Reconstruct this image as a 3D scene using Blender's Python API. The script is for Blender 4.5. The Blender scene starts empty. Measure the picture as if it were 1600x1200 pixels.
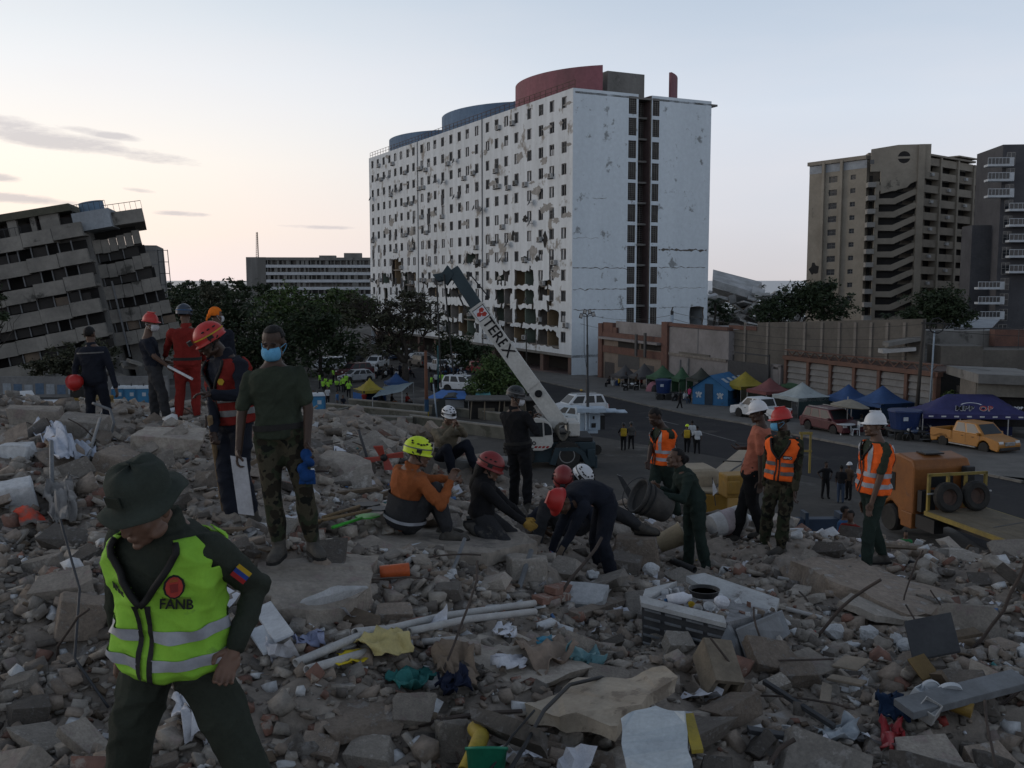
import bpy,bmesh,math,random
import numpy as np
from mathutils import Vector as V,Matrix as M,Euler,noise as mnoise
random.seed(7);np.random.seed(7)
R=math.radians
sc=bpy.context.scene
C=sc.collection
# ------------------------------------------------------------------ camera, sky, sun, exposure
F=1555.0;HC=10.5;PITCH=math.atan(162/1555)
CP,SP=math.cos(PITCH),math.sin(PITCH)
cd=bpy.data.cameras.new('camera');co=bpy.data.objects.new('camera',cd);C.objects.link(co)
cd.sensor_width=36;cd.lens=F/1600*36;cd.clip_start=0.1;cd.clip_end=60000
co.location=(0,0,HC);co.rotation_euler=(R(90)-PITCH,0,0);sc.camera=co
SUN_AZ,SUN_EL=-70.0,2.0
sc.view_settings.view_transform='Standard';sc.view_settings.look='None'
sc.view_settings.exposure=0.0;sc.view_settings.gamma=1.0;sc.view_settings.use_curve_mapping=False
sc.render.engine='CYCLES'
sc.cycles.use_denoising=True
try:sc.cycles.denoiser='OPENIMAGEDENOISE'
except Exception:pass
sc.cycles.max_bounces=5;sc.cycles.diffuse_bounces=3;sc.cycles.glossy_bounces=2
sc.cycles.transmission_bounces=4;sc.cycles.transparent_max_bounces=6
sc.cycles.caustics_reflective=False;sc.cycles.caustics_refractive=False
sc.cycles.use_adaptive_sampling=True
def ray(u,v):
 a=(u-800)/F;b=(v-600)/F
 return V((a,CP-b*SP,-SP-b*CP))
def build_world():
 w=bpy.data.worlds.new('World');sc.world=w;w.use_nodes=True
 nt=w.node_tree;N=nt.nodes;L=nt.links
 for n in list(N):N.remove(n)
 out=N.new('ShaderNodeOutputWorld')
 def node(t,**k):
  n=N.new(t)
  for a,b in k.items():setattr(n,a,b)
  return n
 tc=node('ShaderNodeTexCoord')
 sep=node('ShaderNodeSeparateXYZ');L.new(tc.outputs['Generated'],sep.inputs[0])
 def math_(op,a,b=None,clamp=False):
  n=node('ShaderNodeMath',operation=op,use_clamp=clamp)
  for i,x in enumerate((a,b)):
   if x is None:continue
   if isinstance(x,(int,float)):n.inputs[i].default_value=x
   else:L.new(x,n.inputs[i])
  return n.outputs[0]
 def ramp(f,stops):
  n=node('ShaderNodeValToRGB');L.new(f,n.inputs[0]);r=n.color_ramp
  while len(r.elements)<len(stops):r.elements.new(0.5)
  for e,(p,c)in zip(r.elements,stops):e.position=p;e.color=(*c,1)
  return n.outputs[0]
 def mix(f,a,b,mode='MIX'):
  n=node('ShaderNodeMix',data_type='RGBA',blend_type=mode)
  if isinstance(f,(int,float)):n.inputs[0].default_value=f
  else:L.new(f,n.inputs[0])
  for i,x in ((6,a),(7,b)):
   if isinstance(x,tuple):n.inputs[i].default_value=(*x,1)
   else:L.new(x,n.inputs[i])
  return n.outputs[2]
 z=sep.outputs[2]
 el=math_('ABSOLUTE',z)
 far=ramp(el,[(0.0,(.56,.54,.56)),(.06,(.60,.61,.66)),(.16,(.58,.64,.73)),(.28,(.43,.51,.62)),(.55,(.17,.22,.29)),(1,(.085,.115,.17))])
 warm=ramp(el,[(0.0,(.94,.78,.74)),(.045,(1.0,.83,.70)),(.11,(.97,.88,.78)),(.19,(.82,.83,.84)),(.28,(.62,.68,.74)),(.55,(.24,.29,.36)),(1,(.085,.115,.17))])
 az=math_('ADD',math_('MULTIPLY',sep.outputs[0],math.sin(R(SUN_AZ))),math_('MULTIPLY',sep.outputs[1],math.cos(R(SUN_AZ))))
 wf=node('ShaderNodeMapRange',interpolation_type='SMOOTHSTEP');L.new(az,wf.inputs[0])
 wf.inputs[1].default_value=.08;wf.inputs[2].default_value=.85
 base=mix(wf.outputs[0],far,warm)
 sk=node('ShaderNodeTexSky',sky_type='NISHITA',sun_disc=False,sun_elevation=R(SUN_EL),sun_rotation=R(SUN_AZ),dust_density=1.0)
 skm=mix(1.0,sk.outputs[0],(.07,.07,.07),'MULTIPLY')
 base=mix(.06,base,skm)
 nz=node('ShaderNodeTexNoise');nz.inputs['Scale'].default_value=13;nz.inputs['Detail'].default_value=8;nz.inputs['Roughness'].default_value=.66
 mp=node('ShaderNodeMapping');mp.inputs['Scale'].default_value=(1,1,4.5);L.new(tc.outputs['Generated'],mp.inputs[0]);L.new(mp.outputs[0],nz.inputs['Vector'])
 ang=math_('ARCTAN2',sep.outputs[0],sep.outputs[1]);tot=None
 for u,v,wu,hv,sl in ((40,205,150,17,.16),(120,228,150,11,.10),(150,208,60,6,.12),(10,309,90,7,.06),(215,297,26,4,.1),(280,334,40,4,.03),(500,355,60,3.5,.02),(-20,275,40,6,.1)):
  d=ray(u,v).normalized();a0,e0=math.atan2(d.x,d.y),d.z
  da=math_('SUBTRACT',ang,a0);de=math_('ADD',math_('SUBTRACT',sep.outputs[2],e0),math_('MULTIPLY',da,sl))
  r=math_('ADD',math_('POWER',math_('DIVIDE',da,wu/F),2),math_('POWER',math_('DIVIDE',de,hv/F),2))
  t=math_('SUBTRACT',math_('ADD',1.05,math_('MULTIPLY',math_('SUBTRACT',nz.outputs[0],.5),4.2)),r,True);tot=t if tot is None else math_('MAXIMUM',tot,t)
 cm=math_('MULTIPLY',tot,.58)
 base=mix(cm,base,(.40,.385,.42))
 mp2=node('ShaderNodeMapping');mp2.inputs['Scale'].default_value=(2.0,2.0,9.0);mp2.inputs['Rotation'].default_value=(R(8),R(-14),0)
 L.new(tc.outputs['Generated'],mp2.inputs[0])
 n2=node('ShaderNodeTexNoise');n2.inputs['Scale'].default_value=1.3;n2.inputs['Detail'].default_value=5
 L.new(mp2.outputs[0],n2.inputs['Vector'])
 veil=ramp(n2.outputs[0],[(.45,(0,0,0)),(.75,(.22,.22,.22))])
 base=mix(veil,base,(.74,.68,.68))
 bg=node('ShaderNodeBackground');bg.inputs[1].default_value=1.22
 L.new(base,bg.inputs[0]);L.new(bg.outputs[0],out.inputs[0])
build_world()
sd=bpy.data.lights.new('sun','SUN');so=bpy.data.objects.new('sun',sd);C.objects.link(so)
sd.energy=0.5;sd.angle=R(16);sd.color=(1,.9,.8)
_sdir=V((math.sin(R(SUN_AZ))*math.cos(R(8)),math.cos(R(SUN_AZ))*math.cos(R(8)),math.sin(R(8))))
so.rotation_euler=(-_sdir).to_track_quat('-Z','Y').to_euler()
# ------------------------------------------------------------------ camera geometry used to measure the place
def at(u,v,Y):
 d=ray(u,v);return V((0,0,HC))+d*(Y/d.y)
def GZ(x,y):
 return 1.6-.025*min(max(y,-20),140)
def gp(u,v,dz=0.0):
 d=ray(u,v)
 t=(1.6+dz-HC)/(d.z+.025*d.y);p=V((0,0,HC))+d*t
 if p.y>140 or t<0:
  t=(1.6-3.5+dz-HC)/d.z;p=V((0,0,HC))+d*t
 return p
# ------------------------------------------------------------------ materials
MATS={}
def mat(name,c,c2=None,sc_=2.0,rough=.85,bump=.25,bsc=None,var=.0,metal=0.0,spec=.3,c3=None,sc3=.35,f3=.5,streak=False,wave=None,trans=0.0,contrast=.16,camo=None,lines=None,emit=None,fine=.18):
 if name in MATS:return MATS[name]
 m=bpy.data.materials.new(name);m.use_nodes=True;nt=m.node_tree;N=nt.nodes;L=nt.links
 b=N['Principled BSDF'];b.inputs['Roughness'].default_value=rough;b.inputs['Metallic'].default_value=metal
 b.inputs['Specular IOR Level'].default_value=spec
 tc=N.new('ShaderNodeTexCoord');mp=N.new('ShaderNodeMapping');L.new(tc.outputs['Object'],mp.inputs[0])
 if streak:mp.inputs['Scale'].default_value=(1,1,.12)
 def noise(s,d=6,r=.6,src=None):
  n=N.new('ShaderNodeTexNoise');n.inputs['Scale'].default_value=s;n.inputs['Detail'].default_value=d;n.inputs['Roughness'].default_value=r
  L.new((src or mp).outputs[0 if src is None else 'Object'],n.inputs['Vector']);return n.outputs[0]
 def rmp(f,a,b_):
  n=N.new('ShaderNodeMapRange');L.new(f,n.inputs[0]);n.inputs[1].default_value=a;n.inputs[2].default_value=b_;return n.outputs[0]
 def mix(f,a,b_,mode='MIX'):
  n=N.new('ShaderNodeMix');n.data_type='RGBA';n.blend_type=mode
  if isinstance(f,float):n.inputs[0].default_value=f
  else:L.new(f,n.inputs[0])
  for i,x in ((6,a),(7,b_)):
   if isinstance(x,(tuple,list)):n.inputs[i].default_value=(*x[:3],1)
   else:L.new(x,n.inputs[i])
  return n.outputs[2]
 if c2 is None:c2=tuple(x*.72 for x in c)
 if camo:
  f=noise(sc_,2,.45);f2=noise(sc_*1.35+3.1,2,.45);f4=noise(sc_*.9+7.7,2,.4)
  col=mix(rmp(f,.49,.51),camo[0],camo[1]);col=mix(rmp(f2,.55,.565),col,camo[2]);col=mix(rmp(f4,.585,.6),col,camo[3])
 else:
  col=mix(rmp(noise(sc_),.5-contrast,.5+contrast),c,c2)
 if c3 is not None:
  col=mix(rmp(noise(sc3,8,.68,tc),f3,f3+.06),col,c3)
 if lines is not None:
  br=N.new('ShaderNodeTexBrick');L.new(tc.outputs['Object'],br.inputs[0])
 if fine:
  fn=noise((bsc or sc_*9),4,.7,tc)
  v=rmp(fn,.2,.8);k=N.new('ShaderNodeMath');k.operation='MULTIPLY_ADD';L.new(v,k.inputs[0]);k.inputs[1].default_value=2*fine;k.inputs[2].default_value=1-fine
  cc=N.new('ShaderNodeCombineColor');[L.new(k.outputs[0],cc.inputs[i])for i in range(3)]
  col=mix(1.0,col,cc.outputs[0],'MULTIPLY')
 if var:
  oi=N.new('ShaderNodeObjectInfo');k=N.new('ShaderNodeMath');k.operation='MULTIPLY_ADD';L.new(oi.outputs['Random'],k.inputs[0]);k.inputs[1].default_value=2*var;k.inputs[2].default_value=1-var
  cc=N.new('ShaderNodeCombineColor');[L.new(k.outputs[0],cc.inputs[i])for i in range(3)]
  col=mix(1.0,col,cc.outputs[0],'MULTIPLY')
 L.new(col,b.inputs['Base Color'])
 if bump:
  bp=N.new('ShaderNodeBump');bp.inputs['Strength'].default_value=bump;bp.inputs['Distance'].default_value=.03
  L.new(noise(bsc or sc_*6,8,.7,tc),bp.inputs['Height']);L.new(bp.outputs[0],b.inputs['Normal'])
 if trans:b.inputs['Transmission Weight'].default_value=trans
 if emit:b.inputs['Emission Color'].default_value=(*emit[:3],1);b.inputs['Emission Strength'].default_value=emit[3]
 MATS[name]=m;return m
# ------------------------------------------------------------------ mesh builder
class MB:
 def __init__(s):s.v=[];s.f=[];s.m=[]
 def add(s,vs,fs,m=0):
  o=len(s.v);s.v.extend([tuple(p)for p in vs]);s.f.extend([tuple(i+o for i in f)for f in fs]);s.m.extend([m]*len(fs));return s
 def quad(s,a,b,c,d,m=0):return s.add((a,b,c,d),((0,1,2,3),),m)
 def box(s,c,d,rot=None,m=0,taper=1.0,bev=0):
  x,y,z=d[0]/2,d[1]/2,d[2]/2;t=taper
  vs=[V((-x,-y,-z)),V((x,-y,-z)),V((x,y,-z)),V((-x,y,-z)),V((-x*t,-y*t,z)),V((x*t,-y*t,z)),V((x*t,y*t,z)),V((-x*t,y*t,z))]
  if rot is not None:
   q=rot if isinstance(rot,M)else Euler(rot).to_matrix();vs=[q@p for p in vs]
  c=V(c)
  return s.add([p+c for p in vs],((0,3,2,1),(4,5,6,7),(0,1,5,4),(1,2,6,5),(2,3,7,6),(3,0,4,7)),m)
 def obox(s,O,ax,ay,az,m=0):
  O=V(O);ax,ay,az=V(ax),V(ay),V(az)
  if ax.cross(ay).dot(az)<0:O=O+ax;ax=-ax
  vs=[O,O+ax,O+ax+ay,O+ay,O+az,O+ax+az,O+ax+ay+az,O+ay+az]
  return s.add(vs,((0,3,2,1),(4,5,6,7),(0,1,5,4),(1,2,6,5),(2,3,7,6),(3,0,4,7)),m)
 def tube(s,path,r,n=6,m=0,cap=True):
  path=[V(p)for p in path];k=len(path)
  rs=r if isinstance(r,(list,tuple))else [r]*k
  o=len(s.v);up=None;fs=[]
  for i,p in enumerate(path):
   t=(path[min(i+1,k-1)]-path[max(i-1,0)])
   t=t.normalized()if t.length>1e-9 else V((0,0,1))
   if up is None:up=t.orthogonal().normalized()
   up=(up-t*up.dot(t));up=up.normalized()if up.length>1e-6 else t.orthogonal().normalized()
   w=t.cross(up)
   for j in range(n):
    a=2*math.pi*j/n;s.v.append(tuple(p+(up*math.cos(a)+w*math.sin(a))*rs[i]))
  for i in range(k-1):
   for j in range(n):
    a=o+i*n+j;b=o+i*n+(j+1)%n;fs.append((a,b,b+n,a+n))
  if cap:fs.append(tuple(o+j for j in reversed(range(n))));fs.append(tuple(o+(k-1)*n+j for j in range(n)))
  s.f.extend(fs);s.m.extend([m]*len(fs));return s
 def bar(s,a,b,w,h=None,m=0):
  a,b=V(a),V(b);h=h or w;t=(b-a).normalized();q=t.to_track_quat('X','Z').to_matrix()
  return s.box((a+b)/2,((b-a).length,w,h),q,m)
 def lathe(s,prof,n=16,xf=None,m=0,sx=1.0,sy=1.0):
  o=len(s.v);fs=[];k=len(prof)
  for r,z in prof:
   for j in range(n):
    a=2*math.pi*j/n;p=V((r*math.cos(a)*sx,r*math.sin(a)*sy,z));s.v.append(tuple(xf@p if xf is not None else p))
  for i in range(k-1):
   for j in range(n):
    a=o+i*n+j;b=o+i*n+(j+1)%n;fs.append((a,b,b+n,a+n))
  if prof[0][0]>1e-4:fs.append(tuple(o+j for j in reversed(range(n))))
  if prof[-1][0]>1e-4:fs.append(tuple(o+(k-1)*n+j for j in range(n)))
  s.f.extend(fs);s.m.extend([m]*len(fs));return s
 def ell(s,c,r,rot=None,n=10,k=7,m=0):
  q=rot if isinstance(rot,M)else (Euler(rot).to_matrix()if rot is not None else M.Identity(3));c=V(c)
  r=r if isinstance(r,(tuple,list))else (r,r,r)
  vs=[c+q@V((0,0,-r[2]))];fs=[]
  for i in range(1,k):
   t=math.pi*i/k-math.pi/2
   for j in range(n):
    a=2*math.pi*j/n;vs.append(c+q@V((r[0]*math.cos(t)*math.cos(a),r[1]*math.cos(t)*math.sin(a),r[2]*math.sin(t))))
  vs.append(c+q@V((0,0,r[2])))
  for j in range(n):fs.append((0,1+(j+1)%n,1+j))
  for i in range(k-2):
   for j in range(n):
    a=1+i*n+j;b=1+i*n+(j+1)%n;fs.append((a,b,b+n,a+n))
  t=len(vs)-1;o=1+(k-2)*n
  for j in range(n):fs.append((o+j,o+(j+1)%n,t))
  return s.add(vs,fs,m)
 def prism(s,poly,ext,m=0):
  n=len(poly);poly=[V(p)for p in poly];e=V(ext)
  nr=V((0,0,0))
  for i in range(n):nr+=poly[i].cross(poly[(i+1)%n])
  if nr.dot(e)>0:poly=poly[::-1]
  vs=poly+[p+e for p in poly]
  fs=[tuple(range(n)),tuple(2*n-1-i for i in range(n))]+[(i,i+n,(i+1)%n+n,(i+1)%n)for i in range(n)]
  return s.add(vs,fs,m)
 def build(s,name,mats,parent=None,smooth=False,off=None,bevel=0.0,coll=None,world=True):
  me=bpy.data.meshes.new(name)
  vs=s.v
  if off is None and parent is not None and world:off=wloc(parent)
  if off is not None:vs=[(x-off[0],y-off[1],z-off[2])for x,y,z in vs]
  me.from_pydata(vs,[],s.f)
  for mm in (mats if isinstance(mats,(list,tuple))else [mats]):me.materials.append(mm)
  if len(me.materials)>1:me.polygons.foreach_set('material_index',s.m)
  if smooth:me.polygons.foreach_set('use_smooth',[True]*len(me.polygons))
  me.update()
  o=bpy.data.objects.new(name,me);C.objects.link(o)
  if parent is not None:o.parent=parent
  if bevel:
   bm=o.modifiers.new('bevel','BEVEL');bm.width=bevel;bm.segments=2;bm.limit_method='ANGLE'
  return o
def wloc(o):
 p=V(o.location)
 while o.parent is not None:o=o.parent;p=p+V(o.location)
 return p
def np_mesh(name,verts,faces,mats,parent=None,smooth=False,mi=None):
 me=bpy.data.meshes.new(name);nv=len(verts);nf,k=faces.shape
 me.vertices.add(nv);me.vertices.foreach_set('co',np.asarray(verts,np.float32).ravel())
 me.loops.add(nf*k);me.loops.foreach_set('vertex_index',faces.astype(np.int32).ravel())
 me.polygons.add(nf);me.polygons.foreach_set('loop_start',np.arange(nf,dtype=np.int32)*k)
 for mm in (mats if isinstance(mats,(list,tuple))else [mats]):me.materials.append(mm)
 if mi is not None:me.polygons.foreach_set('material_index',mi.astype(np.int32))
 if smooth:me.polygons.foreach_set('use_smooth',np.ones(nf,bool))
 me.update(calc_edges=True);me.validate()
 o=bpy.data.objects.new(name,me);C.objects.link(o)
 if parent is not None:o.parent=parent
 return o
def tag(o,label=None,cat=None,group=None,kind=None):
 if label:o['label']=label
 if cat:o['category']=cat
 if group:o['group']=group
 if kind:o['kind']=kind
 return o
def thing(name,label,cat,loc=(0,0,0),group=None):
 o=bpy.data.objects.new(name,None);C.objects.link(o);o.location=loc;o.empty_display_size=.2
 return tag(o,label,cat,group)
def copy_tree(o,parent=None):
 c=o.copy();C.objects.link(c)
 if parent is not None:c.parent=parent
 for ch in list(o.children):copy_tree(ch,c)
 return c
def inst(src,name,parent,loc=None,mat_=None):
 o=bpy.data.objects.new(name,src.data);C.objects.link(o);o.parent=parent
 if loc is not None:o.location=loc
 return o
class Fr:
 def __init__(f,O,ux,uz=None,flip=False):
  f.O=V(O);f.ux=V(ux).normalized();f.uz=V(uz).normalized()if uz is not None else V((0,0,1))
  f.n=f.ux.cross(f.uz).normalized()
  if flip:f.n=-f.n
 def pt(f,s,z,d=0.0):return f.O+f.ux*s+f.uz*z+f.n*d
 def px(f,u,v):
  d=ray(u,v);o=V((0,0,HC));t=(f.O-o).dot(f.n)/d.dot(f.n);p=o+d*t-f.O
  return p.dot(f.ux),p.dot(f.uz)
 def box(f,mb,s0,s1,z0,z1,d0,d1,m=0):
  return mb.obox(f.pt(s0,z0,d0),f.ux*(s1-s0),f.n*(d1-d0),f.uz*(z1-z0),m)
 def quad(f,mb,s0,s1,z0,z1,d,m=0):return mb.quad(f.pt(s0,z0,d),f.pt(s1,z0,d),f.pt(s1,z1,d),f.pt(s0,z1,d),m)
def wallgrid(mb,fr,ss,zs,hole,depth=.25,jit=0.0,m=0,m2=None):
 """a wall of cells with openings; every edge of an opening gets its reveal"""
 ns,nz=len(ss)-1,len(zs)-1;rnd=random.Random(3)
 J={}
 def corner(i,j):
  if (i,j)not in J:
   near=any(hole(a,b)==2 for a in (i-1,i)for b in (j-1,j)if 0<=a<ns and 0<=b<nz)
   q=jit if near and 0<i<ns and 0<j<nz else 0
   J[(i,j)]=(ss[i]+rnd.uniform(-q,q),zs[j]+rnd.uniform(-q,q))
  return J[(i,j)]
 for i in range(ns):
  for j in range(nz):
   a,b,c,d=corner(i,j),corner(i+1,j),corner(i+1,j+1),corner(i,j+1)
   if not hole(i,j):
    mb.quad(fr.pt(*a),fr.pt(*b),fr.pt(*c),fr.pt(*d),m)
    for (x,y),(p,q)in (((i,j-1),(a,b)),((i+1,j),(b,c)),((i,j+1),(c,d)),((i-1,j),(d,a))):
     if 0<=x<ns and 0<=y<nz and hole(x,y):
      mb.quad(fr.pt(*q),fr.pt(*p),fr.pt(*p,-depth),fr.pt(*q,-depth),m if m2 is None else m2)
def text_mesh(txt,size,mt,name,parent,xf,ext=.004,shear=0.0,space=1.0,bold=.012):
 cu=bpy.data.curves.new(name,'FONT');cu.body=txt;cu.size=size;cu.extrude=ext;cu.align_x='CENTER';cu.align_y='CENTER';cu.shear=shear;cu.space_character=space;cu.offset=bold*size;cu.resolution_u=3
 o=bpy.data.objects.new(name,cu);TMP.collection.objects.link(o)
 vl=TMP.view_layers[0];vl.update();dg=vl.depsgraph
 me=bpy.data.meshes.new_from_object(o.evaluated_get(dg),depsgraph=dg);bpy.data.objects.remove(o)
 me.name=name;me.materials.clear();me.materials.append(mt);me.transform(xf)
 ob=bpy.data.objects.new(name,me);C.objects.link(ob)
 if parent is not None:ob.parent=parent;me.transform(M.Translation(-wloc(parent)))
 return ob
TMP=bpy.data.scenes.new('work')
def evaluated(mb,mods):
 me=bpy.data.meshes.new('w');me.from_pydata(mb.v,[],mb.f);o=bpy.data.objects.new('w',me);TMP.collection.objects.link(o)
 for t,k in mods:
  md=o.modifiers.new(t,t)
  for a,b in k.items():setattr(md,a,b)
 vl=TMP.view_layers[0];vl.update();dg=vl.depsgraph
 r=bpy.data.meshes.new_from_object(o.evaluated_get(dg),depsgraph=dg)
 bpy.data.objects.remove(o);bpy.data.meshes.remove(me);return r
# ------------------------------------------------------------------ rubble mound height field
CPX=[(60,1200,4.9),(300,1200,4.9),(600,1195,5.0),(850,1195,5.1),(1050,1200,5.3),(1300,1195,5.6),(1560,1195,5.9),(40,980,6.2),(40,880,7.6),(30,790,9.2),(60,720,11),(130,690,13.5),(40,650,15.5),(145,682,15.7),(235,670,14.8),(295,660,14.7),(300,720,11.2),(250,800,8.8),(340,822,8.4),(430,868,7.4),(490,840,8.3),(600,845,8.9),(700,842,9.3),(800,845,9.6),(560,760,12),(650,740,13.2),(570,690,16.5),(640,672,19),(715,748,15.2),(760,735,16.5),(810,800,13.9),(880,810,13.4),(520,955,7.0),(560,985,6.6),(640,940,7.2),(720,925,7.9),(600,1060,5.8),(750,1000,6.8),(800,905,8.6),(920,965,8.4),(955,915,10),(900,1060,6.3),(1000,860,12.2),(1010,800,14.3),(1080,900,11.6),(1150,850,12.8),(1185,846,12.4),(1225,866,11.9),(1290,880,11.5),(1370,896,11),(1500,914,10.3),(1600,908,10.4),(1400,962,8.9),(1540,960,8.9),(1330,1000,8.1),(1480,1010,7.8),(1590,1040,7.4),(1100,985,8.2),(1220,960,8.8),(1250,1050,7.0),(1450,1110,6.5),(1130,1110,6.2),(1180,890,11.2)]
pts=[tuple(at(*c))for c in CPX]
for x,y,z in [(-9,20,7.9),(-4,20,7.8),(-1.5,23,6.6),(-6,27,4.5),(-12,28,4.5),(2.5,17.5,6.0),(6,16.5,5.6),(9,14.5,5.4),(2,22,3.6),(7,21,2.6),(12,18,2.4),(10,10.5,6.6),(14,8,5.5),(-13,14,8.0),(-18,18,6.0),(-12,6,8.3),(-18,5,6.5),(0,0,8.75),(-5,0,8.6),(6,0,8.2),(0,-7,7.2),(-10,-7,6.5),(10,-6,6.4),(0,-20,1.9),(-16,-18,1.9),(16,-16,1.9),(20,4,2.2),(22,12,1.5),(20,22,.9),(10,28,.8),(2,31,.8),(-6,36,.7),(-16,36,.7),(-26,28,.9),(-28,12,1.4),(-26,-2,1.8)]:
 pts.append((x,y,z))
_P=np.array(pts)
def _tps(d2):return d2*np.log(d2+1e-9)*.5
_d2=((_P[:,None,:2]-_P[None,:,:2])**2).sum(-1);_n=len(_P)
_A=np.zeros((_n+3,_n+3));_A[:_n,:_n]=_tps(_d2)+np.eye(_n)*.05;_A[:_n,_n]=1;_A[:_n,_n+1:]=_P[:,:2];_A[_n:,:_n]=_A[:_n,_n:].T
_W=np.linalg.solve(_A,np.concatenate([_P[:,2],np.zeros(3)]))
def vnoise(x,y,f,seed=0):
 x=x*f+seed*17.13;y=y*f-seed*9.71
 xi=np.floor(x).astype(np.int64);yi=np.floor(y).astype(np.int64);a=x-xi;b=y-yi
 a=a*a*(3-2*a);b=b*b*(3-2*b)
 def h(i,j):
  n=(i*374761393+j*668265263+seed*362437)&0xFFFFFFFF
  n=((n^(n>>13))*1274126177)&0xFFFFFFFF
  return ((n^(n>>16))&0xFFFF)/65535.0
 return (h(xi,yi)*(1-a)+h(xi+1,yi)*a)*(1-b)+(h(xi,yi+1)*(1-a)+h(xi+1,yi+1)*a)*b
def mound_base(x,y):
 x=np.asarray(x,float);y=np.asarray(y,float);sh=x.shape;q=np.stack([x.ravel(),y.ravel()],1);out=np.zeros(len(q))
 for k in range(0,len(q),20000):
  d2=((q[k:k+20000,None,:]-_P[None,:,:2])**2).sum(-1)
  out[k:k+20000]=_tps(d2)@_W[:_n]+_W[_n]+q[k:k+20000]@_W[_n+1:]
 return out.reshape(sh)
def mound(x,y,rough=True):
 x=np.asarray(x,float);y=np.asarray(y,float)
 z=mound_base(x,y)
 g=1.6-.025*np.clip(y,-20,140)
 r=(vnoise(x,y,.7,1)-.5)*.22+(vnoise(x,y,1.9,2)-.5)*.16+(vnoise(x,y,4.7,3)-.5)*.12+(vnoise(x,y,11,4)-.5)*.06
 k=np.clip((z-g)/1.5,0,1)
 z=z+r*k*(1 if rough else 0)
 far=np.clip((np.hypot(x*.9,y-6)-27)/8,0,1)
 return np.maximum(z*(1-far)+(g-1)*far,g-.4)
def mz(x,y):return float(mound(np.array([x]),np.array([y]))[0])
def hit(u,v,lo=2.5,hi=30):
 """where the camera ray through a photo position meets the mound"""
 d=ray(u,v);ts=np.arange(lo,hi,.04);X=d.x/d.y*ts;Z=HC+d.z/d.y*ts
 H=mound(X,ts);k=np.argmax(Z<=H)
 return V((X[k],ts[k],H[k]))
M_dust=mat('rubble_dust',(.295,.254,.214),(.175,.15,.127),1.6,.95,.9,bsc=14,c3=(.3,.285,.27),sc3=2.2,f3=.6,fine=.35)
def axis(lo,flo,fhi,hi,fine,coarse):
 a=list(np.arange(lo,flo,coarse))+list(np.arange(flo,fhi,fine))+list(np.arange(fhi,hi+coarse,coarse));return np.array(a)
_xs=axis(-32,-9.2,8.6,26,.062,.5);_ys=axis(-26,3.4,20.5,40,.066,.5)
_X,_Y=np.meshgrid(_xs,_ys);_Z=mound(_X,_Y)
_fine=(vnoise(_X,_Y,24,5)-.5)*.03*(_Y>3)*(_Y<21);_Z=_Z+_fine
_nx,_ny=len(_xs),len(_ys)
_id=np.arange(_nx*_ny).reshape(_ny,_nx)
_fc=np.stack([_id[:-1,:-1],_id[:-1,1:],_id[1:,1:],_id[1:,:-1]],-1).reshape(-1,4)
tag(np_mesh('rubble_mound',np.stack([_X,_Y,_Z],-1).reshape(-1,3),_fc,M_dust,smooth=False),kind='structure')
# ------------------------------------------------------------------ street level, sea
M_dirt=mat('street_dirt',(.085,.08,.074),(.055,.053,.05),.22,.95,.3,bsc=3,c3=(.12,.114,.106),sc3=.14,f3=.54,spec=.1)
M_asph=mat('asphalt',(.03,.03,.033),(.042,.041,.042),.3,.95,.25,bsc=9,c3=(.066,.063,.06),sc3=.16,f3=.57,spec=.08)
M_walk=mat('pavement_concrete',(.135,.13,.122),(.095,.092,.087),.7,.92,.2)
M_sea=mat('sea_water',(.13,.15,.17),(.16,.175,.19),.02,.35,.6,bsc=.15,spec=.5)
def sheet(name,poly,mt,dz,kind='structure'):
 mb=MB();mb.add([(p[0],p[1],GZ(p[0],p[1])+dz if len(p)<3 else p[2]+dz)for p in poly],[tuple(range(len(poly)))]);return tag(mb.build(name,mt),kind=kind)
ys_=[-60,-20,0,20,40,60,80,100,120,140,200,330];xs_=[-400,-200,-80,-40,-20,0,20,40,80,200,400]
vv=[(x,y,GZ(x,y))for y in ys_ for x in xs_];k=len(xs_)
mb=MB();mb.add(vv,[(j*k+i,j*k+i+1,(j+1)*k+i+1,(j+1)*k+i)for j in range(len(ys_)-1)for i in range(k-1)])
tag(mb.build('ground',M_dirt),kind='structure')
mb=MB();mb.quad((-30000,330,-7),(30000,330,-7),(30000,40000,-7),(-30000,40000,-7));tag(mb.build('sea',M_sea),kind='structure')
mb=MB();mb.quad((-400,330,-7.1),(400,330,-7.1),(400,330,-1.9),(-400,330,-1.9));mb.quad((-2000,300,-2.2),(-90,300,-2.2),(-90,900,1),(-2000,900,1));tag(mb.build('coast',M_dirt),kind='structure')
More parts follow.
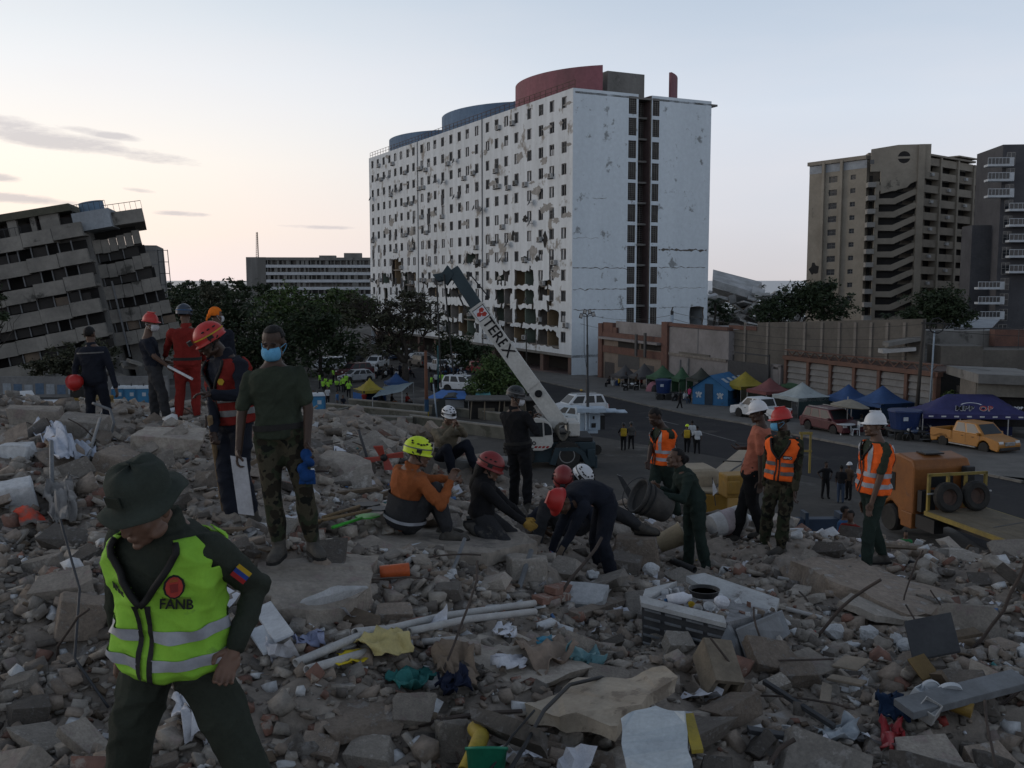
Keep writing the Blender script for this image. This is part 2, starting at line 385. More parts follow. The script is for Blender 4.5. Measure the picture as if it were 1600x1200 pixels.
# road: asphalt between the far kerb and the dusty strip at the foot of the mound
def gpl(L_,dz=0):return [gp(u,v,dz)for u,v in L_]
kerb_px=[(690,566),(780,577),(850,597),(930,615),(1010,634),(1085,650),(1160,662),(1240,680),(1330,697),(1440,722),(1600,755)]
near_px=[(1600,905),(1500,830),(1400,772),(1250,742),(1190,728),(1080,706),(960,688),(860,668),(760,640),(700,620),(640,600),(600,585)]
rp=gpl(kerb_px);rn=gpl(near_px);rp.append(V((60,34,0)));rn.insert(0,V((60,18,0)))
def strip_sheet(name,a,b,mt,dz):
 """ribbon between two ground lines, resampled so that it follows the slope"""
 def res(l,n):
  L_=[0]
  for i in range(1,len(l)):L_.append(L_[-1]+(V(l[i])-V(l[i-1])).length)
  o=[]
  for k in range(n+1):
   t=L_[-1]*k/n;i=max(j for j in range(len(L_))if L_[j]<=t+1e-6);i=min(i,len(l)-2)
   f=(t-L_[i])/max(L_[i+1]-L_[i],1e-6);o.append(V(l[i]).lerp(V(l[i+1]),f))
  return o
 n=30;A,B=res(a,n),res(b,n);mb=MB();K=8;vs=[]
 for i in range(n+1):
  for j in range(K+1):
   p=A[i].lerp(B[i],j/K);vs.append((p.x,p.y,GZ(p.x,p.y)+dz))
 mb.add(vs,[(i*(K+1)+j,i*(K+1)+j+1,(i+1)*(K+1)+j+1,(i+1)*(K+1)+j)for i in range(n)for j in range(K)])
 return tag(mb.build(name,mt),kind='structure')
strip_sheet('road',rp,rn[::-1],M_asph,.006)
# far pavement with a real kerb
def WL(y):return V((10.6+(122-y)*.408,y,0))
wl=[V((WL(y).x-.0,y,0))for y in (150,140,122,110,100,92,85,78,72,66,60,45)]
walk=strip_sheet('pavement',rp,wl,M_walk,.13)
mb=MB()
for i in range(len(rp)-1):
 a,b=V(rp[i]),V(rp[i+1]);n=max(2,int((b-a).length/1.2))
 for j in range(n):
  p,q=a.lerp(b,j/n),a.lerp(b,(j+.97)/n);t=(q-p).normalized();o=V((-t.y,t.x,0))
  if o.y<0:o=-o
  p.z=GZ(p.x,p.y);q.z=GZ(q.x,q.y)
  mb.obox(p-o*.14-V((0,0,.1)),q-p,o*.15,(0,0,.235))
tag(mb.build('kerb',mat('kerb_stone',(.19,.18,.165),(.12,.115,.105),1.2)),kind='structure')
mb=MB()
for (a,b)in (((1085,672),(1150,690)),((1180,700),(1250,720)),((1010,652),(1060,664)),((1330,738),(1420,762))):
 p,q=gp(*a),gp(*b);t=(q-p).normalized();o=V((-t.y,t.x,0))*.08
 mb.add([(w.x,w.y,GZ(w.x,w.y)+.012)for w in (p-o,q-o,q+o,p+o)],[(0,1,2,3)])
tag(mb.build('road_marking',mat('worn_road_paint',(.16,.16,.155),(.07,.07,.07),1.5)),kind='structure')
# ------------------------------------------------------------------ buildings
M_white=mat('weathered_white_paint',(.67,.71,.745),(.46,.485,.50),.8,.9,.2,bsc=2,streak=True,c3=(.27,.255,.235),sc3=.30,f3=.575,fine=.08,contrast=.3)
M_white2=mat('weathered_pale_blue_paint',(.66,.73,.78),(.52,.58,.63),.22,.9,.2,bsc=2,c3=(.26,.28,.29),sc3=.55,f3=.60,streak=True,fine=.1,contrast=.35)  # white paint too; the sky's bluer light on the end wall is coloured in
M_room=mat('bare_room_plaster',(.34,.32,.30),(.2,.19,.18),.4)
M_broken=mat('broken_wall_edge',(.24,.215,.19),(.14,.125,.11),2.5,.95,.6)
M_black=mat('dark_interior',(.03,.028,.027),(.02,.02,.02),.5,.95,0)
M_glassd=mat('dark_window_glass',(.03,.034,.04),(.02,.022,.026),.3,.18,0,spec=.5,fine=0)
M_glassp=mat('pale_window_shutter',(.4,.42,.44),(.3,.31,.33),.8,.6,0)
M_frame=mat('grey_window_frame',(.16,.165,.17),None,2,.6,0)
M_conc=mat('grey_concrete',(.2,.195,.185),(.13,.127,.12),.35,.92,.4,bsc=3,streak=True,c3=(.08,.078,.073),sc3=.3,f3=.6)
M_brownp=mat('brown_painted_wall',(.12,.085,.085),(.085,.062,.06),.4)
M_bluep=mat('faded_blue_paint',(.13,.2,.30),(.095,.145,.22),.35,.85,.2,bsc=2,streak=True)
M_pinkp=mat('faded_maroon_paint',(.25,.105,.125),(.17,.085,.095),.35,.85,.2,bsc=2,streak=True)
M_rust=mat('rusty_steel',(.1,.06,.045),(.06,.045,.04),3,.8,.3)
M_dsteel=mat('dark_steel',(.05,.052,.055),(.035,.036,.04),3,.6,.1)
def fill(edges,step):
 e=sorted(set(round(x,3)for x in edges));o=[e[0]]
 for a,b in zip(e,e[1:]):
  if b-a<.05:continue
  n=max(1,int(round((b-a)/step)))
  for k in range(1,n+1):o.append(a+(b-a)*k/n)
 return o
rnd=random.Random(11)
# ---- the big white apartment block
cor=at(893,555,125);root=thing('apartment_block','tall white apartment block with peeling paint, blown-out lower flats and coloured drums on its roof','building',cor)
FL=Fr(cor,(-35.2,71,0),flip=True);FE=Fr(cor,(71,35.2,0))
LL,LE=79.2,21.0
zt=FL.px(893,138)[1]
cols=[FL.px(u,300)[0]for u in (881,862,845,827,807,791,776,762,745,730.5,718,705,692,680,670,659.5,646.5,637.5,627,618,609,600,591,582.5)]
rows=[FL.px(882,v)[1]for v in (160,194,230,264,297,331,364,397,430,462.5,495,527)]
WW,WH=.62,.70
ss=fill([0,LL]+[c+q*WW for c in cols for q in (-1,1)],.62)
zs=fill([0,zt]+[r+q*WH for r in rows for q in (-1,1)],.62)
dmg_px=[(777,796,427,442),(806,833,420,448),(775,799,452,478),(806,834,453,479),(775,801,480,506),(806,837,482,508),(781,803,509,531),(806,838,511,537),(843,871,483,511),(842,871,515,546),(839,858,449,462),(840,862,437,447),(696,716,453,466),(696,716,478,499),(720,742,479,503),(696,716,502,523),(720,741,505,527),(612,627,406,430),(631,647,428,450),(631,647,451,467),(596,608,430,445),(597,612,489,511),(615,627,494,514),(612,627,432,447),(671,684,451,463),(660,668,436,447),(727,742,399,412),(680,690,434,444),(632,645,470,490),(650,664,476,494),(744,752,402,416),(812,823,399,408),(855,862,472,482),(586,592,436,447),(600,606,452,470)]
dmg=[]
for a,b,c,d in dmg_px:
 s1,z1=FL.px(a,(c+d)/2)[0],FL.px((a+b)/2,d)[1];s0,z0=FL.px(b,(c+d)/2)[0],FL.px((a+b)/2,c)[1]
 dmg.append((min(s0,s1),max(s0,s1),min(z0,z1),max(z0,z1)))
isw={}
def hole_L(i,j):
 if (i,j)in isw:return isw[(i,j)]
 s,z=(ss[i]+ss[i+1])/2,(zs[j]+zs[j+1])/2;r=0
 for a,b,c,d in dmg:
  q=(mnoise.noise(V((s*.9,z*.9,3.3))))*.5
  if a+q<s<b-q and c+q*.7<z<d-q*.5:r=2
 if not r and any(abs(s-c)<WW for c in cols)and any(abs(z-k)<WH for k in rows):r=1
 if j==0 and r==2:r=0
 isw[(i,j)]=r;return r
mb=MB();wallgrid(mb,FL,ss,zs,hole_L,.28,.2,0,1)
mb.build('wall',[M_white,M_broken],root)
mb=MB()
lev=[z-1.42 for z in rows]+[zt-.35]
for z in lev:FL.box(mb,.3,LL-.3,z-.12,z+.1,-4.5,-.3,0)
mb.build('floor_slab',M_broken,root)
mb=MB()
for k in range(0,25):
 s=.3+(LL-.6)*k/24
 FL.box(mb,s-.07,s+.07,0,zt-.5,-4.4,-.3,k%3)
FL.box(mb,.3,LL-.3,0,zt-.5,-4.7,-4.5,0)
mb.build('room_wall',[M_room,mat('green_room_wall',(.2,.25,.21),None,.5),mat('ochre_room_wall',(.3,.22,.14),None,.5)],root)
def wmesh(kind):
 m=MB();f=Fr((0,0,0),FL.ux,flip=True);w,h=WW-.02,WH-.02
 f.quad(m,-w,w,-h,h,-.22,0)
 if kind==1:f.quad(m,-w,-.05,-h,h,-.16,2)
 if kind==2:f.quad(m,.05,w,-h,h,-.16,2)
 if kind==3:f.quad(m,-w,w,-h,.1,-.16,2)
 if kind==4:f.quad(m,-w,w,-h,h,-.16,2)
 for a,b,c,d in ((-w,-w+.07,-h,h),(w-.07,w,-h,h),(-w,w,-h,-h+.07),(-w,w,h-.07,h),(-.035,.035,-h,h)):f.box(m,a,b,c,d,-.2,-.1,1)
 if kind==5:
  for q in range(5):f.box(m,-w+.25*q,-w+.25*q+.03,-h,h,.04,.07,1)
  f.box(m,-w,w,-.02,.02,.04,.07,1)
 o=m.build('window',[M_glassd,M_frame,M_glassp],root,world=False);return o
wv=[wmesh(k)for k in range(6)];used_w=set()
for r in rows:
 for c in cols:
  if any(a-.3<c<b+.3 and p-.3<r<q+.3 for a,b,p,q in dmg):continue
  k=rnd.choices(range(6),(5,3,3,1.2,.8,1.2))[0];p=FL.pt(c,r)-cor
  if k not in used_w:used_w.add(k);wv[k].location=p
  else:inst(wv[k],'window',root,p)
def ac_mesh():
 m=MB();f=Fr((0,0,0),FL.ux,flip=True);f.box(m,-.42,.42,-.3,.3,.03,.45,0);
 f.box(m,-.3,.2,-.24,.24,.45,.47,1);f.box(m,-.4,-.34,-.42,-.3,.03,.45,1);f.box(m,.34,.4,-.42,-.3,.03,.45,1);return m.build('air_conditioner',[mat('ac_casing',(.45,.46,.46),(.3,.3,.3),3),M_dsteel],root,world=False)
def dish_mesh():
 m=MB();q=(FL.n+V((0,0,.5))+FL.ux*.5).to_track_quat('Z','Y').to_matrix().to_4x4()
 m.lathe([(.05,0),(.3,.05),(.48,.16),(.5,.16),(.3,.03),(.05,-.02)],12,M.Translation(FL.n*.5)@q);m.bar((0,0,0),FL.n*.5,.05);return m.build('satellite_dish',mat('dish_grey',(.22,.22,.23),None,3,.5),root,world=False)
a0,d0=ac_mesh(),dish_mesh();first=[True,True]
for k in range(96):
 c,r=rnd.choice(cols),rnd.choice(rows);w=0 if k<66 else 1
 p=FL.pt(c+rnd.choice((0,-.95,.95))*(1 if w==0 else 1.1),r-rnd.choice((.45,.9))-.1)-cor
 if first[w]:(a0,d0)[w].location=p;first[w]=False
 else:inst((a0,d0)[w],('air_conditioner','satellite_dish')[w],root,p)
mb=MB()
for u in (653,753.7):
 s=FL.px(u,300)[0];FL.box(mb,s-.12,s+.12,0,zt,.003,.1,0)
mb.build('downpipe',mat('pipe_grey',(.2,.21,.22),None,1),root)
for k in range(16):
 c,r=rnd.choice(cols),rnd.choice(rows[3:9]);m=MB();w=rnd.uniform(.3,.6);h=rnd.uniform(.8,2.2)
 m.add([FL.pt(c-w,r-.2,.12),FL.pt(c+w,r-.2,.16),FL.pt(c+w*.6,r-.2-h,.2),FL.pt(c-w*.8,r-.2-h*.8,.1)],[(0,1,2,3)]);m.build('hanging_cloth',mat('dark_laundry',(.05,.05,.055),None,3),root)
# end wall with the breeze-block stair
sv=[FE.px(u,300)[0]for u in (981,993,996,1016.5,1018,1028.5)];ph=13.3/33*2.72
def hole_E(i,j):
 s,z=(es[i]+es[i+1])/2,(ez[j]+ez[j+1])/2
 if sv[2]<s<sv[3]:return 1
 if (sv[0]<s<sv[1]or sv[4]<s<sv[5])and any(abs(z-r)<ph for r in rows):return 1
 a,b=FE.px(1078,492);c2,_=FE.px(1099,492)
 zz=FE.px(1090,478)[1]
 if a+mnoise.noise(V((0,0,z*2)))*.5<s<c2 and z<zz:return 2
 return 0
zb2=FE.px(1000,585)[1]
es=fill([0,LE]+sv+[FE.px(1078,492)[0],FE.px(1099,492)[0]],.8);ez=fill([zb2,zt]+[r+q*ph for r in rows for q in (-1,1)],.8)
mb=MB();wallgrid(mb,FE,es,ez,hole_E,.3,.12,0,1);mb.build('end_wall',[M_white2,M_broken],root)
def vent(w,h):
 m=MB();f=Fr((0,0,0),FE.ux);nx,nz=4,9
 f.quad(m,-w,w,-h,h,-.5,1)
 for k in range(nx+1):x=-w+2*w*k/nx;f.box(m,x-.035,x+.035,-h,h,-.25,-.1,0)
 for k in range(nz+1):z=-h+2*h*k/nz;f.box(m,-w,w,z-.035,z+.035,-.245,-.095,0)
 return m.build('vent_panel',[mat('breeze_block',(.17,.165,.155),(.11,.105,.1),1),M_black],root,world=False)
v0=vent((sv[1]-sv[0])/2,ph);v1=vent((sv[3]-sv[2])/2,ph*1.05);fst=[1,1]
for r in rows:
 for s,w,d in (((sv[0]+sv[1])/2,0,0),((sv[4]+sv[5])/2,0,0),((sv[2]+sv[3])/2,1,-1.6)):
  p=FE.pt(s,r,d)-cor;o=(v0,v1)[w]
  if fst[w]:o.location=p;fst[w]=0
  else:inst(o,'vent_panel',root,p)
mb=MB();FE.box(mb,sv[2]-.02,sv[2]+.06,zb2,zt,-2.2,-.3,0);FE.box(mb,sv[3]-.06,sv[3]+.02,zb2,zt,-2.2,-.3,0);FE.box(mb,sv[2],sv[3],zb2,zt,-2.4,-2.2,0);mb.build('stair_recess',M_brownp,root)
mb=MB()
for r in rows:FE.box(mb,sv[2]+.06,sv[3]-.06,r-1.46,r-1.2,-2.1,-.9,0)
mb.build('stair_landing',M_conc,root)
def crack(u0,u1,v,th):
 m=MB();s0,s1=FE.px(u0,v)[0],FE.px(u1,v)[0];z=FE.px((u0+u1)/2,v)[1];n=int((s1-s0)/.35);t,b=[],[]
 for k in range(n+1):
  s=s0+(s1-s0)*k/n;q=mnoise.noise(V((s*1.3,v,0)))*.25;w=max(.012,th*(.5+mnoise.noise(V((s*2,v,9)))))
  t.append(FE.pt(s,z+q+w,.004));b.append(FE.pt(s,z+q-w*.6,.004))
 for k in range(n):m.quad(b[k],b[k+1],t[k+1],t[k])
 m.build('crack',mat('crack_dark',(.07,.062,.055),(.16,.145,.13),2,.95,.4),root)
for c in ((1029,1104,391,.26),(895,980,419,.11),(1030,1102,418,.09),(895,980,452,.1),(1030,1101,450,.05),(895,980,484,.11),(1030,1100,480,.05),(895,935,372,.04),(925,948,310,.05)):crack(*c)
mb=MB();FL.box(mb,0,LL,zt-.6,zt-.35,-22,-.3);mb.build('roof',M_conc,root)
for k in range(70):
 lowr=k>50;c,r=rnd.choice(cols[:10]if k%3==0 else cols),rnd.choice(rows[5:12]if lowr else rows[:9]);s_,z_=c+rnd.choice((-1,1))*rnd.uniform(.7,1.3),r+rnd.uniform(-1.2,1.0);w_,h_=(rnd.uniform(.3,.8),rnd.uniform(.3,.9))if lowr else (rnd.uniform(.4,1.5),rnd.uniform(.15,.6));n_=22;m=MB()
 if s_<1 or s_>LL-1:continue
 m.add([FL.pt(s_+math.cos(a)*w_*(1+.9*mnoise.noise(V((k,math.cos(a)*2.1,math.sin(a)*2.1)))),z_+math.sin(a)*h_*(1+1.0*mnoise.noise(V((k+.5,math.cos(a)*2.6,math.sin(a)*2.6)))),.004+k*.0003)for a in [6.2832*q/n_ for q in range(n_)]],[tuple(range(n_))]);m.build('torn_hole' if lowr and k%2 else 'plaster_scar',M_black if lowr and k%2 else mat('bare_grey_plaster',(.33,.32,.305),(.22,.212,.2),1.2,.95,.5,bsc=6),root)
mb=MB();gz=-4.4
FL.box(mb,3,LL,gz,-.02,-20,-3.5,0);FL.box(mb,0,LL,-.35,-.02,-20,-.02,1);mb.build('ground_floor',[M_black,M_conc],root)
for k in range(11):
 m=MB();s=.5+k*7.6;FL.box(m,s,s+.9,gz,-.36,-1.2,-.3);m.build('column',mat('brown_column',(.13,.08,.066),(.09,.065,.058),1),root)
mb=MB();FE.box(mb,0.2,LE-.1,gz,zb2+.3,-20,-.35);mb.build('base_wall',M_brownp,root)
mb=MB();f2=Fr(FL.pt(LL,0,0),FE.ux,flip=True)
f2.quad(mb,0,LE,gz,zt,0);f3=Fr(FE.pt(LE,0,0),FL.ux);f3.quad(mb,0,LL,gz,zt,0);mb.build('rear_wall',M_white2,root)
mb=MB()
for k in range(53):
 s=LL*k/52;FL.box(mb,s-.03,s+.03,zt,zt+1.0,-.3,-.24)
for z in (.5,1.0):FL.box(mb,0,LL,zt+z-.03,zt+z+.03,-.29,-.25)
mb.build('roof_railing',M_rust,root)
def drum(s,a0_,a1_,mt,h,ax=12.6,ay=9.6):
 m=MB();n=56;P=[]
 for k in range(n+1):
  a=R(a0_+(a1_-a0_)*k/n);P.append((math.cos(a),math.sin(a)))
 for k in range(n):
  for r0,r1 in ((1,1),):
   p,q=P[k],P[k+1];o=lambda t,z,g=1.0:FL.pt(s+t[0]*ax*g,z,-11.2+t[1]*ay*g)
   m.quad(o(p,zt-.4),o(q,zt-.4),o(q,zt+h),o(p,zt+h));m.quad(o(q,zt-.4,.97),o(p,zt-.4,.97),o(p,zt+h,.97),o(q,zt+h,.97));m.quad(o(p,zt+h),o(q,zt+h),o(q,zt+h,.97),o(p,zt+h,.97))
 for p in (P[0],P[-1]):m.quad(o(p,zt-.4),o(p,zt-.4,.97),o(p,zt+h,.97),o(p,zt+h))
 return m.build('roof_drum',mt,root)
drum(67.2,0,360,M_bluep,2.7,13.6,10.2);drum(40.4,0,360,M_bluep,3.2,14.2,10.4);drum(13.6,28,148,M_pinkp,3.7,13.2,10.4);drum(13.6,206,246,M_pinkp,3.6,13.2,10.4)
mb=MB();s0,s1=FE.px(953,140)[0]+1.5,FE.px(1012,140)[0]+1.5;FE.box(mb,s0,s1,zt-.4,zt+3.2,-9,-3,0);mb.build('roof_penthouse',M_conc,root)
# ---- leaning wrecked building at the left edge
bo=at(0,597,110);lean=thing('collapsed_office_block','leaning grey concrete block with sagging floors and dark broken window bands','building',bo)
M_lconc=mat('stained_light_concrete',(.25,.235,.21),(.155,.147,.133),.3,.92,.4,bsc=2.5,c3=(.07,.067,.06),sc3=.28,f3=.58)
M_lglass=mat('bronze_window_glass',(.03,.027,.025),(.018,.017,.016),.4,.5,0,spec=.2)
M_lpane=mat('tan_window_panel',(.16,.12,.085),(.08,.063,.05),.5,.5,0)
u1=V((.962,.2,.185));uz1=V((-.19,-.02,.98));FA=Fr(bo,u1,uz1);S=2.76
def leanblock(fr,s0,s1,n,first,top,lastw=0):
 for k in range(n):
  z=first+k*S;m=MB();e=(k*.06)
  e1=s1-lastw*k;segs=[s0+(e1-s0)*q/6 for q in range(7)]
  for j,(a,b)in enumerate(zip(segs,segs[1:])):
   m=MB();dz=-(.22+.07*k)*math.sin(math.pi*(j+.5)/6+.25*k)*(.9 if k%2 else .6)+rnd.uniform(-.05,.05);d=rnd.uniform(-.06,.1)
   fr.box(m,a+.02,b-.02,z+dz,z+1.55+dz,-.5+d,.3+d);fr.box(m,a+.02,b-.02,z+.1+dz,z+.35+dz,-8,-.55,0);m.build('spandrel',M_lconc,lean)
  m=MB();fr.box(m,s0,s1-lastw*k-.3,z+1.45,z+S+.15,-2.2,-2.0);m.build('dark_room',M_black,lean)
  if k==n-1:continue
  w=s0+.3
  while w<s1-lastw*k-1.2:
   m=MB();ww=rnd.uniform(1.1,1.9);fr.box(m,w-.06,w+.06,z+1.5,z+S+.15,-.35,-.15);m.build('mullion',M_frame,lean)
   if rnd.random()<.62:
    m=MB();t=rnd.choice((0,0,0,0,0,0,1));fr.box(m,w+.1,w+ww-.1,z+1.55,z+S-rnd.choice((0,0,.3)),-.45,-.4);m.build('pane',(M_lglass,M_lpane)[t],lean)
   w+=ww
sA=FA.px(90,470)[0]+4.4
leanblock(FA,-7,sA,6,0,0)
FB=Fr(bo+V((0,4.2,0))+u1*(sA+.3),V((.93,.33,.17)),uz1)
leanblock(FB,-1.2,6.1,5,1.55,0,.5)
mb=MB();FA.box(mb,-7,sA,-6,5*S+1,-12,-3);FB.box(mb,0,4.0,-6,4*S+2,-10,-2.5);mb.build('core',M_conc,lean)
for k in (5,):
 m=MB();z=1.55+k*S-.3;FB.box(m,-.4,5.0,z,z+1.5,-9,2.2);m.build('roof_slab',M_lconc,lean)
mb=MB();z=5*S+1.6
FA.box(mb,-7,sA-1.0,z+1.9,z+2.7,-8,-1.0);mb.build('top_beam',mat('olive_concrete',(.1,.095,.07),(.06,.058,.045),.5),lean)
for s in (-5.5,-2.5,.2,2.2,4.4,6.8,7.8,8.8):
 m=MB();FA.box(m,s,s+rnd.uniform(.5,1.1),z-.05,z+1.95,-2.2,-1.4);m.build('pillar',M_lconc,lean)
mb=MB();FA.box(mb,-7,3.0,z,z+1.9,-5.5,-5.2);FA.box(mb,3.3,4.1,z+1.0,z+1.9,-5.5,-5.2);FA.box(mb,5.5,sA-1,z,z+1.9,-5.5,-5.2);mb.build('back_wall',M_brownp,lean)
p0=FA.pt(sA-.6,z+.2,-3.5)
mb=MB();FA.box(mb,sA-1.0,sA+3.0,z-.6,z+1.5,-6,-1.0);mb.build('penthouse',mat('pale_blue_plaster',(.3,.33,.36),(.2,.21,.22),.4,streak=True),lean)
mb=MB();
for k in range(20):
 a,b=math.pi*k/20,math.pi*(k+1)/20
 g=lambda t,zz:FA.pt(sA+.9-math.cos(t)*1.35,zz,-3.5+math.sin(t)*1.35)
 mb.quad(g(a,z+1.5),g(b,z+1.5),g(b,z+2.7),g(a,z+2.7))
mb.quad(FA.pt(sA-.45,z+1.5,-3.5),FA.pt(sA+2.25,z+1.5,-3.5),FA.pt(sA+2.25,z+2.7,-3.5),FA.pt(sA-.45,z+2.7,-3.5));mb.build('roof_tank',mat('tank_blue_grey',(.16,.24,.33),None,.6),lean)
def rail(fr,s0,s1,z,d,h=.9,step=.55):
 m=MB();n=int((s1-s0)/step)
 for k in range(n+1):s=s0+(s1-s0)*k/n;fr.box(m,s-.02,s+.02,z,z+h,d-.02,d+.02)
 fr.box(m,s0,s1,z+h-.03,z+h+.03,d-.03,d+.03);m.build('railing',M_dsteel,lean)
rail(FB,.8,5.0,1.55+5*S+1.2,2.0);rail(FA,sA-.8,sA+2.8,z+1.5,-1.1);rail(FA,-2,6,z,.1)
m=MB();FB.box(m,-.2,.0,0,9,.4,.5);m.build('downpipe',M_frame,lean)
for k in range(14):
 m=MB();s=rnd.uniform(-2,17);m.box(FA.pt(s,rnd.uniform(-2.6,-.6),rnd.uniform(0,2.5)),(rnd.uniform(1.5,4),rnd.uniform(1,2),.35),(rnd.uniform(-.5,.5),rnd.uniform(-.4,.4),rnd.uniform(0,3)));m.build('fallen_slab',M_lconc,lean)
# ---- grey block behind it
q0=at(190,470,190);gb=thing('concrete_block','plain grey concrete building with a steel frame on its side, behind the leaning block','building',q0)
fr=Fr(q0,(1,.25,0.0),(-.06,0,1));zt2=fr.px(220,381)[1];s1=fr.px(251,420)[0]
mb=MB();fr.box(mb,-2,s1,-14,zt2,-14,0);mb.build('wall',M_conc,gb)
for k in range(5):
 m=MB();fr.box(m,-2,s1,zt2-1.0-k*2.7,zt2-.85-k*2.7,.002,.1);m.build('ledge',M_frame,gb)
mb=MB()
for k in range(7):z=zt2-1-k*2.2;fr.box(mb,s1+.02,s1+1.9,z,z+.12,-.2,-.1)
for s in (s1+.1,s1+1.0,s1+1.9):fr.box(mb,s-.07,s+.07,-12,zt2-.8,-.2,-.1)
mb.build('steel_frame',M_dsteel,gb)
# ---- long office block far behind the trees
q0=at(386,470,400);ob=thing('office_block','long low office block with white floor bands and dark window strips above the trees','building',q0)
fr=Fr(q0,(1,.12,0));zt3=fr.px(500,402)[1];sE=fr.px(600,440)[0];sL=fr.px(416,440)[0]
mb=MB();fr.box(mb,0,sL,-8,zt3,-16,0);mb.build('end_wall',M_conc,ob)
M_oband=mat('white_floor_band',(.5,.52,.54),(.42,.43,.45),.3)
for k in range(6):
 z=zt3-1.2-k*2.95
 m=MB();fr.box(m,sL,sE,z,z+1.15,-15,.25);m.build('floor_band',M_oband if k else M_conc,ob)
 if k<5:
  m=MB();fr.box(m,sL,sE,z-1.9,z+.02,-5.2,-5);m.build('inner_wall',M_glassd if k%2==0 else M_room,ob)
  s=sL+.5
  while s<sE:
   m=MB();w=rnd.choice((.35,.35,.7,1.3));fr.box(m,s,s+w,z-1.8,z,-.4,-.1,0);s+=rnd.uniform(1.2,2.6);m.build('window_post',M_conc,ob)
mb=MB();fr.box(mb,fr.px(537,400)[0],fr.px(565,400)[0],zt3,zt3+1.8,-9,-2);mb.build('roof_house',M_conc,ob)
mb=MB();fr.box(mb,fr.px(498,400)[0],fr.px(524,400)[0],zt3,zt3+.8,-9,-2);mb.build('roof_plinth',M_conc,ob)
q1=fr.pt(fr.px(401,400)[0],zt3,-3);mast=thing('radio_mast','thin lattice radio mast rising from the office block roof','mast',q1)
mb=MB();h=10
for dx,dy in ((-.5,-.4),(.5,-.4),(0,.5)):mb.bar(q1+V((dx,dy,0)),q1+V((dx*.5,dy*.5,h)),.16)
for k in range(12):
 z=h*k/12;mb.bar(q1+V((-.5+.02*k,-.4,z)),q1+V((.5-.02*k,-.4,z+.8)),.12)
mb.build('lattice',M_rust,mast)
# ---- tan apartment tower, right
M_tan=mat('tan_render',(.29,.26,.215),(.22,.195,.16),.25,.92,.25,bsc=2,c3=(.11,.1,.085),sc3=.2,f3=.62)
M_tan2=mat('tan_render_dark',(.26,.23,.19),(.18,.16,.135),.3,.92,.25)
M_balc=mat('pale_balcony_render',(.30,.29,.27),(.22,.21,.2),.5)
pA,pB,pC,pD=at(1258,500,223),at(1346,500,213),at(1437,500,211),at(1540,500,226)
tt=thing('apartment_tower','tan concrete apartment tower with zigzag stair parapets and a round window under its roof','building',pB)
A_,B_,C_=Fr(pA,pB-pA),Fr(pB+V((.3,-1.5,0)),pC-pB),Fr(pC,pD-pC);SZ=2.83
def lz(fr,u,v):return fr.px(u,v)[1]
zA,zB,zC=lz(A_,1300,253),lz(B_,1390,231),lz(C_,1450,244)
LA,LB,LC=(pB-pA).length,(pC-pB).length,(pD-pC).length;zb=-9
wrow=[lz(A_,1298,v)for v in [282+20.65*k for k in range(10)]];wc=[(A_.px(1296,300)[0],1.0,.65),(A_.px(1327,300)[0],.6,.5)]
sA_=fill([0,LA]+[c+q*w for c,w,h in wc for q in (-1,1)],3);zA_=fill([zb,zA]+[r+q*h for r in wrow for h in (.65,.5)for q in (-1,1)],3)
gapA=[(A_.px(1265,420)[0],A_.px(1276,420)[0],lz(A_,1270,431),lz(A_,1270,412))]
def hA(i,j):
 s,z=(sA_[i]+sA_[i+1])/2,(zA_[j]+zA_[j+1])/2
 return 1 if any(abs(s-c)<w and abs(z-r)<h for c,w,h in wc for r in wrow)else 0
mb=MB();wallgrid(mb,A_,sA_,zA_,hA,.3,0,0);mb.build('wall',M_tan,tt)
m=MB();n=12
hc,hz=A_.px(1270,421)[0],lz(A_,1270,421)
m.add([A_.pt(hc+math.cos(k*.52)*(1.1+.3*math.sin(k*2.3)),hz+math.sin(k*.52)*(1.3+.4*math.cos(k*1.7)),.01)for k in range(n)],[tuple(range(n))]);m.build('blast_hole',M_black,tt)
def tw(w,h):
 m=MB();f=Fr((0,0,0),A_.ux);f.quad(m,-w,w,-h,h,-.25,0)
 for a,b,c,d in ((-w,w,-.03,.03),(-.03,.03,-h,h),(-w,-w+.06,-h,h),(w-.06,w,-h,h),(-w,w,h-.06,h),(-w,w,-h,-h+.06)):f.box(m,a,b,c,d,-.24,-.18,1)
 return m.build('window',[M_glassd,M_frame],tt,world=False)
for c,w,h in wc:
 o=tw(w,h)
 for k,r in enumerate(wrow):
  p=A_.pt(c,r)-pB
  if k==0:o.location=p
  else:inst(o,'window',tt,p)
for u in (1282,1310):
 m=MB();s=A_.px(u,300)[0];A_.box(m,s-.3,s+.3,zb,zA-.1,.003,.6);m.build('pilaster',M_tan,tt)
m=MB();A_.box(m,0,LA,zA-2.3,zA-.6,.01,.05,0);m.build('terrace_glazing',mat('terrace_glass',(.28,.31,.34),(.16,.17,.19),.3,.4,0),tt)
m=MB();A_.box(m,-.3,LA,zA-.5,zA+.3,-8,.5);m.build('roof_edge',M_tan2,tt)
m=MB();A_.box(m,0,LA,zb,zA-.6,-14,-.5);B_.box(m,0,LB,zb,zB-.5,-12,-3.4);C_.box(m,0,LC,zb,zC-.5,-14,-3.0);m.build('core',M_tan2,tt)
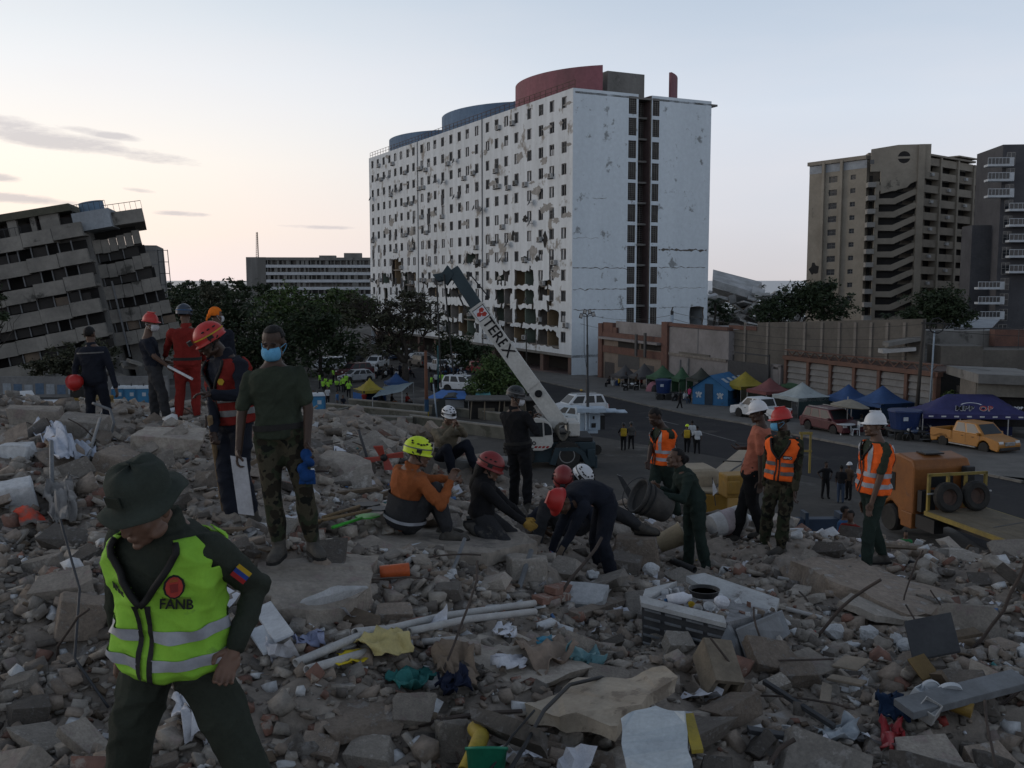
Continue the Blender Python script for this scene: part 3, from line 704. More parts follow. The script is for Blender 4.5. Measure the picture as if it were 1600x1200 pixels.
# centre bay: balconies on the left, zigzag stair parapets, big gable panel
bw=B_.px(1366,300)[0]
m=MB();s0=B_.px(1376,260)[0]
g=[(0,zB-4.8),(0,zB-.2),(LB*.45,zB+.55),(LB,zB+.55),(LB,zB-5.2),(LB*.82,zB-5.6),(LB*.62,zB-8.2),(s0,zB-9.4),(s0-.2,zB-4.8)]
m.prism([B_.pt(a,b,0)for a,b in g],B_.n*-.5);m.build('gable_panel',M_tan,tt)
def disc(fr,s,z,r,d,name='round_window',m_=None,ry=None):
 m=MB();m.prism([fr.pt(s+r*math.cos(a*.3927),z+(ry or r)*math.sin(a*.3927),d)for a in range(16)],fr.n*-.2);return m.build(name,m_ or M_black,tt)
dr=B_.px(1411,246);disc(B_,dr[0],dr[1],1.25,.012)
m=MB();B_.box(m,dr[0]-1.4,dr[0]+1.4,dr[1]-.28,dr[1]+.16,.014,.08);m.build('window_bar',M_tan,tt)
m=MB();c=B_.px(1361,253);B_.box(m,c[0]-.4,c[0]+.4,c[1]-.45,c[1]+.45,.01,.05);m.build('window',M_glassd,tt)
for k in range(11):
 zf=lz(B_,1353,293+20.75*k)
 m=MB();B_.box(m,-.6,bw,zf,zf+1.0,-1.6,1.2);m.build('balcony',M_balc,tt)
 m=MB();B_.box(m,.2,bw-.2,zf+1.0,zf+2.6,-2.2,-2.0);m.build('balcony_door',M_black,tt)
 s1,s2,s3=B_.px(1372,300)[0],B_.px(1395,300)[0],B_.px(1431,300)[0]
 zz=lz(B_,1385,298+20.75*k)
 m=MB();m.prism([B_.pt(a,b,-.05)for a,b in ((s1,zz),(s1,zz+1.15),(s2,zz+1.15),(s3-.6,zz+2.9),(s3,zz+2.9),(s3,zz+1.85),(s3-.5,zz+1.7),(s2+.3,zz-.1))],B_.n*-.35);m.build('stair_parapet',M_tan,tt)
 if k<10:disc(B_,B_.px(1406-.35*k,300)[0],zz+3.1,.62,-.6)
 m=MB();B_.box(m,bw,s1+.05,zz-1,zz+1.9,-.5,0);m.build('pier',M_tan,tt)
 m=MB();B_.box(m,s1+.1,s3,zz+.7,zz+2.6,-1.4,-1.2);m.build('stair_hall',M_black,tt)
m=MB();s3=B_.px(1431,300)[0];B_.box(m,s3,s3+1.3,zb,zB+.5,-1.2,.5);m.build('pilaster',M_tan,tt)
# right wing: four bays of recessed balconies with parapets
be=[C_.px(u,300)[0]for u in (1443,1470,1497,1522,1538)]
for k in range(12):
 z=zC-.2-SZ*k
 for j in range(4):
  m=MB();C_.box(m,be[j]+.35,be[j+1]-.25,z-1.55,z,-.5,.0);m.build('parapet',M_tan if (j+k)%3 else M_tan2,tt)
  if k and (j+k)%2:
   m=MB();c=(be[j]+be[j+1])/2;C_.box(m,c-.4,c+.4,z-.9,z-.3,.01,.5);m.build('air_conditioner',MATS['ac_casing'],tt)
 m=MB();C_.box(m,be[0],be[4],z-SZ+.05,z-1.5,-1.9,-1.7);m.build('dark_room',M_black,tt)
for j in range(5):
 m=MB();C_.box(m,be[j]-.25,be[j]+.35,zb,zC+(.3 if j<3 else -1),-1.7,.35);m.build('pilaster',M_tan,tt)
m=MB();C_.box(m,0,be[3],zC+.1,zC+.5,-8,.5);C_.box(m,be[2],be[3]+1.0,zC+.9,zC+1.2,-5,.3);m.build('roof_edge',M_tan2,tt)
# ---- dark grey tower at the right edge
M_dk=mat('charcoal_render',(.082,.082,.088),(.06,.06,.066),.3,.9,.2)
q0=at(1553,520,185);dt=thing('charcoal_tower','charcoal apartment tower with white railed balconies at the right edge','building',q0)
fr=Fr(q0,(1,-.12,0));zt4=fr.px(1560,226)[1]
mb=MB();fr.box(mb,0,22,-14,zt4,-14,0);mb.build('wall',M_dk,dt)
m=MB();fr.box(m,fr.px(1525,470)[0],0,-14,fr.px(1540,350)[1],-10,-4);m.build('side_wing',M_dk,dt)
for k in range(12):
 z=zt4-3.6-2.85*k
 for s,w,h in ((.7,.75,1.1),(5.2,.4,.9)):
  m=MB();fr.box(m,s,s+2*w,z,z+2*h,.003,.06,1);
  for a,b in ((0,.5),(.5,1)):
   fr.box(m,s+2*w*a+.08,s+2*w*b-.06,z+.08,z+h-.04,.06,.075,0);fr.box(m,s+2*w*a+.08,s+2*w*b-.06,z+h+.04,z+2*h-.08,.06,.075,0)
  m.build('window',[M_glassd,M_balc],dt)
M_bwhite=mat('white_balcony_slab',(.5,.53,.56),(.4,.42,.44),.8)
def balc(u0,u1,v,h=16):
 s0,z0=fr.px(u0,v+h);s1,z1=fr.px(u1,v);m=MB();a=.35
 fr.box(m,s0,s1,z0,z0+.4,.05,2.2);fr.box(m,s1-.75,s1,z0+.4,z1,.05,2.2);m.build('balcony',M_bwhite,dt)
 m=MB();fr.box(m,s0+.05,s1-.8,z0+.42,z1-.1,2.1,2.13);m.build('balcony_glass',M_glassd,dt)
 m=MB();fr.box(m,s0,s1-.75,z1-.1,z1,2.08,2.2);n=6
 for k in range(n+1):s=s0+(s1-.8-s0)*k/n;fr.box(m,s,s+.06,z0+.4,z1-.05,2.08,2.16)
 m.build('railing',M_bwhite,dt)
for v in (248,271,296):balc(1537,1578,v,14)
for v in (318,342,366,390,414):balc(1570,1618,v,13)
for v in (440,463,486):balc(1522,1563,v,12)
# ---- pancaked building near the sea
q0=at(1150,500,200);pk=thing('pancaked_building','heap of fallen white floor slabs by the sea','collapsed building',q0)
M_slabw=mat('fallen_white_slab',(.5,.5,.5),(.3,.3,.29),.4)
m=MB();a,b,c,d=at(1114,432,200),at(1190,452,196),at(1176,468,188),at(1113,448,190)
m.prism([a,b,c,d],V((0,0,1.4)));m.prism([d+V((0,0,-.1)),c+V((0,0,-.1)),b.lerp(c,.5)+V((0,0,-3)),a.lerp(d,.5)+V((0,0,-3))],V((.3,.5,0)));m.build('tilted_roof_slab',M_slabw,pk)
for k in range(150):
 t=rnd.random();u=1105+150*rnd.random();lim=455+max(0,(u-1190))*.22;v=lim+(508-lim)*rnd.random()
 p=at(u,v,rnd.uniform(186,206));m=MB();m.box((0,0,0),(rnd.uniform(1.2,4.5),rnd.uniform(.8,2.5),rnd.uniform(.25,.6)),(rnd.uniform(-.6,.6),rnd.uniform(-.7,.7),rnd.uniform(0,3)));o=m.build('slab',(M_slabw,M_conc,M_slabw)[k%3],pk,world=False);o.location=p-q0
# ---- walls and sheds along the far side of the street
M_brick=mat('red_brick',(.15,.08,.062),(.105,.06,.05),1.5,.92,.4,bsc=9)
M_plast=mat('lilac_grey_plaster',(.24,.225,.225),(.18,.168,.165),.3,.92,.3,bsc=2,c3=(.12,.115,.11),sc3=.25,f3=.63)
M_beige=mat('dusty_beige_wall',(.21,.17,.14),(.15,.125,.105),.4,.92,.3)
M_block=mat('grey_block_wall',(.145,.132,.115),(.1,.092,.082),.35,.95,.4,bsc=4,c3=(.07,.065,.06),sc3=.25,f3=.6)
w0=V((10.6,122,GZ(0,122)));FW=Fr(w0,(.3778,-.9259,0))
def W(u,v):return FW.px(u,v)
ga=thing('brick_garage','two-storey brick and plaster garage with dark shutters behind the grey canopies','building',w0)
def wb(name,root_,mt,u0,u1,v0,v1,d0=-.3,d1=0.0,fr=FW,z0=None):
 m=MB();um,vm=(u0+u1)/2,(v0+v1)/2;s0,s1=fr.px(u0,vm)[0],fr.px(u1,vm)[0];zz1,zz0=fr.px(um,v0)[1],fr.px(um,v1)[1]
 fr.box(m,s0,s1,zz0 if z0 is None else z0,zz1,d0,d1);return m.build(name,mt,root_)
wb('wall',ga,M_beige,941,1040,524,600,-9,0,z0=-.5)
wb('parapet',ga,M_plast,960,1040,505,524,-.5,-.2)
wb('brick_pier',ga,M_brick,937,943,505,600,-.4,.25,z0=-.5);wb('brick_pier',ga,M_brick,1036,1045,503,600,-.4,.25,z0=-.5)
wb('stepped_gable',ga,M_brick,943,958,504,524,-.4,.1);wb('stepped_gable',ga,M_brick,943,964,511,524,-.4,.08)
wb('brick_band',ga,M_brick,943,1036,523,532,-.1,.2);wb('brick_band',ga,M_brick,943,1036,545,556,-.1,.15)
wb('canopy_strip',ga,M_plast,943,1036,530.5,534,0,.8)
wb('window_band',ga,M_black,966,999,535,545,-.2,.02);wb('window_band',ga,M_black,1002,1034,535,547,-.2,.02)
wb('shutter',ga,M_dsteel,966,999,556,576,-.2,.03);wb('door',ga,mat('dark_door',(.06,.055,.055),None,2),945,960,566,592,-.2,.03)
wb('shutter',ga,M_dsteel,1008,1022,571,590,-.2,.03);wb('roof_bracket',ga,M_dsteel,1003,1006,522,556,.8,.95);wb('roof_bracket',ga,M_dsteel,1017,1020,520,558,.8,.95)
pw=thing('plaster_wall','lilac grey plaster wall with a cracked lower band behind the lamp post','wall',FW.pt(W(1045,540)[0],0))
wb('wall',pw,M_plast,1045,1138,514,620,-9,0,z0=-.5);wb('broken_band',pw,M_broken,1046,1137,556,560,0,.15);wb('broken_band',pw,M_block,1062,1110,552,556,0,.12)
wb('coping',pw,M_brick,1045,1138,508,513,-.6,.1);wb('joint',pw,M_frame,1090,1091,514,556,0,.04)
wb('pipe',pw,M_frame,1075,1077,560,585,0,.12);wb('pipe',pw,M_frame,1062,1064,562,600,0,.12)
FG=Fr(FW.pt(W(1137,540)[0],0,-.6),(.49,-.872,0))
gw=thing('block_wall','tall grey block wall with pale pilasters above the louvred shed','wall',FG.O)
zA_=FG.px(1205,503)[1];zE_=FG.px(1440,498)[1];sa,se=FG.px(1140,510)[0],FG.px(1442,500)[0]
m=MB();m.prism([FG.pt(sa,-2),FG.pt(sa,FG.px(1140,516)[1]),FG.pt(FG.px(1183,510)[0],FG.px(1183,513)[1]),FG.pt(FG.px(1184,510)[0],FG.px(1184,504)[1]),FG.pt(FG.px(1230,510)[0],FG.px(1230,503)[1]),FG.pt(se,zE_),FG.pt(se,-2)],FG.n*-.4);m.build('wall',M_block,gw)
m=MB();FG.box(m,sa,FG.px(1183,510)[0],FG.px(1160,515)[1],FG.px(1160,509)[1],-.5,.1);m.build('brick_course',M_brick,gw)
for u in (1165,1200,1230,1258,1285,1312,1337,1362,1387,1414):
 m=MB();s=FG.px(u,520)[0];FG.box(m,s-.13,s+.13,-1,FG.px(u,502)[1]-.1,.003,.12);m.build('pilaster',mat('pale_pilaster',(.22,.2,.175),(.16,.145,.13),1),gw)
wb('iron_gate',gw,M_dsteel,1145,1209,566,625,.5,.62,z0=-.3);wb('gate_bar',gw,M_dsteel,1152,1210,552,554,.5,.6);wb('gate_bar',gw,M_dsteel,1152,1153.4,554,570,.5,.6);wb('gate_bar',gw,M_dsteel,1209,1210.4,554,570,.5,.6)
m=MB();s=W(1208,580)[0]
for u0,u1,v0,v1 in ((1208,1211.5,570,600),(1220,1224,570,600),(1208,1224,569,573),(1211,1221,577,600)):
 s0,s1=W(u0,580)[0],W(u1,580)[0];FW.box(m,s0,s1,W(1215,v1)[1],W(1215,v0)[1],.05,.3)
m.build('door_surround',M_plast,gw)
sh=thing('louvred_shed','long shed front of grey louvre slats in an orange steel frame','shed',FW.pt(W(1228,600)[0],0))
M_orange_st=mat('rust_orange_steel',(.15,.08,.058),(.1,.06,.048),1.5,.8,.2)
M_louv=mat('grey_louvre_slat',(.2,.195,.19),(.14,.137,.133),.8,.8,.1)
bays=[1229,1264,1299,1336,1375,1418,1464];zl=W(1228,555)[1];zl2=W(1466,580)[1]
M_orst2=M_orange_st
for u in bays:
 m=MB();s=W(u,600)[0];FW.box(m,s-.16,s+.16,-.2,zl,-.2,.22);m.build('post',M_orange_st,sh)
sl=[W(u,600)[0]for u in bays]
m=MB();FW.box(m,sl[0]-.3,sl[-1]+.3,zl-.35,zl,-.25,.3);m.build('top_beam',M_orange_st,sh)
m=MB();FW.box(m,sl[0]-.3,sl[-1]+.3,zl+.45,zl+.55,-.25,.1)
for k in range(28):
 s=sl[0]+(sl[-1]-sl[0])*k/28;e=(sl[-1]-sl[0])/28;m.bar(FW.pt(s,zl+(.02 if k%2 else .5),0),FW.pt(s+e,zl+(.5 if k%2 else .02),0),.07)
m.build('roof_truss',M_orange_st,sh)
for a,b in zip(sl,sl[1:]):
 for k in range(9):
  z=.2+(zl-.6)*k/9;h=(zl-.6)/9;m=MB();m.obox(FW.pt(a+.17,z,.1),FW.ux*(b-a-.34),FW.n*-.14+V((0,0,h*.92)),FW.n*-.02+V((0,0,-.02)));m.build('slat',M_louv,sh)
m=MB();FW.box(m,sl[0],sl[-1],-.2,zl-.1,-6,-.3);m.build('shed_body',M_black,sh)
m=MB();FW.box(m,sl[0],sl[-1],zl-.1,zl+.02,-6,-.26);m.build('roof',M_rust,sh)
# ---- ruined low buildings at the right
r0=at(1535,620,66);ru=thing('ruined_low_house','ruined low concrete house with a sagging roof slab behind the purple canopy','building',r0)
fr=Fr(r0,(1,-.12,0))
def rb(root_,name,mt,u0,u1,v0,v1,d0,d1,tilt=0):
 m=MB();s0,z0=fr.px(u0,v1);s1,z1=fr.px(u1,v0);m.obox(fr.pt(s0,z0,d0),fr.ux*(s1-s0)+V((0,0,tilt)),fr.n*(d1-d0),V((0,0,z1-z0)));return m.build(name,mt,root_)
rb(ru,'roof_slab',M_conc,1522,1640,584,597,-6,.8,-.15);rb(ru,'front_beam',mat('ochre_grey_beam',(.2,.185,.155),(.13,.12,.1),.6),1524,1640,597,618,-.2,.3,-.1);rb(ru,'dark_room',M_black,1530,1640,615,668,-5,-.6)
rb(ru,'wall',M_block,1520,1534,596,668,-3,.2)
r1=at(1500,590,78);rw=thing('rubble_walled_yard','dark block walls of a wrecked yard below the charcoal tower','wall',r1);fr=Fr(r1,(1,-.05,0))
rb(rw,'wall',M_block,1468,1537,541,606,-3,0);rb(rw,'wall',M_block,1538,1640,548,592,-4,-.5);rb(rw,'wall',M_conc,1440,1600,522,548,-8,-5)
rb(rw,'brick_wall',M_brick,1586,1640,519,546,-4.8,-3.8);rb(rw,'broken_slab',M_conc,1478,1560,588,596,.2,3,.3);rb(rw,'broken_slab',M_slabw,1378,1430,546,552,-1,.2,.2);rb(rw,'broken_slab',M_conc,1385,1440,535,541,-1,.5,.5)
for u in (1535,1590):
 rb(rw,'yard_post',M_dsteel,u,u+1.5,512,545,.05,.15)
rb(rw,'yard_rail',M_dsteel,1490,1640,514,515.5,.05,.15,.2)
r2=at(1510,515,120);rr=thing('white_roofed_shed','low shed with a white sheet roof beyond the yard walls','shed',r2);fr=Fr(r2,(1,0,0))
m=MB();m.prism([at(1475,516,118),at(1488,501,128),at(1562,500,128),at(1546,517,118)],V((0,0,.12)));m.build('roof_sheet',mat('white_roof_sheet',(.33,.35,.37),(.25,.26,.28),.5),rr)
rb(rr,'front_beam',M_bwhite,1472,1550,514,520,1.5,2);rb(rr,'front_beam',M_bwhite,1562,1640,517,521,1.5,2);rb(rr,'wall',M_black,1478,1640,520,535,-3,1)
# ---- walls behind the trees and left yard wall with graffiti colours
q0=at(60,620,96);yw=thing('yard_wall','long pale wall with worn posters behind the parked truck','wall',q0);fr=Fr(q0,(1,.02,0))
rb(yw,'wall',mat('stained_pale_wall',(.2,.2,.2),(.13,.128,.125),.5),-60,262,588,640,-.4,0)
for k in range(7):rb(yw,'poster',mat('torn_poster_%s'%('pale','blue')[k%2],((.3,.33,.36),(.1,.15,.22))[k%2],None,3),5+k*17,17+k*17,599+(k%3),616,.01,.03)
# ------------------------------------------------------------------ trees
M_leaf=mat('dark_leaf',(.034,.05,.022),(.02,.033,.015),1.2,.7,0,fine=.3,contrast=.1)
M_leaf2=mat('mid_green_leaf',(.07,.11,.032),(.036,.062,.02),1.2,.7,0,fine=.3,contrast=.1)
M_leaf3=mat('dry_olive_leaf',(.055,.058,.034),(.035,.038,.024),1.2,.75,0,fine=.3,contrast=.1)
M_bark=mat('dark_bark',(.055,.047,.04),(.03,.026,.023),4,.95,.5)
def leaf_mesh(name,blobs,n,size,mt,parent,seed=1,clump=26,shell=.55,spread=.16):
 """small leaf faces gathered in clumps through the blobs of a crown"""
 g=np.random.default_rng(seed);P=[];wts=np.array([b[1]*b[2]*b[3]for b in blobs])**.67;wts=wts/wts.sum();org=np.array(wloc(parent))
 for (c,rx,ry,rz),w in zip(blobs,wts):
  k=max(4,int(n*w/clump));d=g.normal(size=(k,3));d/=np.linalg.norm(d,axis=1)[:,None]
  r=(shell+(1-shell)*g.random(k))*(1+.22*g.normal(size=k)).clip(.5,1.4);cc=np.array(c)+d*r[:,None]*np.array([rx,ry,rz])
  sp=spread*(rx+ry+rz)/3*(.6+.8*g.random(k))
  q=np.repeat(cc,clump,0)+g.normal(size=(k*clump,3))*np.repeat(sp,clump)[:,None]*np.array([1,1,.6]);P.append(q)
 P=np.concatenate(P)-org;m=len(P);s=size*(.6+.8*g.random(m))[:,None]
 a=g.normal(size=(m,3));a[:,2]*=.6;a/=np.linalg.norm(a,axis=1)[:,None];b=g.normal(size=(m,3));b-=a*(a*b).sum(1)[:,None];b/=np.linalg.norm(b,axis=1)[:,None]
 vs=np.stack([P-a*s,P+b*s*.42,P+a*s,P-b*s*.42],1).reshape(-1,3);f=np.arange(m*4).reshape(-1,4)
 return np_mesh(name,vs,f,mt,parent)
def limb(mb,p,q,r0,r1,wob=.12,n=5):
 pts=[];L=(q-p).length
 for i in range(n+1):
  t=i/n;w=math.sin(t*math.pi)*wob*L;pts.append(p.lerp(q,t)+V((rnd.uniform(-w,w),rnd.uniform(-w,w),rnd.uniform(-w,w)*.5)))
 mb.tube(pts,[r0+(r1-r0)*i/n for i in range(n+1)],6);return pts
def tree(name,label,base,blobs,n,size,mt=None,seed=1,tr=.25,group=None,twigs=0,**kw):
 o=thing(name,label,'tree',base,group);mb=MB();fork=base+V((0,0,.35*(blobs[0][0]-base).z))
 limb(mb,base-V((0,0,.3)),fork,tr,tr*.7,.05)
 for c,rx,ry,rz in blobs:
  e=limb(mb,fork,V(c),tr*.5,tr*.12)
  for k in range(3+twigs):
   d=V((rnd.uniform(-1,1)*rx,rnd.uniform(-1,1)*ry,rnd.uniform(-.3,1)*rz));s_=e[rnd.choice((2,3,4))];t=limb(mb,s_,V(c)+d*.95,tr*.2,tr*.05)
   if twigs:
    for j in range(4):limb(mb,t[rnd.choice((2,3,4))],V(c)+V((rnd.uniform(-1.1,1.1)*rx,rnd.uniform(-1,1)*ry,rnd.uniform(-.3,1.15)*rz)),tr*.08,tr*.03,n=3)
 mb.build('trunk',M_bark,o,smooth=True)
 leaf_mesh('crown',blobs,n,size,mt or M_leaf,o,seed,**kw);return o
def pb(u,v,ru,rv,Y,k=1.0):
 s=Y/F;return (at(u,v,Y),ru*s,max(ru,rv)*s*.8*k,rv*s)
def gnd(u,Y):p=at(u,500,Y);return V((p.x,Y,GZ(p.x,Y)))
LT=[('dense dark tree at the left end of the grove',285,150,[(285,495,34,40),(262,520,28,40)],M_leaf),('feathery olive tree beside the leaning block',325,165,[(325,480,26,32),(345,500,24,40)],M_leaf3),('tall dark tree behind the masked soldier',375,160,[(372,480,30,36),(355,520,34,46)],M_leaf),('bright green tree above the parked cars',455,140,[(455,478,34,34),(430,500,32,40),(478,505,30,40)],M_leaf2),('broad dark tree over the hi-vis group',500,125,[(500,500,40,42),(470,530,42,44),(530,520,34,40),(505,552,52,30)],M_leaf),('low dark tree behind the blue toilet',425,130,[(420,540,46,48),(390,570,40,40)],M_leaf),('round dark tree left of the grove middle',310,140,[(310,535,44,50),(340,560,44,40)],M_leaf),('pale leafed tree near the office block end',520,150,[(525,478,34,26),(560,482,30,24)],M_leaf2)]
for i,(lb,u,Y,bl,mt)in enumerate(LT):
 tree('grove_tree',lb,gnd(u,Y),[pb(*b,Y)for b in bl],4600,.30,mt,i+3,.32,'trees of the grove')
for i,(u,v,Y,w)in enumerate([(290,449,260,16),(322,447,270,13),(345,449,280,12),(372,446,265,13),(410,452,250,16),(262,452,240,14)]):
 tree('skyline_tree',('small skyline tree third from the grey concrete block','rounded skyline tree midway between the grey block and the office block','widest small tree on the skyline','thin skyline tree second from the office block','skyline tree beside the office block end wall','skyline tree beside the grey concrete block')[i],gnd(u,Y),[pb(u,v-1,w,8,Y),pb(u+w*.7,v+9,w,10,Y)],1300,.4,M_leaf,30+i,.3,'small trees on the skyline')
def palm(label,u,v,Y,r,base=None,group='palms'):
 b=base or gnd(u,Y);o=thing('palm_tree',label,'palm',b,group);top=at(u,v,Y);mb=MB();limb(mb,b,top,.22,.15,.02);mb.build('trunk',M_bark,o,smooth=True)
 mb=MB();s=r*Y/F
 for k in range(22):
  a=k*2.4;el=rnd.uniform(-.2,1.1);prev=None;n=6;w0=None
  d=V((math.cos(a),math.sin(a),0));side=V((-d.y,d.x,0))
  for i in range(n+1):
   t=i/n;p=top+d*s*t*math.cos(el*.6)+V((0,0,s*(math.sin(el)*t-.75*t*t)))
   if prev is not None:
    for sg in (-1,1):
     for h in (.25,.75):
      c=prev.lerp(p,h);e=c+side*sg*s*.26*math.sin(math.pi*min(.97,t*.9+.1))+d*s*.1-V((0,0,s*.12));q=c+(p-prev)*.42;mb.add([c,e,q],[(0,1,2)])
   prev=p
 mb.build('crown',M_leaf,o);return o
palm('palm in front of the grey concrete block',243,452,150,15);palm('palm rising over the grove centre',395,478,155,26);palm('palm right of the grey block, above the tree line',318,452,230,14);palm('bent palm beside the fallen white slabs',1190,447,215,9)
palm('palm at the foot of the apartment block end wall',1117,470,140,20);palm('slim palm at the foot of the tan tower',1384,492,150,12)
# the sprawling half-bare tree before the white block
b=gp(634,604);Yt=b.y
tree('sprawling_tree','wide half-bare dark tree in front of the white apartment block',b,[pb(628,500,40,30,Yt),pb(585,500,34,34,Yt),pb(560,480,32,24,Yt),pb(668,500,30,34,Yt),pb(600,540,40,22,Yt),pb(640,470,40,18,Yt)],3300,.26,M_leaf3,51,.5,None,5)
b=gp(640,612);Yt=b.y
tree('street_tree','dark leafy tree between the parked motorbikes and the white block',gp(715,592),[pb(712,545,30,24,112),pb(745,552,26,18,112)],2600,.24,M_leaf,53,.25)
b=gp(782,640)
tree('round_tree','bushy round green tree beside the crane boom',b,[pb(782,592,38,34,b.y),pb(752,606,26,28,b.y),pb(806,612,22,22,b.y),pb(770,575,24,18,b.y)],7000,.16,M_leaf2,54,.18)
tree('spreading_tree','flat spreading dark tree behind the grey block wall',gnd(1250,132),[pb(1255,470,48,22,132),pb(1300,480,34,24,132),pb(1210,488,40,18,132),pb(1275,452,34,14,132)],7000,.26,M_leaf,55,.35)
tree('spreading_tree','dark rounded tree below the charcoal tower',gnd(1465,118),[pb(1465,475,42,24,118),pb(1440,492,26,20,118),pb(1495,490,28,20,118)],5000,.24,M_leaf,56,.35)
tree('small_tree','small sparse tree among the fallen white slabs',gnd(1135,150),[pb(1132,488,18,14,150),pb(1118,480,14,12,150)],900,.24,M_leaf,57,.2)
tree('small_tree','low tree in front of the leaning block ruins',gnd(120,98),[pb(105,562,38,20,98),pb(150,556,36,24,98),pb(70,572,26,16,98)],3800,.22,M_leaf3,58,.2)
tree('small_tree','thin leafy tree at the left picture edge',gnd(-20,80),[pb(0,470,20,22,80),pb(8,505,26,18,80),pb(-25,490,30,40,80)],500,.2,M_leaf,59,.2)
o=thing('hedge_bush','dark green bush beside the low concrete roof','bush',gp(1500,640));leaf_mesh('foliage',[pb(1492,622,20,10,71),pb(1512,620,14,8,71)],1800,.12,M_leaf2,o,60)
# ------------------------------------------------------------------ vehicles (local frame: x forward, y left, z up)
def paint(n,c,rough=.42):return mat('paint_'+n,c,tuple(x*.85 for x in c),1.2,rough,.03,spec=.45,c3=tuple(x*.6+.03 for x in c),sc3=1.5,f3=.62,fine=.06)
M_tyre=mat('tyre_rubber',(.022,.022,.022),(.035,.033,.03),4,.9,.3)
M_rim=mat('wheel_rim',(.3,.3,.3),(.18,.18,.18),5,.5,0,metal=.3)
M_vglass=mat('vehicle_glass',(.022,.026,.03),(.016,.018,.02),1,.3,0,spec=.3,fine=0)
M_trim=mat('black_trim',(.025,.025,.026),None,3,.6,0)
M_lamp=mat('lamp_lens',(.55,.56,.55),(.4,.4,.4),4,.2,0)
M_lampr=mat('tail_lens',(.3,.02,.02),None,4,.3,0)
def X4(h,loc):return M.Translation(loc)@M.Rotation(h,4,'Z')
def wheel(parent,p,r=.36,w=.24,axis='Y',fancy=True):
 m=MB();q=M.Translation(p)@M.Rotation(R(90),4,'X');m.lathe([(r*.6,-w/2),(r*.93,-w/2),(r,-w*.32),(r,w*.32),(r*.93,w/2),(r*.6,w/2)],22,q)
 t=m.build('wheel',M_tyre,parent,world=False)
 m=MB();m.lathe([(0,-w*.38),(r*.6,-w*.42),(r*.62,w*.42),(r*.45,w*.3),(0,w*.36)],16,q)
 for k in range(5):
  a=k*1.2566;m.box(V(p)+V((math.cos(a)*r*.33,w*.34*(1 if p[1]>0 else -1),math.sin(a)*r*.33)),(r*.5,.05,r*.16),(0,-a,0))
 m.build('rim',M_rim,t,world=False);return t
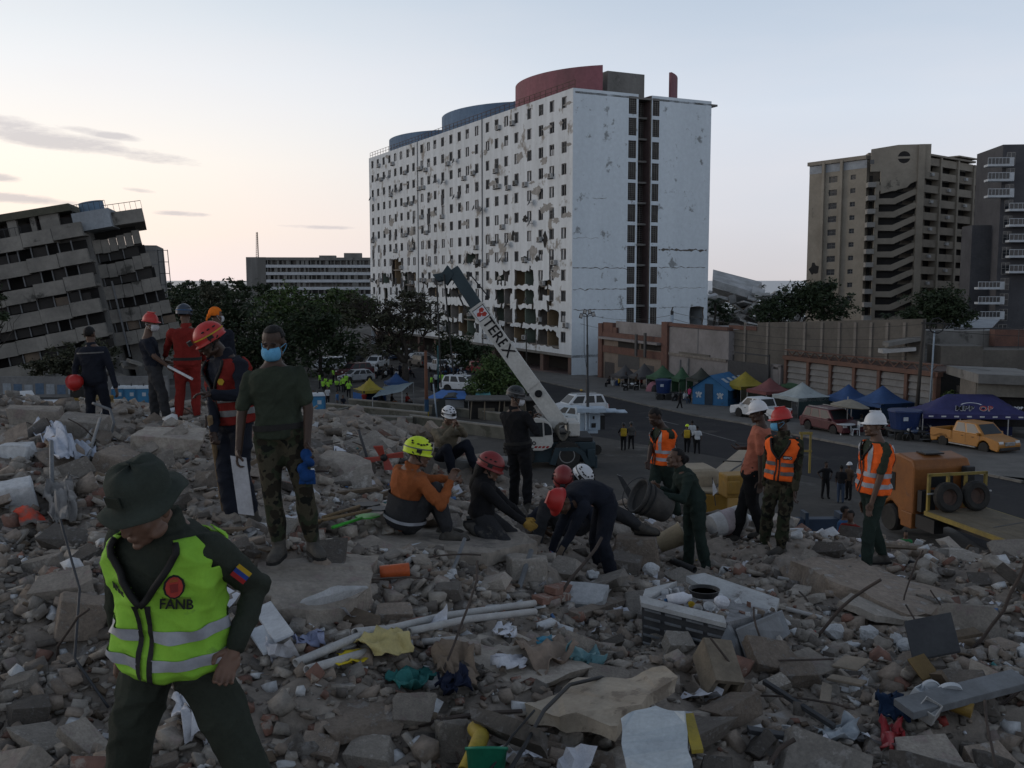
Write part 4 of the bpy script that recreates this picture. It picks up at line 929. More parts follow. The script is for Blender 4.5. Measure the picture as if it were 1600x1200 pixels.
def car(name,label,cat,kind,rear,front,color,group=None,extra=None,lights=True,sc_=1.0):
 """rear / front: where two wheels on the near side touch the ground in the photograph"""
 a,b=gp(*rear),gp(*front);h=math.atan2(b.y-a.y,b.x-a.x);fw=V((math.cos(h),math.sin(h),0));side=V((-fw.y,fw.x,0))
 mid=(a+b)/2;mid.z=GZ(mid.x,mid.y);near=-1 if side.y>0 else 1
 sp={'pickup':(5.25,1.82,1.78,3.1,.36),'suv':(4.6,1.84,1.74,2.7,.36),'hatch':(4.1,1.7,1.48,2.55,.31),'van':(4.9,1.85,1.95,2.9,.34)}[kind];L,Wd,H,wbs,wr=[x*sc_ for x in sp]
 c=mid-side*near*(Wd/2-.12);o=thing(name,label,cat,c,group);o.rotation_euler=(0,0,h);P=paint(*color);w=Wd/2;ro=-L/2;g=.26
 xr,xf=-wbs/2-.05,wbs/2-.05
 def arch(x,z):return [(x+(wr+.09)*math.cos(t),max(g,wr+(wr+.09)*math.sin(t)))for t in [math.pi-math.pi*k/8 for k in range(9)]]
 belt={'pickup':1.08,'suv':1.02,'hatch':.92,'van':1.08}[kind]*sc_;hood=belt-.06
 cx0,cx1,rx0,rx1={'pickup':(-.95,1.5,-.75,.75),'suv':(-2.15,1.3,-1.85,.55),'hatch':(-1.9,1.2,-1.35,.35),'van':(-2.3,1.75,-2.2,1.0)}[kind];cx0,cx1,rx0,rx1=[x*sc_ for x in (cx0,cx1,rx0,rx1)]
 start=cx0+.05 if kind=='pickup' else ro+.04
 low=[(ro+.02,g+.2),(ro+.1,g)]+arch(xr,0)+arch(xf,0)+[(L/2-.12,g),(L/2-.02,g+.12),(L/2,g+.38)]
 top=[(L/2-.1,hood-.14),(L/2-.55,hood-.04),(cx1,belt)]
 if kind=='pickup':poly=low+top+[(cx0,belt),(cx0,.62),(ro,.62)]
 else:poly=low+top+[(ro+.08,belt),(ro,belt-.3)]
 m=MB();m.prism([(x,-w,z)for x,z in poly],(0,Wd,0));m.build('body',P,o,world=False,bevel=.05)
 if kind=='pickup':
  m=MB()
  for s in (-1,1):m.box(((ro+cx0)/2,s*(w-.04),.86),(cx0-ro,.08,.5))
  m.box((ro+.04,0,.86),(.08,Wd-.1,.5));m.build('cargo_bed',P,o,world=False,bevel=.02)
  m=MB();m.box(((ro+cx0)/2,0,.66),(cx0-ro-.1,Wd-.2,.06));m.build('bed_floor',M_trim,o,world=False)
 rw=w*.8;bw_=w*.97;m=MB()
 B=[V((cx0,-bw_,belt-.02)),V((cx1,-bw_,belt-.02)),V((cx1,bw_,belt-.02)),V((cx0,bw_,belt-.02))];T=[V((rx0,-rw,H-.03)),V((rx1,-rw,H-.03)),V((rx1,rw,H-.03)),V((rx0,rw,H-.03))]
 m.add(B+T,((0,3,2,1),(4,5,6,7),(0,1,5,4),(1,2,6,5),(2,3,7,6),(3,0,4,7)));m.build('cabin',P,o,world=False,bevel=.06)
 def pane(A,Bq,Cq,D,f0,f1,g0=.14,g1=.9):
  q=lambda s,t:A.lerp(Bq,s).lerp(D.lerp(Cq,s),t);n=(Bq-A).cross(D-A).normalized()
  ce=(A+Bq+Cq+D)/4;n=n if n.dot(ce-V((0,0,ce.z)))>0 else -n
  m=MB();pts=[q(f0,g0)+n*.012,q(f1,g0)+n*.012,q(f1-.02,g1)+n*.012,q(f0+.02,g1)+n*.012];m.prism(pts,n*-.02);m.build('pane',M_vglass,o,world=False)
 for i,j in ((0,1),(3,2)):
  A,Bq,Cq,D=B[i],B[j],T[j],T[i]
  for f in {'pickup':((.1,.44),(.5,.9)),'suv':((.06,.27),(.31,.58),(.63,.93)),'hatch':((.06,.28),(.33,.6),(.65,.93)),'van':((.05,.3),(.36,.64),(.7,.95))}[kind]:pane(A,Bq,Cq,D,*f)
 pane(B[2],B[1],T[1],T[2],.07,.93);pane(B[0],B[3],T[3],T[0],.09,.91)
 for x in (xr,xf):
  for s in (-1,1):wheel(o,(x,s*(w-.11),wr),wr)
 for s in (-1,1):
  m=MB();m.box((L/2-.1,s*(w-.24),hood-.22),(.16,.34,.16),(0,-.3,0));m.build('headlight',M_lamp,o,world=False,bevel=.02)
  m=MB();m.box((ro+.03,s*(w-.09),belt-.25),(.1,.14,.3));m.build('tail_light',M_lampr,o,world=False)
  m=MB();m.box((cx1-.38,s*(w+.07),belt+.08),(.14,.2,.17));m.build('mirror',P,o,world=False,bevel=.03)
  m=MB()
  for x in ((-.1,.85)if kind!='pickup' else (-.1,.7)):m.box((x,s*(w+.012),belt-.16),(.16,.025,.035))
  m.build('door_handle',M_trim,o,world=False)
  m=MB()
  for x in (cx0+.1,.15,cx1-.3):m.box((x,s*(w+.002),(belt+.38)/2+.1),(.012,.006,belt-.5))
  m.build('door_gap',M_trim,o,world=False)
 m=MB();m.box((L/2-.02,0,hood-.3),(.1,.8,.22));m.build('grille',M_rim if kind=='pickup' else M_trim,o,world=False,bevel=.02)
 [(lambda q:q.build('bumper',P if kind!='pickup' else M_trim,o,world=False,bevel=.04))(MB().box((x,0,.42),(.14,Wd-.15,.2)))for x in (L/2-.02,ro+.02)]
 m=MB();m.box((0,0,.42),(L-.5,Wd-.34,.3));m.build('underbody',M_trim,o,world=False)
 if extra=='steps':
  for s in (-1,1):m=MB();m.box((0,s*(w+.06),.36),(2.0,.16,.06));m.build('side_step',M_rim,o,world=False)
 if extra=='rack':
  for s in (-1,1):m=MB();m.box(((rx0+rx1)/2,s*rw*.85,H+.04),(rx1-rx0-.3,.05,.05));m.build('roof_rail',M_rim,o,world=False)
 if extra=='bar':m=MB();m.box((rx1-.5,0,H+.06),(.25,1.1,.13));m.build('light_bar',M_lamp,o,world=False,bevel=.03)
 return o
Y_=('ochre_yellow',(.36,.155,.024));Wt=('white',(.62,.64,.66));MR=('maroon',(.085,.02,.026));SV=('silver',(.34,.36,.38));GR=('dark_grey',(.06,.065,.07));PB=('pale_blue',(.4,.47,.53));BL=('navy',(.03,.05,.1));RD=('red',(.25,.03,.03))
car('pickup_truck','ochre yellow double-cab pickup parked in front of the purple canopy','pickup truck','pickup',(1468,697),(1547,710),Y_,None,'steps')
car('pickup_truck','white double-cab pickup in front of the maroon canopy','pickup truck','pickup',(1204,661),(1147,652),Wt)
car('suv','maroon estate car stopped in front of the grey and blue canopies','car','suv',(1262,673),(1306,681),MR,None,'rack')
car('suv','white estate car half hidden behind the light tower trailer','car','suv',(934,650),(885,652),Wt,None,'rack')
car('small_car','pale blue car wedged between the crane and the white estate car','car','hatch',(905,668),(866,664),PB)
car('small_car','silver hatchback parked behind the yellow and blue tent','car','hatch',(571,597),(551,598),SV)
car('suv','dark maroon car with its pale bonnet behind the silver hatchback','car','suv',(577,588),(542,590),MR)
car('pickup_truck','white and red rescue pickup under the sprawling tree','pickup truck','pickup',(604,574),(588,577),Wt,None,'bar')
car('suv','white patrol car with a roof light bar behind the blue tarp shelter','car','suv',(705,613),(733,614),Wt,None,'bar')
car('pickup_truck','white pickup facing the camera beside the brown pole','pickup truck','pickup',(668,580),(690,584),Wt)
car('van','white van parked among the motorbikes below the white block','van','van',(700,574),(722,576),Wt)
car('small_car','dark grey car far up the street by the grove','car','hatch',(560,566),(548,567),GR)
car('small_car','pale car parked at the foot of the white block','car','hatch',(650,566),(664,567),SV)
for i,(a,b,c_,k_,l_)in enumerate((((622,562),(636,563),Wt,'suv','white car at the foot of the white block behind the sprawling tree'),((590,562),(603,563),BL,'hatch','dark blue car up the street left of the sprawling tree'),((655,574),(642,572),GR,'suv','dark grey car half hidden by the rust brown pole'),((738,583),(724,580),RD,'hatch','red car behind the round green tree'),((528,580),(514,581),Wt,'van','white van under the grove beside the silver hatchback'))):car('parked_car',l_,'car',k_,a,b,c_)
# ---- motorbikes
def motorbike(c,name='motorbike'):
 o=thing(name,None,'motorbike');P=paint(*c)
 for x in (-.62,.62):
  m=MB();q=M.Translation((x,0,.3))@M.Rotation(R(90),4,'X');m.lathe([(.22,-.05),(.29,-.05),(.3,0),(.29,.05),(.22,.05),(.22,-.05)],14,q);m.build('wheel',M_tyre,o,world=False)
  m=MB()
  for k in range(4):m.bar(V((x,0,.3))+V((math.cos(k*.785),0,math.sin(k*.785)))*.24,V((x,0,.3))-V((math.cos(k*.785),0,math.sin(k*.785)))*.24,.025)
  m.build('spokes',M_rim,o,world=False)
 m=MB();m.ell((.12,0,.78),(.28,.14,.14));m.build('tank',P,o,world=False,smooth=True)
 for b_ in (((-.7,0,.72),(.3,.16,.06),(0,.2,0)),((.62,0,.62),(.36,.12,.03))):MB().box(*b_).build('mudguard',P,o,world=False)
 m=MB();m.box((-.36,0,.78),(.62,.24,.1));m.build('seat',M_trim,o,world=False,bevel=.03)
 m=MB();m.tube([(.62,.06,.3),(.42,.06,.85)],.025);m.tube([(.62,-.06,.3),(.42,-.06,.85)],.025);m.tube([(.38,-.36,1.0),(.42,0,.92),(.38,.36,1.0)],.02);m.tube([(-.62,.07,.3),(-.1,.07,.35),(.4,0,.8)],.03);m.tube([(-.8,.14,.35),(-.2,.14,.3)],.05);m.build('frame',M_dsteel,o,world=False)
 m=MB();m.box((-.02,0,.42),(.34,.26,.3));m.build('engine',M_trim,o,world=False);m=MB();m.ell((.52,0,.86),.09);m.build('headlight',M_lamp,o,world=False)
 return o
mb_src=[motorbike(c)for c in (RD,BL,GR,Wt)];used=set()
def bike(k,u,v,h,label,group):
 p=gp(u,v);o=mb_src[k]if k not in used else copy_tree(mb_src[k]);used.add(k);o.location=p;o.rotation_euler=(R(rnd.uniform(-6,6)),0,h);tag(o,label,'motorbike',group);return o
bike(3,986,612,.4,'white and chrome motorbike at the kerb in front of the grey canopies','motorbikes along the kerb')
bike(1,1046,626,2.9,'blue motorbike beside the blue water tub','motorbikes along the kerb');bike(2,1062,628,.5,'dark motorbike left of the blue relief tent','motorbikes along the kerb')
for i,(u,v,k)in enumerate([(1386,676,2),(1394,684,0),(1420,690,2),(1432,693,1),(1440,686,2)]):bike(k,u,v,rnd.uniform(-.6,.6)+(3 if i%2 else 0),('dark motorbike behind the white helmet of the man on the ridge','red motorbike left of the large blue tank','black motorbike under the large blue tank','blue motorbike between the large blue tank and the yellow pickup','black motorbike against the purple canopy leg')[i],'motorbikes by the blue tank')
for i in range(26):
 u=rnd.uniform(596,642)if i<9 else rnd.uniform(684,722);v=rnd.uniform(583,590)if i<9 else rnd.uniform(582,604)
 bike(rnd.choice((0,1,2,2)),u,v,rnd.uniform(-.5,.5)+1.2,'motorbike in the crowded row between the tarps and the white block','motorbikes parked in a crowded row')
# ---- canopies along the street
def fabric(n,c):return mat('canopy_'+n,c,tuple(x*.78 for x in c),1.2,.8,.15,bsc=5,c3=tuple(x*.55+.02 for x in c),sc3=1.4,f3=.6)
M_pole=mat('tent_pole',(.4,.4,.4),(.25,.25,.25),4,.5,0)
HF=math.atan2(-.9259,.3778)
def canopy(label,ul,ur,ve,vp,vb,col,h=HF,dirt=None,sides=0,base=.13,k=1.3,group='canopies along the far pavement',name='canopy'):
 um=(ul+ur)/2;p=gp(um,vb,base);wpx=(ur-ul);a=wpx/F*p.y/k;c=p+V((0,a*.35,0));c.z=GZ(c.x,c.y)+base;Y=c.y
 ze=HC-(ve-438)/F*Y-c.z;zp=HC-(vp-438)/F*Y-c.z;o=thing(name,label,'canopy',c,group);o.rotation_euler=(0,0,h);n=10;vs=[];hf=a/2
 for i in range(n+1):
  for j in range(n+1):
   x,y=-hf+a*i/n,-hf+a*j/n;r=max(abs(x),abs(y))/hf;t=max(0,1-r)
   vs.append((x,y,ze+(zp-ze)*(t**1.25)-.12*math.sin(math.pi*r)+mnoise.noise(V((x,y,um)))*.03-(.1*(1-(min(abs(x),abs(y))/hf)**2)*0)))
 m=MB();m.add(vs,[(i*(n+1)+j,i*(n+1)+j+1,(i+1)*(n+1)+j+1,(i+1)*(n+1)+j)for i in range(n)for j in range(n)]);Fm=fabric(*col);m.build('roof_sheet',Fm,o,world=False,smooth=True)
 m=MB()
 for (x0,y0,x1,y1)in ((-hf,-hf,hf,-hf),(hf,-hf,hf,hf),(hf,hf,-hf,hf),(-hf,hf,-hf,-hf)):
  N=8
  for q in range(N):
   f=lambda t:V((x0+(x1-x0)*t,y0+(y1-y0)*t,ze));A_,B2=f(q/N),f((q+1)/N);m.quad(A_-V((0,0,.26+.03*(q%2))),B2-V((0,0,.26+.03*((q+1)%2))),B2,A_)
 m.build('valance',Fm,o,world=False)
 for sx in (-1,1):
  for sy in (-1,1):m=MB();m.box((sx*(hf-.05),sy*(hf-.05),ze/2),(.05,.05,ze));m.build('leg',M_pole,o,world=False)
 for q in range(sides):
  m=MB();x0,y0,x1,y1=((-hf,hf,hf,hf),(hf,hf,hf,-hf),(-hf,-hf,-hf,hf))[q];d=fabric(*(dirt or col));N=8;P_=[V((x0+(x1-x0)*t/N,y0+(y1-y0)*t/N,0))+V((0,0,0))for t in range(N+1)]  # hanging side sheets take a colour of their own, mostly darker than the roof
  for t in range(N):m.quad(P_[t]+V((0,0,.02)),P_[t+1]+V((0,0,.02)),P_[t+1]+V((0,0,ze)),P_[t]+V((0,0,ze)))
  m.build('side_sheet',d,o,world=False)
 return o
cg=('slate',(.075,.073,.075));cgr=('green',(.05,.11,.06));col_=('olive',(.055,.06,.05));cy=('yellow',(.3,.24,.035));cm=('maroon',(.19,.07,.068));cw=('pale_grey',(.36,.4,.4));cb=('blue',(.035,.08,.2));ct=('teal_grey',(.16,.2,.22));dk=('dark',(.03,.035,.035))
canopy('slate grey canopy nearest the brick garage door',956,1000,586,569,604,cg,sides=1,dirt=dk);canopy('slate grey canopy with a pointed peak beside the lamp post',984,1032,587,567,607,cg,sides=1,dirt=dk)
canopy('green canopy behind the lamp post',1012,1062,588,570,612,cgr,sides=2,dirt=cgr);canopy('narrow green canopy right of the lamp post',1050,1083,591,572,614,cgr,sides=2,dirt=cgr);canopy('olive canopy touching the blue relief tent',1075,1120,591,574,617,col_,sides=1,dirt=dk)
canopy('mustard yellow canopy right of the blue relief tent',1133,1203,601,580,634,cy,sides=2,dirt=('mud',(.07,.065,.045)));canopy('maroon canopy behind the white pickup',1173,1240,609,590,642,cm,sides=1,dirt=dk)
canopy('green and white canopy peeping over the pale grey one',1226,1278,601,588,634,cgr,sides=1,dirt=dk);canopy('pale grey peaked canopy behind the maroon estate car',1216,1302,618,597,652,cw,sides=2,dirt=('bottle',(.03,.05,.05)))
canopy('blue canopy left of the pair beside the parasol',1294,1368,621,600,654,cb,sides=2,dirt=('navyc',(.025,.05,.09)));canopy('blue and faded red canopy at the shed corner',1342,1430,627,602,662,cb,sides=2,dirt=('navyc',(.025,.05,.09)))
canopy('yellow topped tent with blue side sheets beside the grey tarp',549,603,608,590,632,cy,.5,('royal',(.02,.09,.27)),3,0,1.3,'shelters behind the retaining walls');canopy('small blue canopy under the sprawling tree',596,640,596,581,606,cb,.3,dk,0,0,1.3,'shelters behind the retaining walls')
# blue relief tent with ridge roof
p=gp(1109,633,.13);rt=thing('relief_tent','blue ridge tent with white emblems and an open door flap','tent',p);rt.rotation_euler=(0,0,R(-34));w2,l2,hw,hr=1.65,4.2,1.5,2.6
def T_(x,y,z):return V((x,y,z))
Fb=fabric('relief_blue',(.04,.15,.31));m=MB()
m.add([T_(-w2,0,0),T_(w2,0,0),T_(w2,0,hw),T_(0,0,hr),T_(-w2,0,hw),T_(-w2,l2,0),T_(w2,l2,0),T_(w2,l2,hw),T_(0,l2,hr),T_(-w2,l2,hw)],[(0,1,2,3,4),(1,6,7,2),(5,0,4,9),(6,5,9,8,7)]);m.build('tent_wall',Fb,rt,world=False)
m=MB();m.add([T_(-w2-.25,-.2,hw-.12),T_(0,-.2,hr+.04),T_(w2+.25,-.2,hw-.12),T_(w2+.25,l2+.2,hw-.12),T_(0,l2+.2,hr+.04),T_(-w2-.25,l2+.2,hw-.12)],[(0,1,4,5),(1,2,3,4)]);m.build('roof_sheet',Fb,rt,world=False)
m=MB();m.box((-.1,-.03,.95),(.75,.04,1.85));m.build('door_flap',mat('tent_door',(.035,.05,.07),None,2),rt,world=False)
Me=mat('white_print',(.45,.5,.55),None,3)
for x,y,z in ((.95,-.03,.85),(-1.05,-.03,.85)):
 m=MB();[m.box((x+dx,y,z+dz),(.16,.02,.28),(0,a,0))for dx,dz,a in ((-.12,-.1,.5),(.12,-.1,-.5),(0,.15,0),(-.18,.12,-.7),(.18,.12,.7))];m.build('emblem',Me,rt,world=False)
for k in range(4):m=MB();y=1.0+k*1.25;m.obox((w2*.35,y,hr-(hr-hw)*.35+.05),(.55,0,-.33),(0,.6,0),(.01,0,.02));m.build('emblem',Me,rt,world=False)
m=MB();m.box((w2+.02,1.6,.9),(.03,.8,.7));m.build('window_flap',MATS['tent_door'],rt,world=False)
# purple canopy with lettering
c0=gp(1525,690);c0.y+=1.2;c0.z=GZ(c0.x,c0.y);mc=thing('lettered_canopy','purple blue hip-roofed canopy with white and red lettering behind the yellow pickup','canopy',c0);PH=-.1;mc.rotation_euler=(0,0,PH)
Yc=c0.y;k_=Yc/F;ze=HC-(643-438)*k_-c0.z;zr=HC-(616-438)*k_-c0.z;a2,b2=3.45,1.7;rx=1.55;Fp=fabric('purple',(.04,.04,.125));n=12;vs=[];nx=24
for i in range(nx+1):
 for j in range(n+1):
  x,y=-a2+2*a2*i/nx,-b2+2*b2*j/n;t=1-max(abs(y)/b2,max(0,(abs(x)-rx))/(a2-rx));vs.append((x,y,ze+(zr-ze)*max(0,t)**1.2-.05*math.sin(math.pi*t)))
m=MB();m.add(vs,[(i*(n+1)+j,i*(n+1)+j+1,(i+1)*(n+1)+j+1,(i+1)*(n+1)+j)for i in range(nx)for j in range(n)]);m.build('roof_sheet',Fp,mc,world=False,smooth=True)
m=MB()
for x0,y0,x1,y1 in ((-a2,-b2,a2,-b2),(a2,-b2,a2,b2),(-a2,b2,-a2,-b2)):m.quad((x0,y0,ze-.3),(x1,y1,ze-.3),(x1,y1,ze),(x0,y0,ze))
m.build('valance',Fp,mc,world=False)
m=MB();m.quad((-a2*.75,b2-.1,.05),(a2,b2-.1,.05),(a2,b2-.1,ze),(-a2*.75,b2-.1,ze));m.build('back_sheet',fabric('deep_blue',(.02,.028,.09)),mc,world=False)
for x,y in ((-a2,-b2),(-1.1,-b2),(1.9,-b2),(a2,-b2),(-a2,b2),(a2,b2)):m=MB();m.box((x,y+.04,ze/2),(.06,.06,ze));m.build('leg',M_pole,mc,world=False)
Mred=mat('red_print',(.4,.05,.04),None,3);Mwp=mat('bright_white_print',(.62,.63,.66),None,3);Mblk=mat('black_print',(.012,.012,.014),None,3)
def clet(txt,sz,mt,x,y,z,tilt,sh_=.25):return text_mesh(txt,sz,mt,'lettering',None,M.Translation((x,y,z))@M.Rotation(R(90)-tilt,4,'X'),.004,sh_,1.12,.055 if mt is Mwp else .014)
tl=math.atan2(b2,zr-ze);sl_=lambda f:(-b2+b2*f,ze+(zr-ze)*f**1.2+.05)
for txt,mt,x,f,s_,dz in (('MPP',Mwp,-.75,.3,.6,0),('OP',Mwp,.6,.3,.6,0),('MPP',Mblk,-.75,.3,.6,.02),('OP',Mred,.6,.3,.6,.02)):
 y,z=sl_(f);o=clet(txt,s_,mt,x,y-.03-dz,z+dz,tl*.9);o.parent=mc
for txt,mt,x in (('MPP',Mwp,.25),('OP',Mred,1.8)):
 o=clet(txt,.8,mt,x,b2-.16-(.0),1.45,0);o.parent=mc
o=clet('MPP',.8,Mblk,.25,b2-.18,1.45,0);o.parent=mc
def arcmark(x,y,z,r,tilt):
 m=MB();q=M.Translation((x,y,z))@M.Rotation(R(90)-tilt,4,'X')
 for k in range(10):
  a0,a1=R(25+13*k),R(25+13*(k+1));f=lambda a,g:q@V((math.cos(a)*r*g,math.sin(a)*r*.45*g,.012));m.quad(f(a0,.86),f(a1,.86),f(a1,1),f(a0,1))
 m.build('arc_mark',Mwp,mc,world=False)
y,z=sl_(.42);arcmark(-.2,y-.05,z,.75,tl*.9);arcmark(.9,b2-.15,1.75,1.1,0)
o=clet('MPPOP',.3,Mwp,2.6,-.75,ze+.33,tl*.9);o.parent=mc
m=MB()
for k in range(9):m.box((-a2+.5+k*.8,-b2-.012,ze-.15),(.3,.01,.09))
m.build('valance_print',Mwp,mc,world=False)
# ---- tarpaulin shelters at the left
def tarp(label,P4,col,poles=True,sag=.25,name='tarpaulin_shelter'):
 pts=[at(u,v,Y)for u,v,Y in P4];b=(pts[0]+pts[2])/2;b.z=GZ(b.x,b.y);o=thing(name,label,'tarp shelter',b,'shelters behind the retaining walls');m=MB();n=10;vs=[]
 for i in range(n+1):
  for j in range(n+1):
   s,t=i/n,j/n;q=pts[0].lerp(pts[1],s).lerp(pts[3].lerp(pts[2],s),t);q.z-=sag*math.sin(math.pi*s)*math.sin(math.pi*t)+.06*mnoise.noise(V((s*5,t*5,b.x)));vs.append(q)
 m.add(vs,[(i*(n+1)+j,i*(n+1)+j+1,(i+1)*(n+1)+j+1,(i+1)*(n+1)+j)for i in range(n)for j in range(n)]);m.build('tarp_sheet',fabric(*col),o,smooth=True)
 for q in pts:m=MB();m.bar(V((q.x,q.y,GZ(q.x,q.y))),q,.06);m.build('pole',M_pole,o)
 return o
tarp('grey blue tarpaulin stretched beside the yellow tent',[(582,621,83),(628,612,83),(646,597,90),(600,604,92)],('grey_blue',(.13,.18,.21)))
tarp('bright blue tarpaulin roof of the shelter behind the seated rescuer',[(666,622,80),(732,624,79),(726,611,86),(690,609,87)],('bright_blue',(.03,.13,.38)),sag=-.2)
tarp('teal plastic sheet roof at the foot of the round green tree',[(740,628,78),(768,622,78),(765,611,84),(744,613,84)],('teal',(.06,.2,.22)),sag=.1)
q0=gp(700,650);sh_=thing('tarp_hut','dark plastic-walled hut under the bright blue tarpaulin','hut',q0);m=MB();fr=Fr(q0,(1,.05,0));s0=80/F
m.prism([fr.pt(-26*s0,0),fr.pt(-24*s0,18*s0),fr.pt(-5*s0,30*s0),fr.pt(8*s0,31*s0),fr.pt(30*s0,20*s0),fr.pt(32*s0,0)],V((0,3,0)));m.build('plastic_wall',fabric('black_plastic',(.04,.045,.045)),sh_)
m=MB();fr.box(m,-.2,1.3,.2,1.3,.02,.06);m.build('grey_panel',mat('grey_board',(.22,.23,.24),None,2),sh_)
q0=gp(785,656);hut=thing('plank_hut','low shack of boards and sticks under a sagging sheet roof by the round tree','hut',q0);fr=Fr(q0,(1,.03,0))
m=MB();fr.box(m,-2.6,2.6,0,1.4,-2.5,-.6);m.build('back_wall',M_black,hut)
m=MB();fr.box(m,-2.9,3.0,1.5,1.6,-3,.3);m.build('roof_sheet',mat('old_sheet_roof',(.09,.085,.08),(.05,.048,.045),1.5),hut)
for k,x in enumerate((-2.5,-1.4,-.3,.1,1.0,1.9)):m=MB();m.bar(fr.pt(x,0,-.1),fr.pt(x+rnd.uniform(-.15,.15),1.5,-.05),.07);m.build('stick',mat('bare_stick',(.2,.17,.13),None,4),hut)
for a,b,c in ((-1.9,-.6,.9),(.2,.9,1.0),(1.1,1.8,1.3)):m=MB();fr.box(m,a,b,.1,c,-.3,-.26);m.build('board',mat('weathered_board',(.14,.125,.1),(.1,.088,.07),2),hut)
# ---- retaining walls between the mound and the shelters
M_rw=mat('mossy_concrete_wall',(.125,.122,.108),(.075,.078,.066),.5,.93,.4,bsc=3,c3=(.05,.052,.042),sc3=.4,f3=.55)
M_rwt=mat('worn_wall_coping',(.21,.205,.185),(.15,.147,.135),1,.9,.3)
rwl=[((505,661),(645,668),12),((640,666),(836,693),14),((510,643),(668,659),10),((545,636),(690,649),10),((690,647),(850,668),10),((505,655),(548,646),8)]
lbs=['lowest retaining wall behind the white machine cab','retaining wall running behind the seated rescuer','middle retaining wall below the yellow tent','upper retaining wall under the grey tarpaulin','retaining wall in front of the plank hut','short cross wall beside the blue toilet']
for (a,b,h),lb in zip(rwl,lbs):
 p,q=gp(*a),gp(*b);p,q=p.copy(),q.copy();o=thing('retaining_wall',lb,'wall',p,'stepped retaining walls');hh=h/F*p.y*1.15;d=V((0,.35,0));m=MB();m.obox(p-V((0,0,.5)),q-p,d,(0,0,hh+.5));m.build('wall',M_rw,o)
 m=MB();m.obox(p+V((0,-.04,hh)),q-p,d+V((0,.08,0)),(0,0,.1));m.build('coping',M_rwt,o)
# ---- blue toilets
def toilet(u,v,label,h=0.0):
 p=gp(u,v);o=thing('portable_toilet',label,'portable toilet',p,'blue portable toilets');o.rotation_euler=(0,0,h);Pb=mat('toilet_blue',(.03,.14,.27),(.022,.1,.2),1,.5,.05)
 m=MB();m.box((0,0,1.05),(1.1,1.1,2.1));m.build('cabin',Pb,o,world=False,bevel=.04);m=MB();m.box((0,-.56,1.05),(.8,.04,1.9));m.build('door',mat('toilet_door',(.04,.18,.33),None,1,.5,.05),o,world=False,bevel=.02)
 m=MB();m.box((0,0,2.2),(1.16,1.16,.2),None,0,.8);m.build('roof',mat('toilet_roof',(.5,.54,.57),None,2,.6,0),o,world=False,bevel=.05)
 m=MB();m.box((.1,-.585,1.65),(.3,.012,.3));m.build('sign',Me,o,world=False);m=MB();m.lathe([(.06,2.2),(.06,2.5)],8);m.build('vent_pipe',M_dsteel,o,world=False)
toilet(497,661,'blue portable toilet standing alone beside the masked soldier',.25)
for u,lb in ((188,'leftmost blue portable toilet of the row beyond the rubble'),(207,'blue portable toilet in the middle of the row beyond the rubble'),(226,'rightmost blue portable toilet of the row beyond the rubble')):toilet(u,646,lb,.2)
# ---- posts, lamps, wires
def pole(label,u0,v0,u1,v1,r,mt,Y=None,cat='pole',name='utility_pole',wires=None):
 b=gp(u0,v0)if Y is None else at(u0,v0,Y);t=at(u1,v1,b.y);o=thing(name,label,cat,b);m=MB();m.tube([b,t],[r,r*.7],10);m.build('shaft',mt,o,smooth=True);return o,b,t
M_pl=mat('pale_blue_pole',(.3,.36,.42),(.2,.24,.28),1,.8);M_pd=mat('dark_pole',(.05,.045,.04),None,2);M_pbr=mat('rust_brown_pole',(.14,.06,.035),(.1,.05,.035),2)
o,_,lt=pole('thick pale blue lamp post in front of the lilac grey wall',1044,603,1050,492,.3,M_pl,name='lamp_post',cat='lamp post')
m=MB();m.box(lt+V((0,0,.2)),(.3,.3,.5));m.box(lt+V((.0,0,.6)),(.08,.5,.6),(0,.3,0));m.build('bracket',M_dsteel,o)
o2,_,ut=pole('dark leaning utility pole in front of the louvred shed',1430,672,1444,500,.15,M_pd)
m=MB();m.tube([ut+V((.9+.55*math.cos(k*.7),0,-.4+.55*math.sin(k*.7)))for k in range(12)],.05);m.bar(ut+V((-.2,0,-.2)),ut+V((2.2,0,-.3)),.1);m.build('cable_coil',M_trim,o2)
o3,_,u3=pole('pale utility pole at the corner of the louvred shed',1451,668,1460,517,.08,M_pl)
m=MB();m.bar(u3+V((-.5,0,0)),u3+V((.4,0,-.1)),.07);m.build('crossbar',M_dsteel,o3)
o4,_,p4=pole('dark utility pole left of the floodlight mast',899,586,896,490,.14,M_pd);m=MB();m.bar(p4+V((-1,0,0)),p4+V((.8,0,.2)),.1);m.box(p4+V((0,0,-1.1)),(.6,.5,.9));m.build('crossbar',M_dsteel,o4)
o5,_,p5=pole('slim dark pole at the corner of the white block',908,584,902,484,.11,M_pd);m=MB();m.bar(p5,p5+V((1.9,0,-.0)),.07);m.build('arm',M_dsteel,o5)
o6,b6,t6=pole('tall pole painted yellow, blue and rust brown behind the seated rescuer',667,656,665,548,.16,M_pbr)
for a,b,n_ in ((0,.12,'yellow'),(.12,.3,'blue')):
 m=MB();m.tube([b6.lerp(t6,a),b6.lerp(t6,b)],.175,10);m.build('painted_band',mat('pole_'+n_,{'yellow':(.34,.25,.03),'blue':(.02,.06,.12)}[n_],None,2),o6)
pole('leaning pale pole against the blue tarpaulin shelter',683,657,677,600,.07,M_pl);pole('teal steel pole among the motorbikes',685,612,684,540,.1,mat('teal_pole',(.03,.09,.1),None,2));pole('thin white pole in front of the white block',732,560,731,505,.09,M_pl);pole('thin dark pole beside the round tree',823,592,822,520,.1,M_pd)
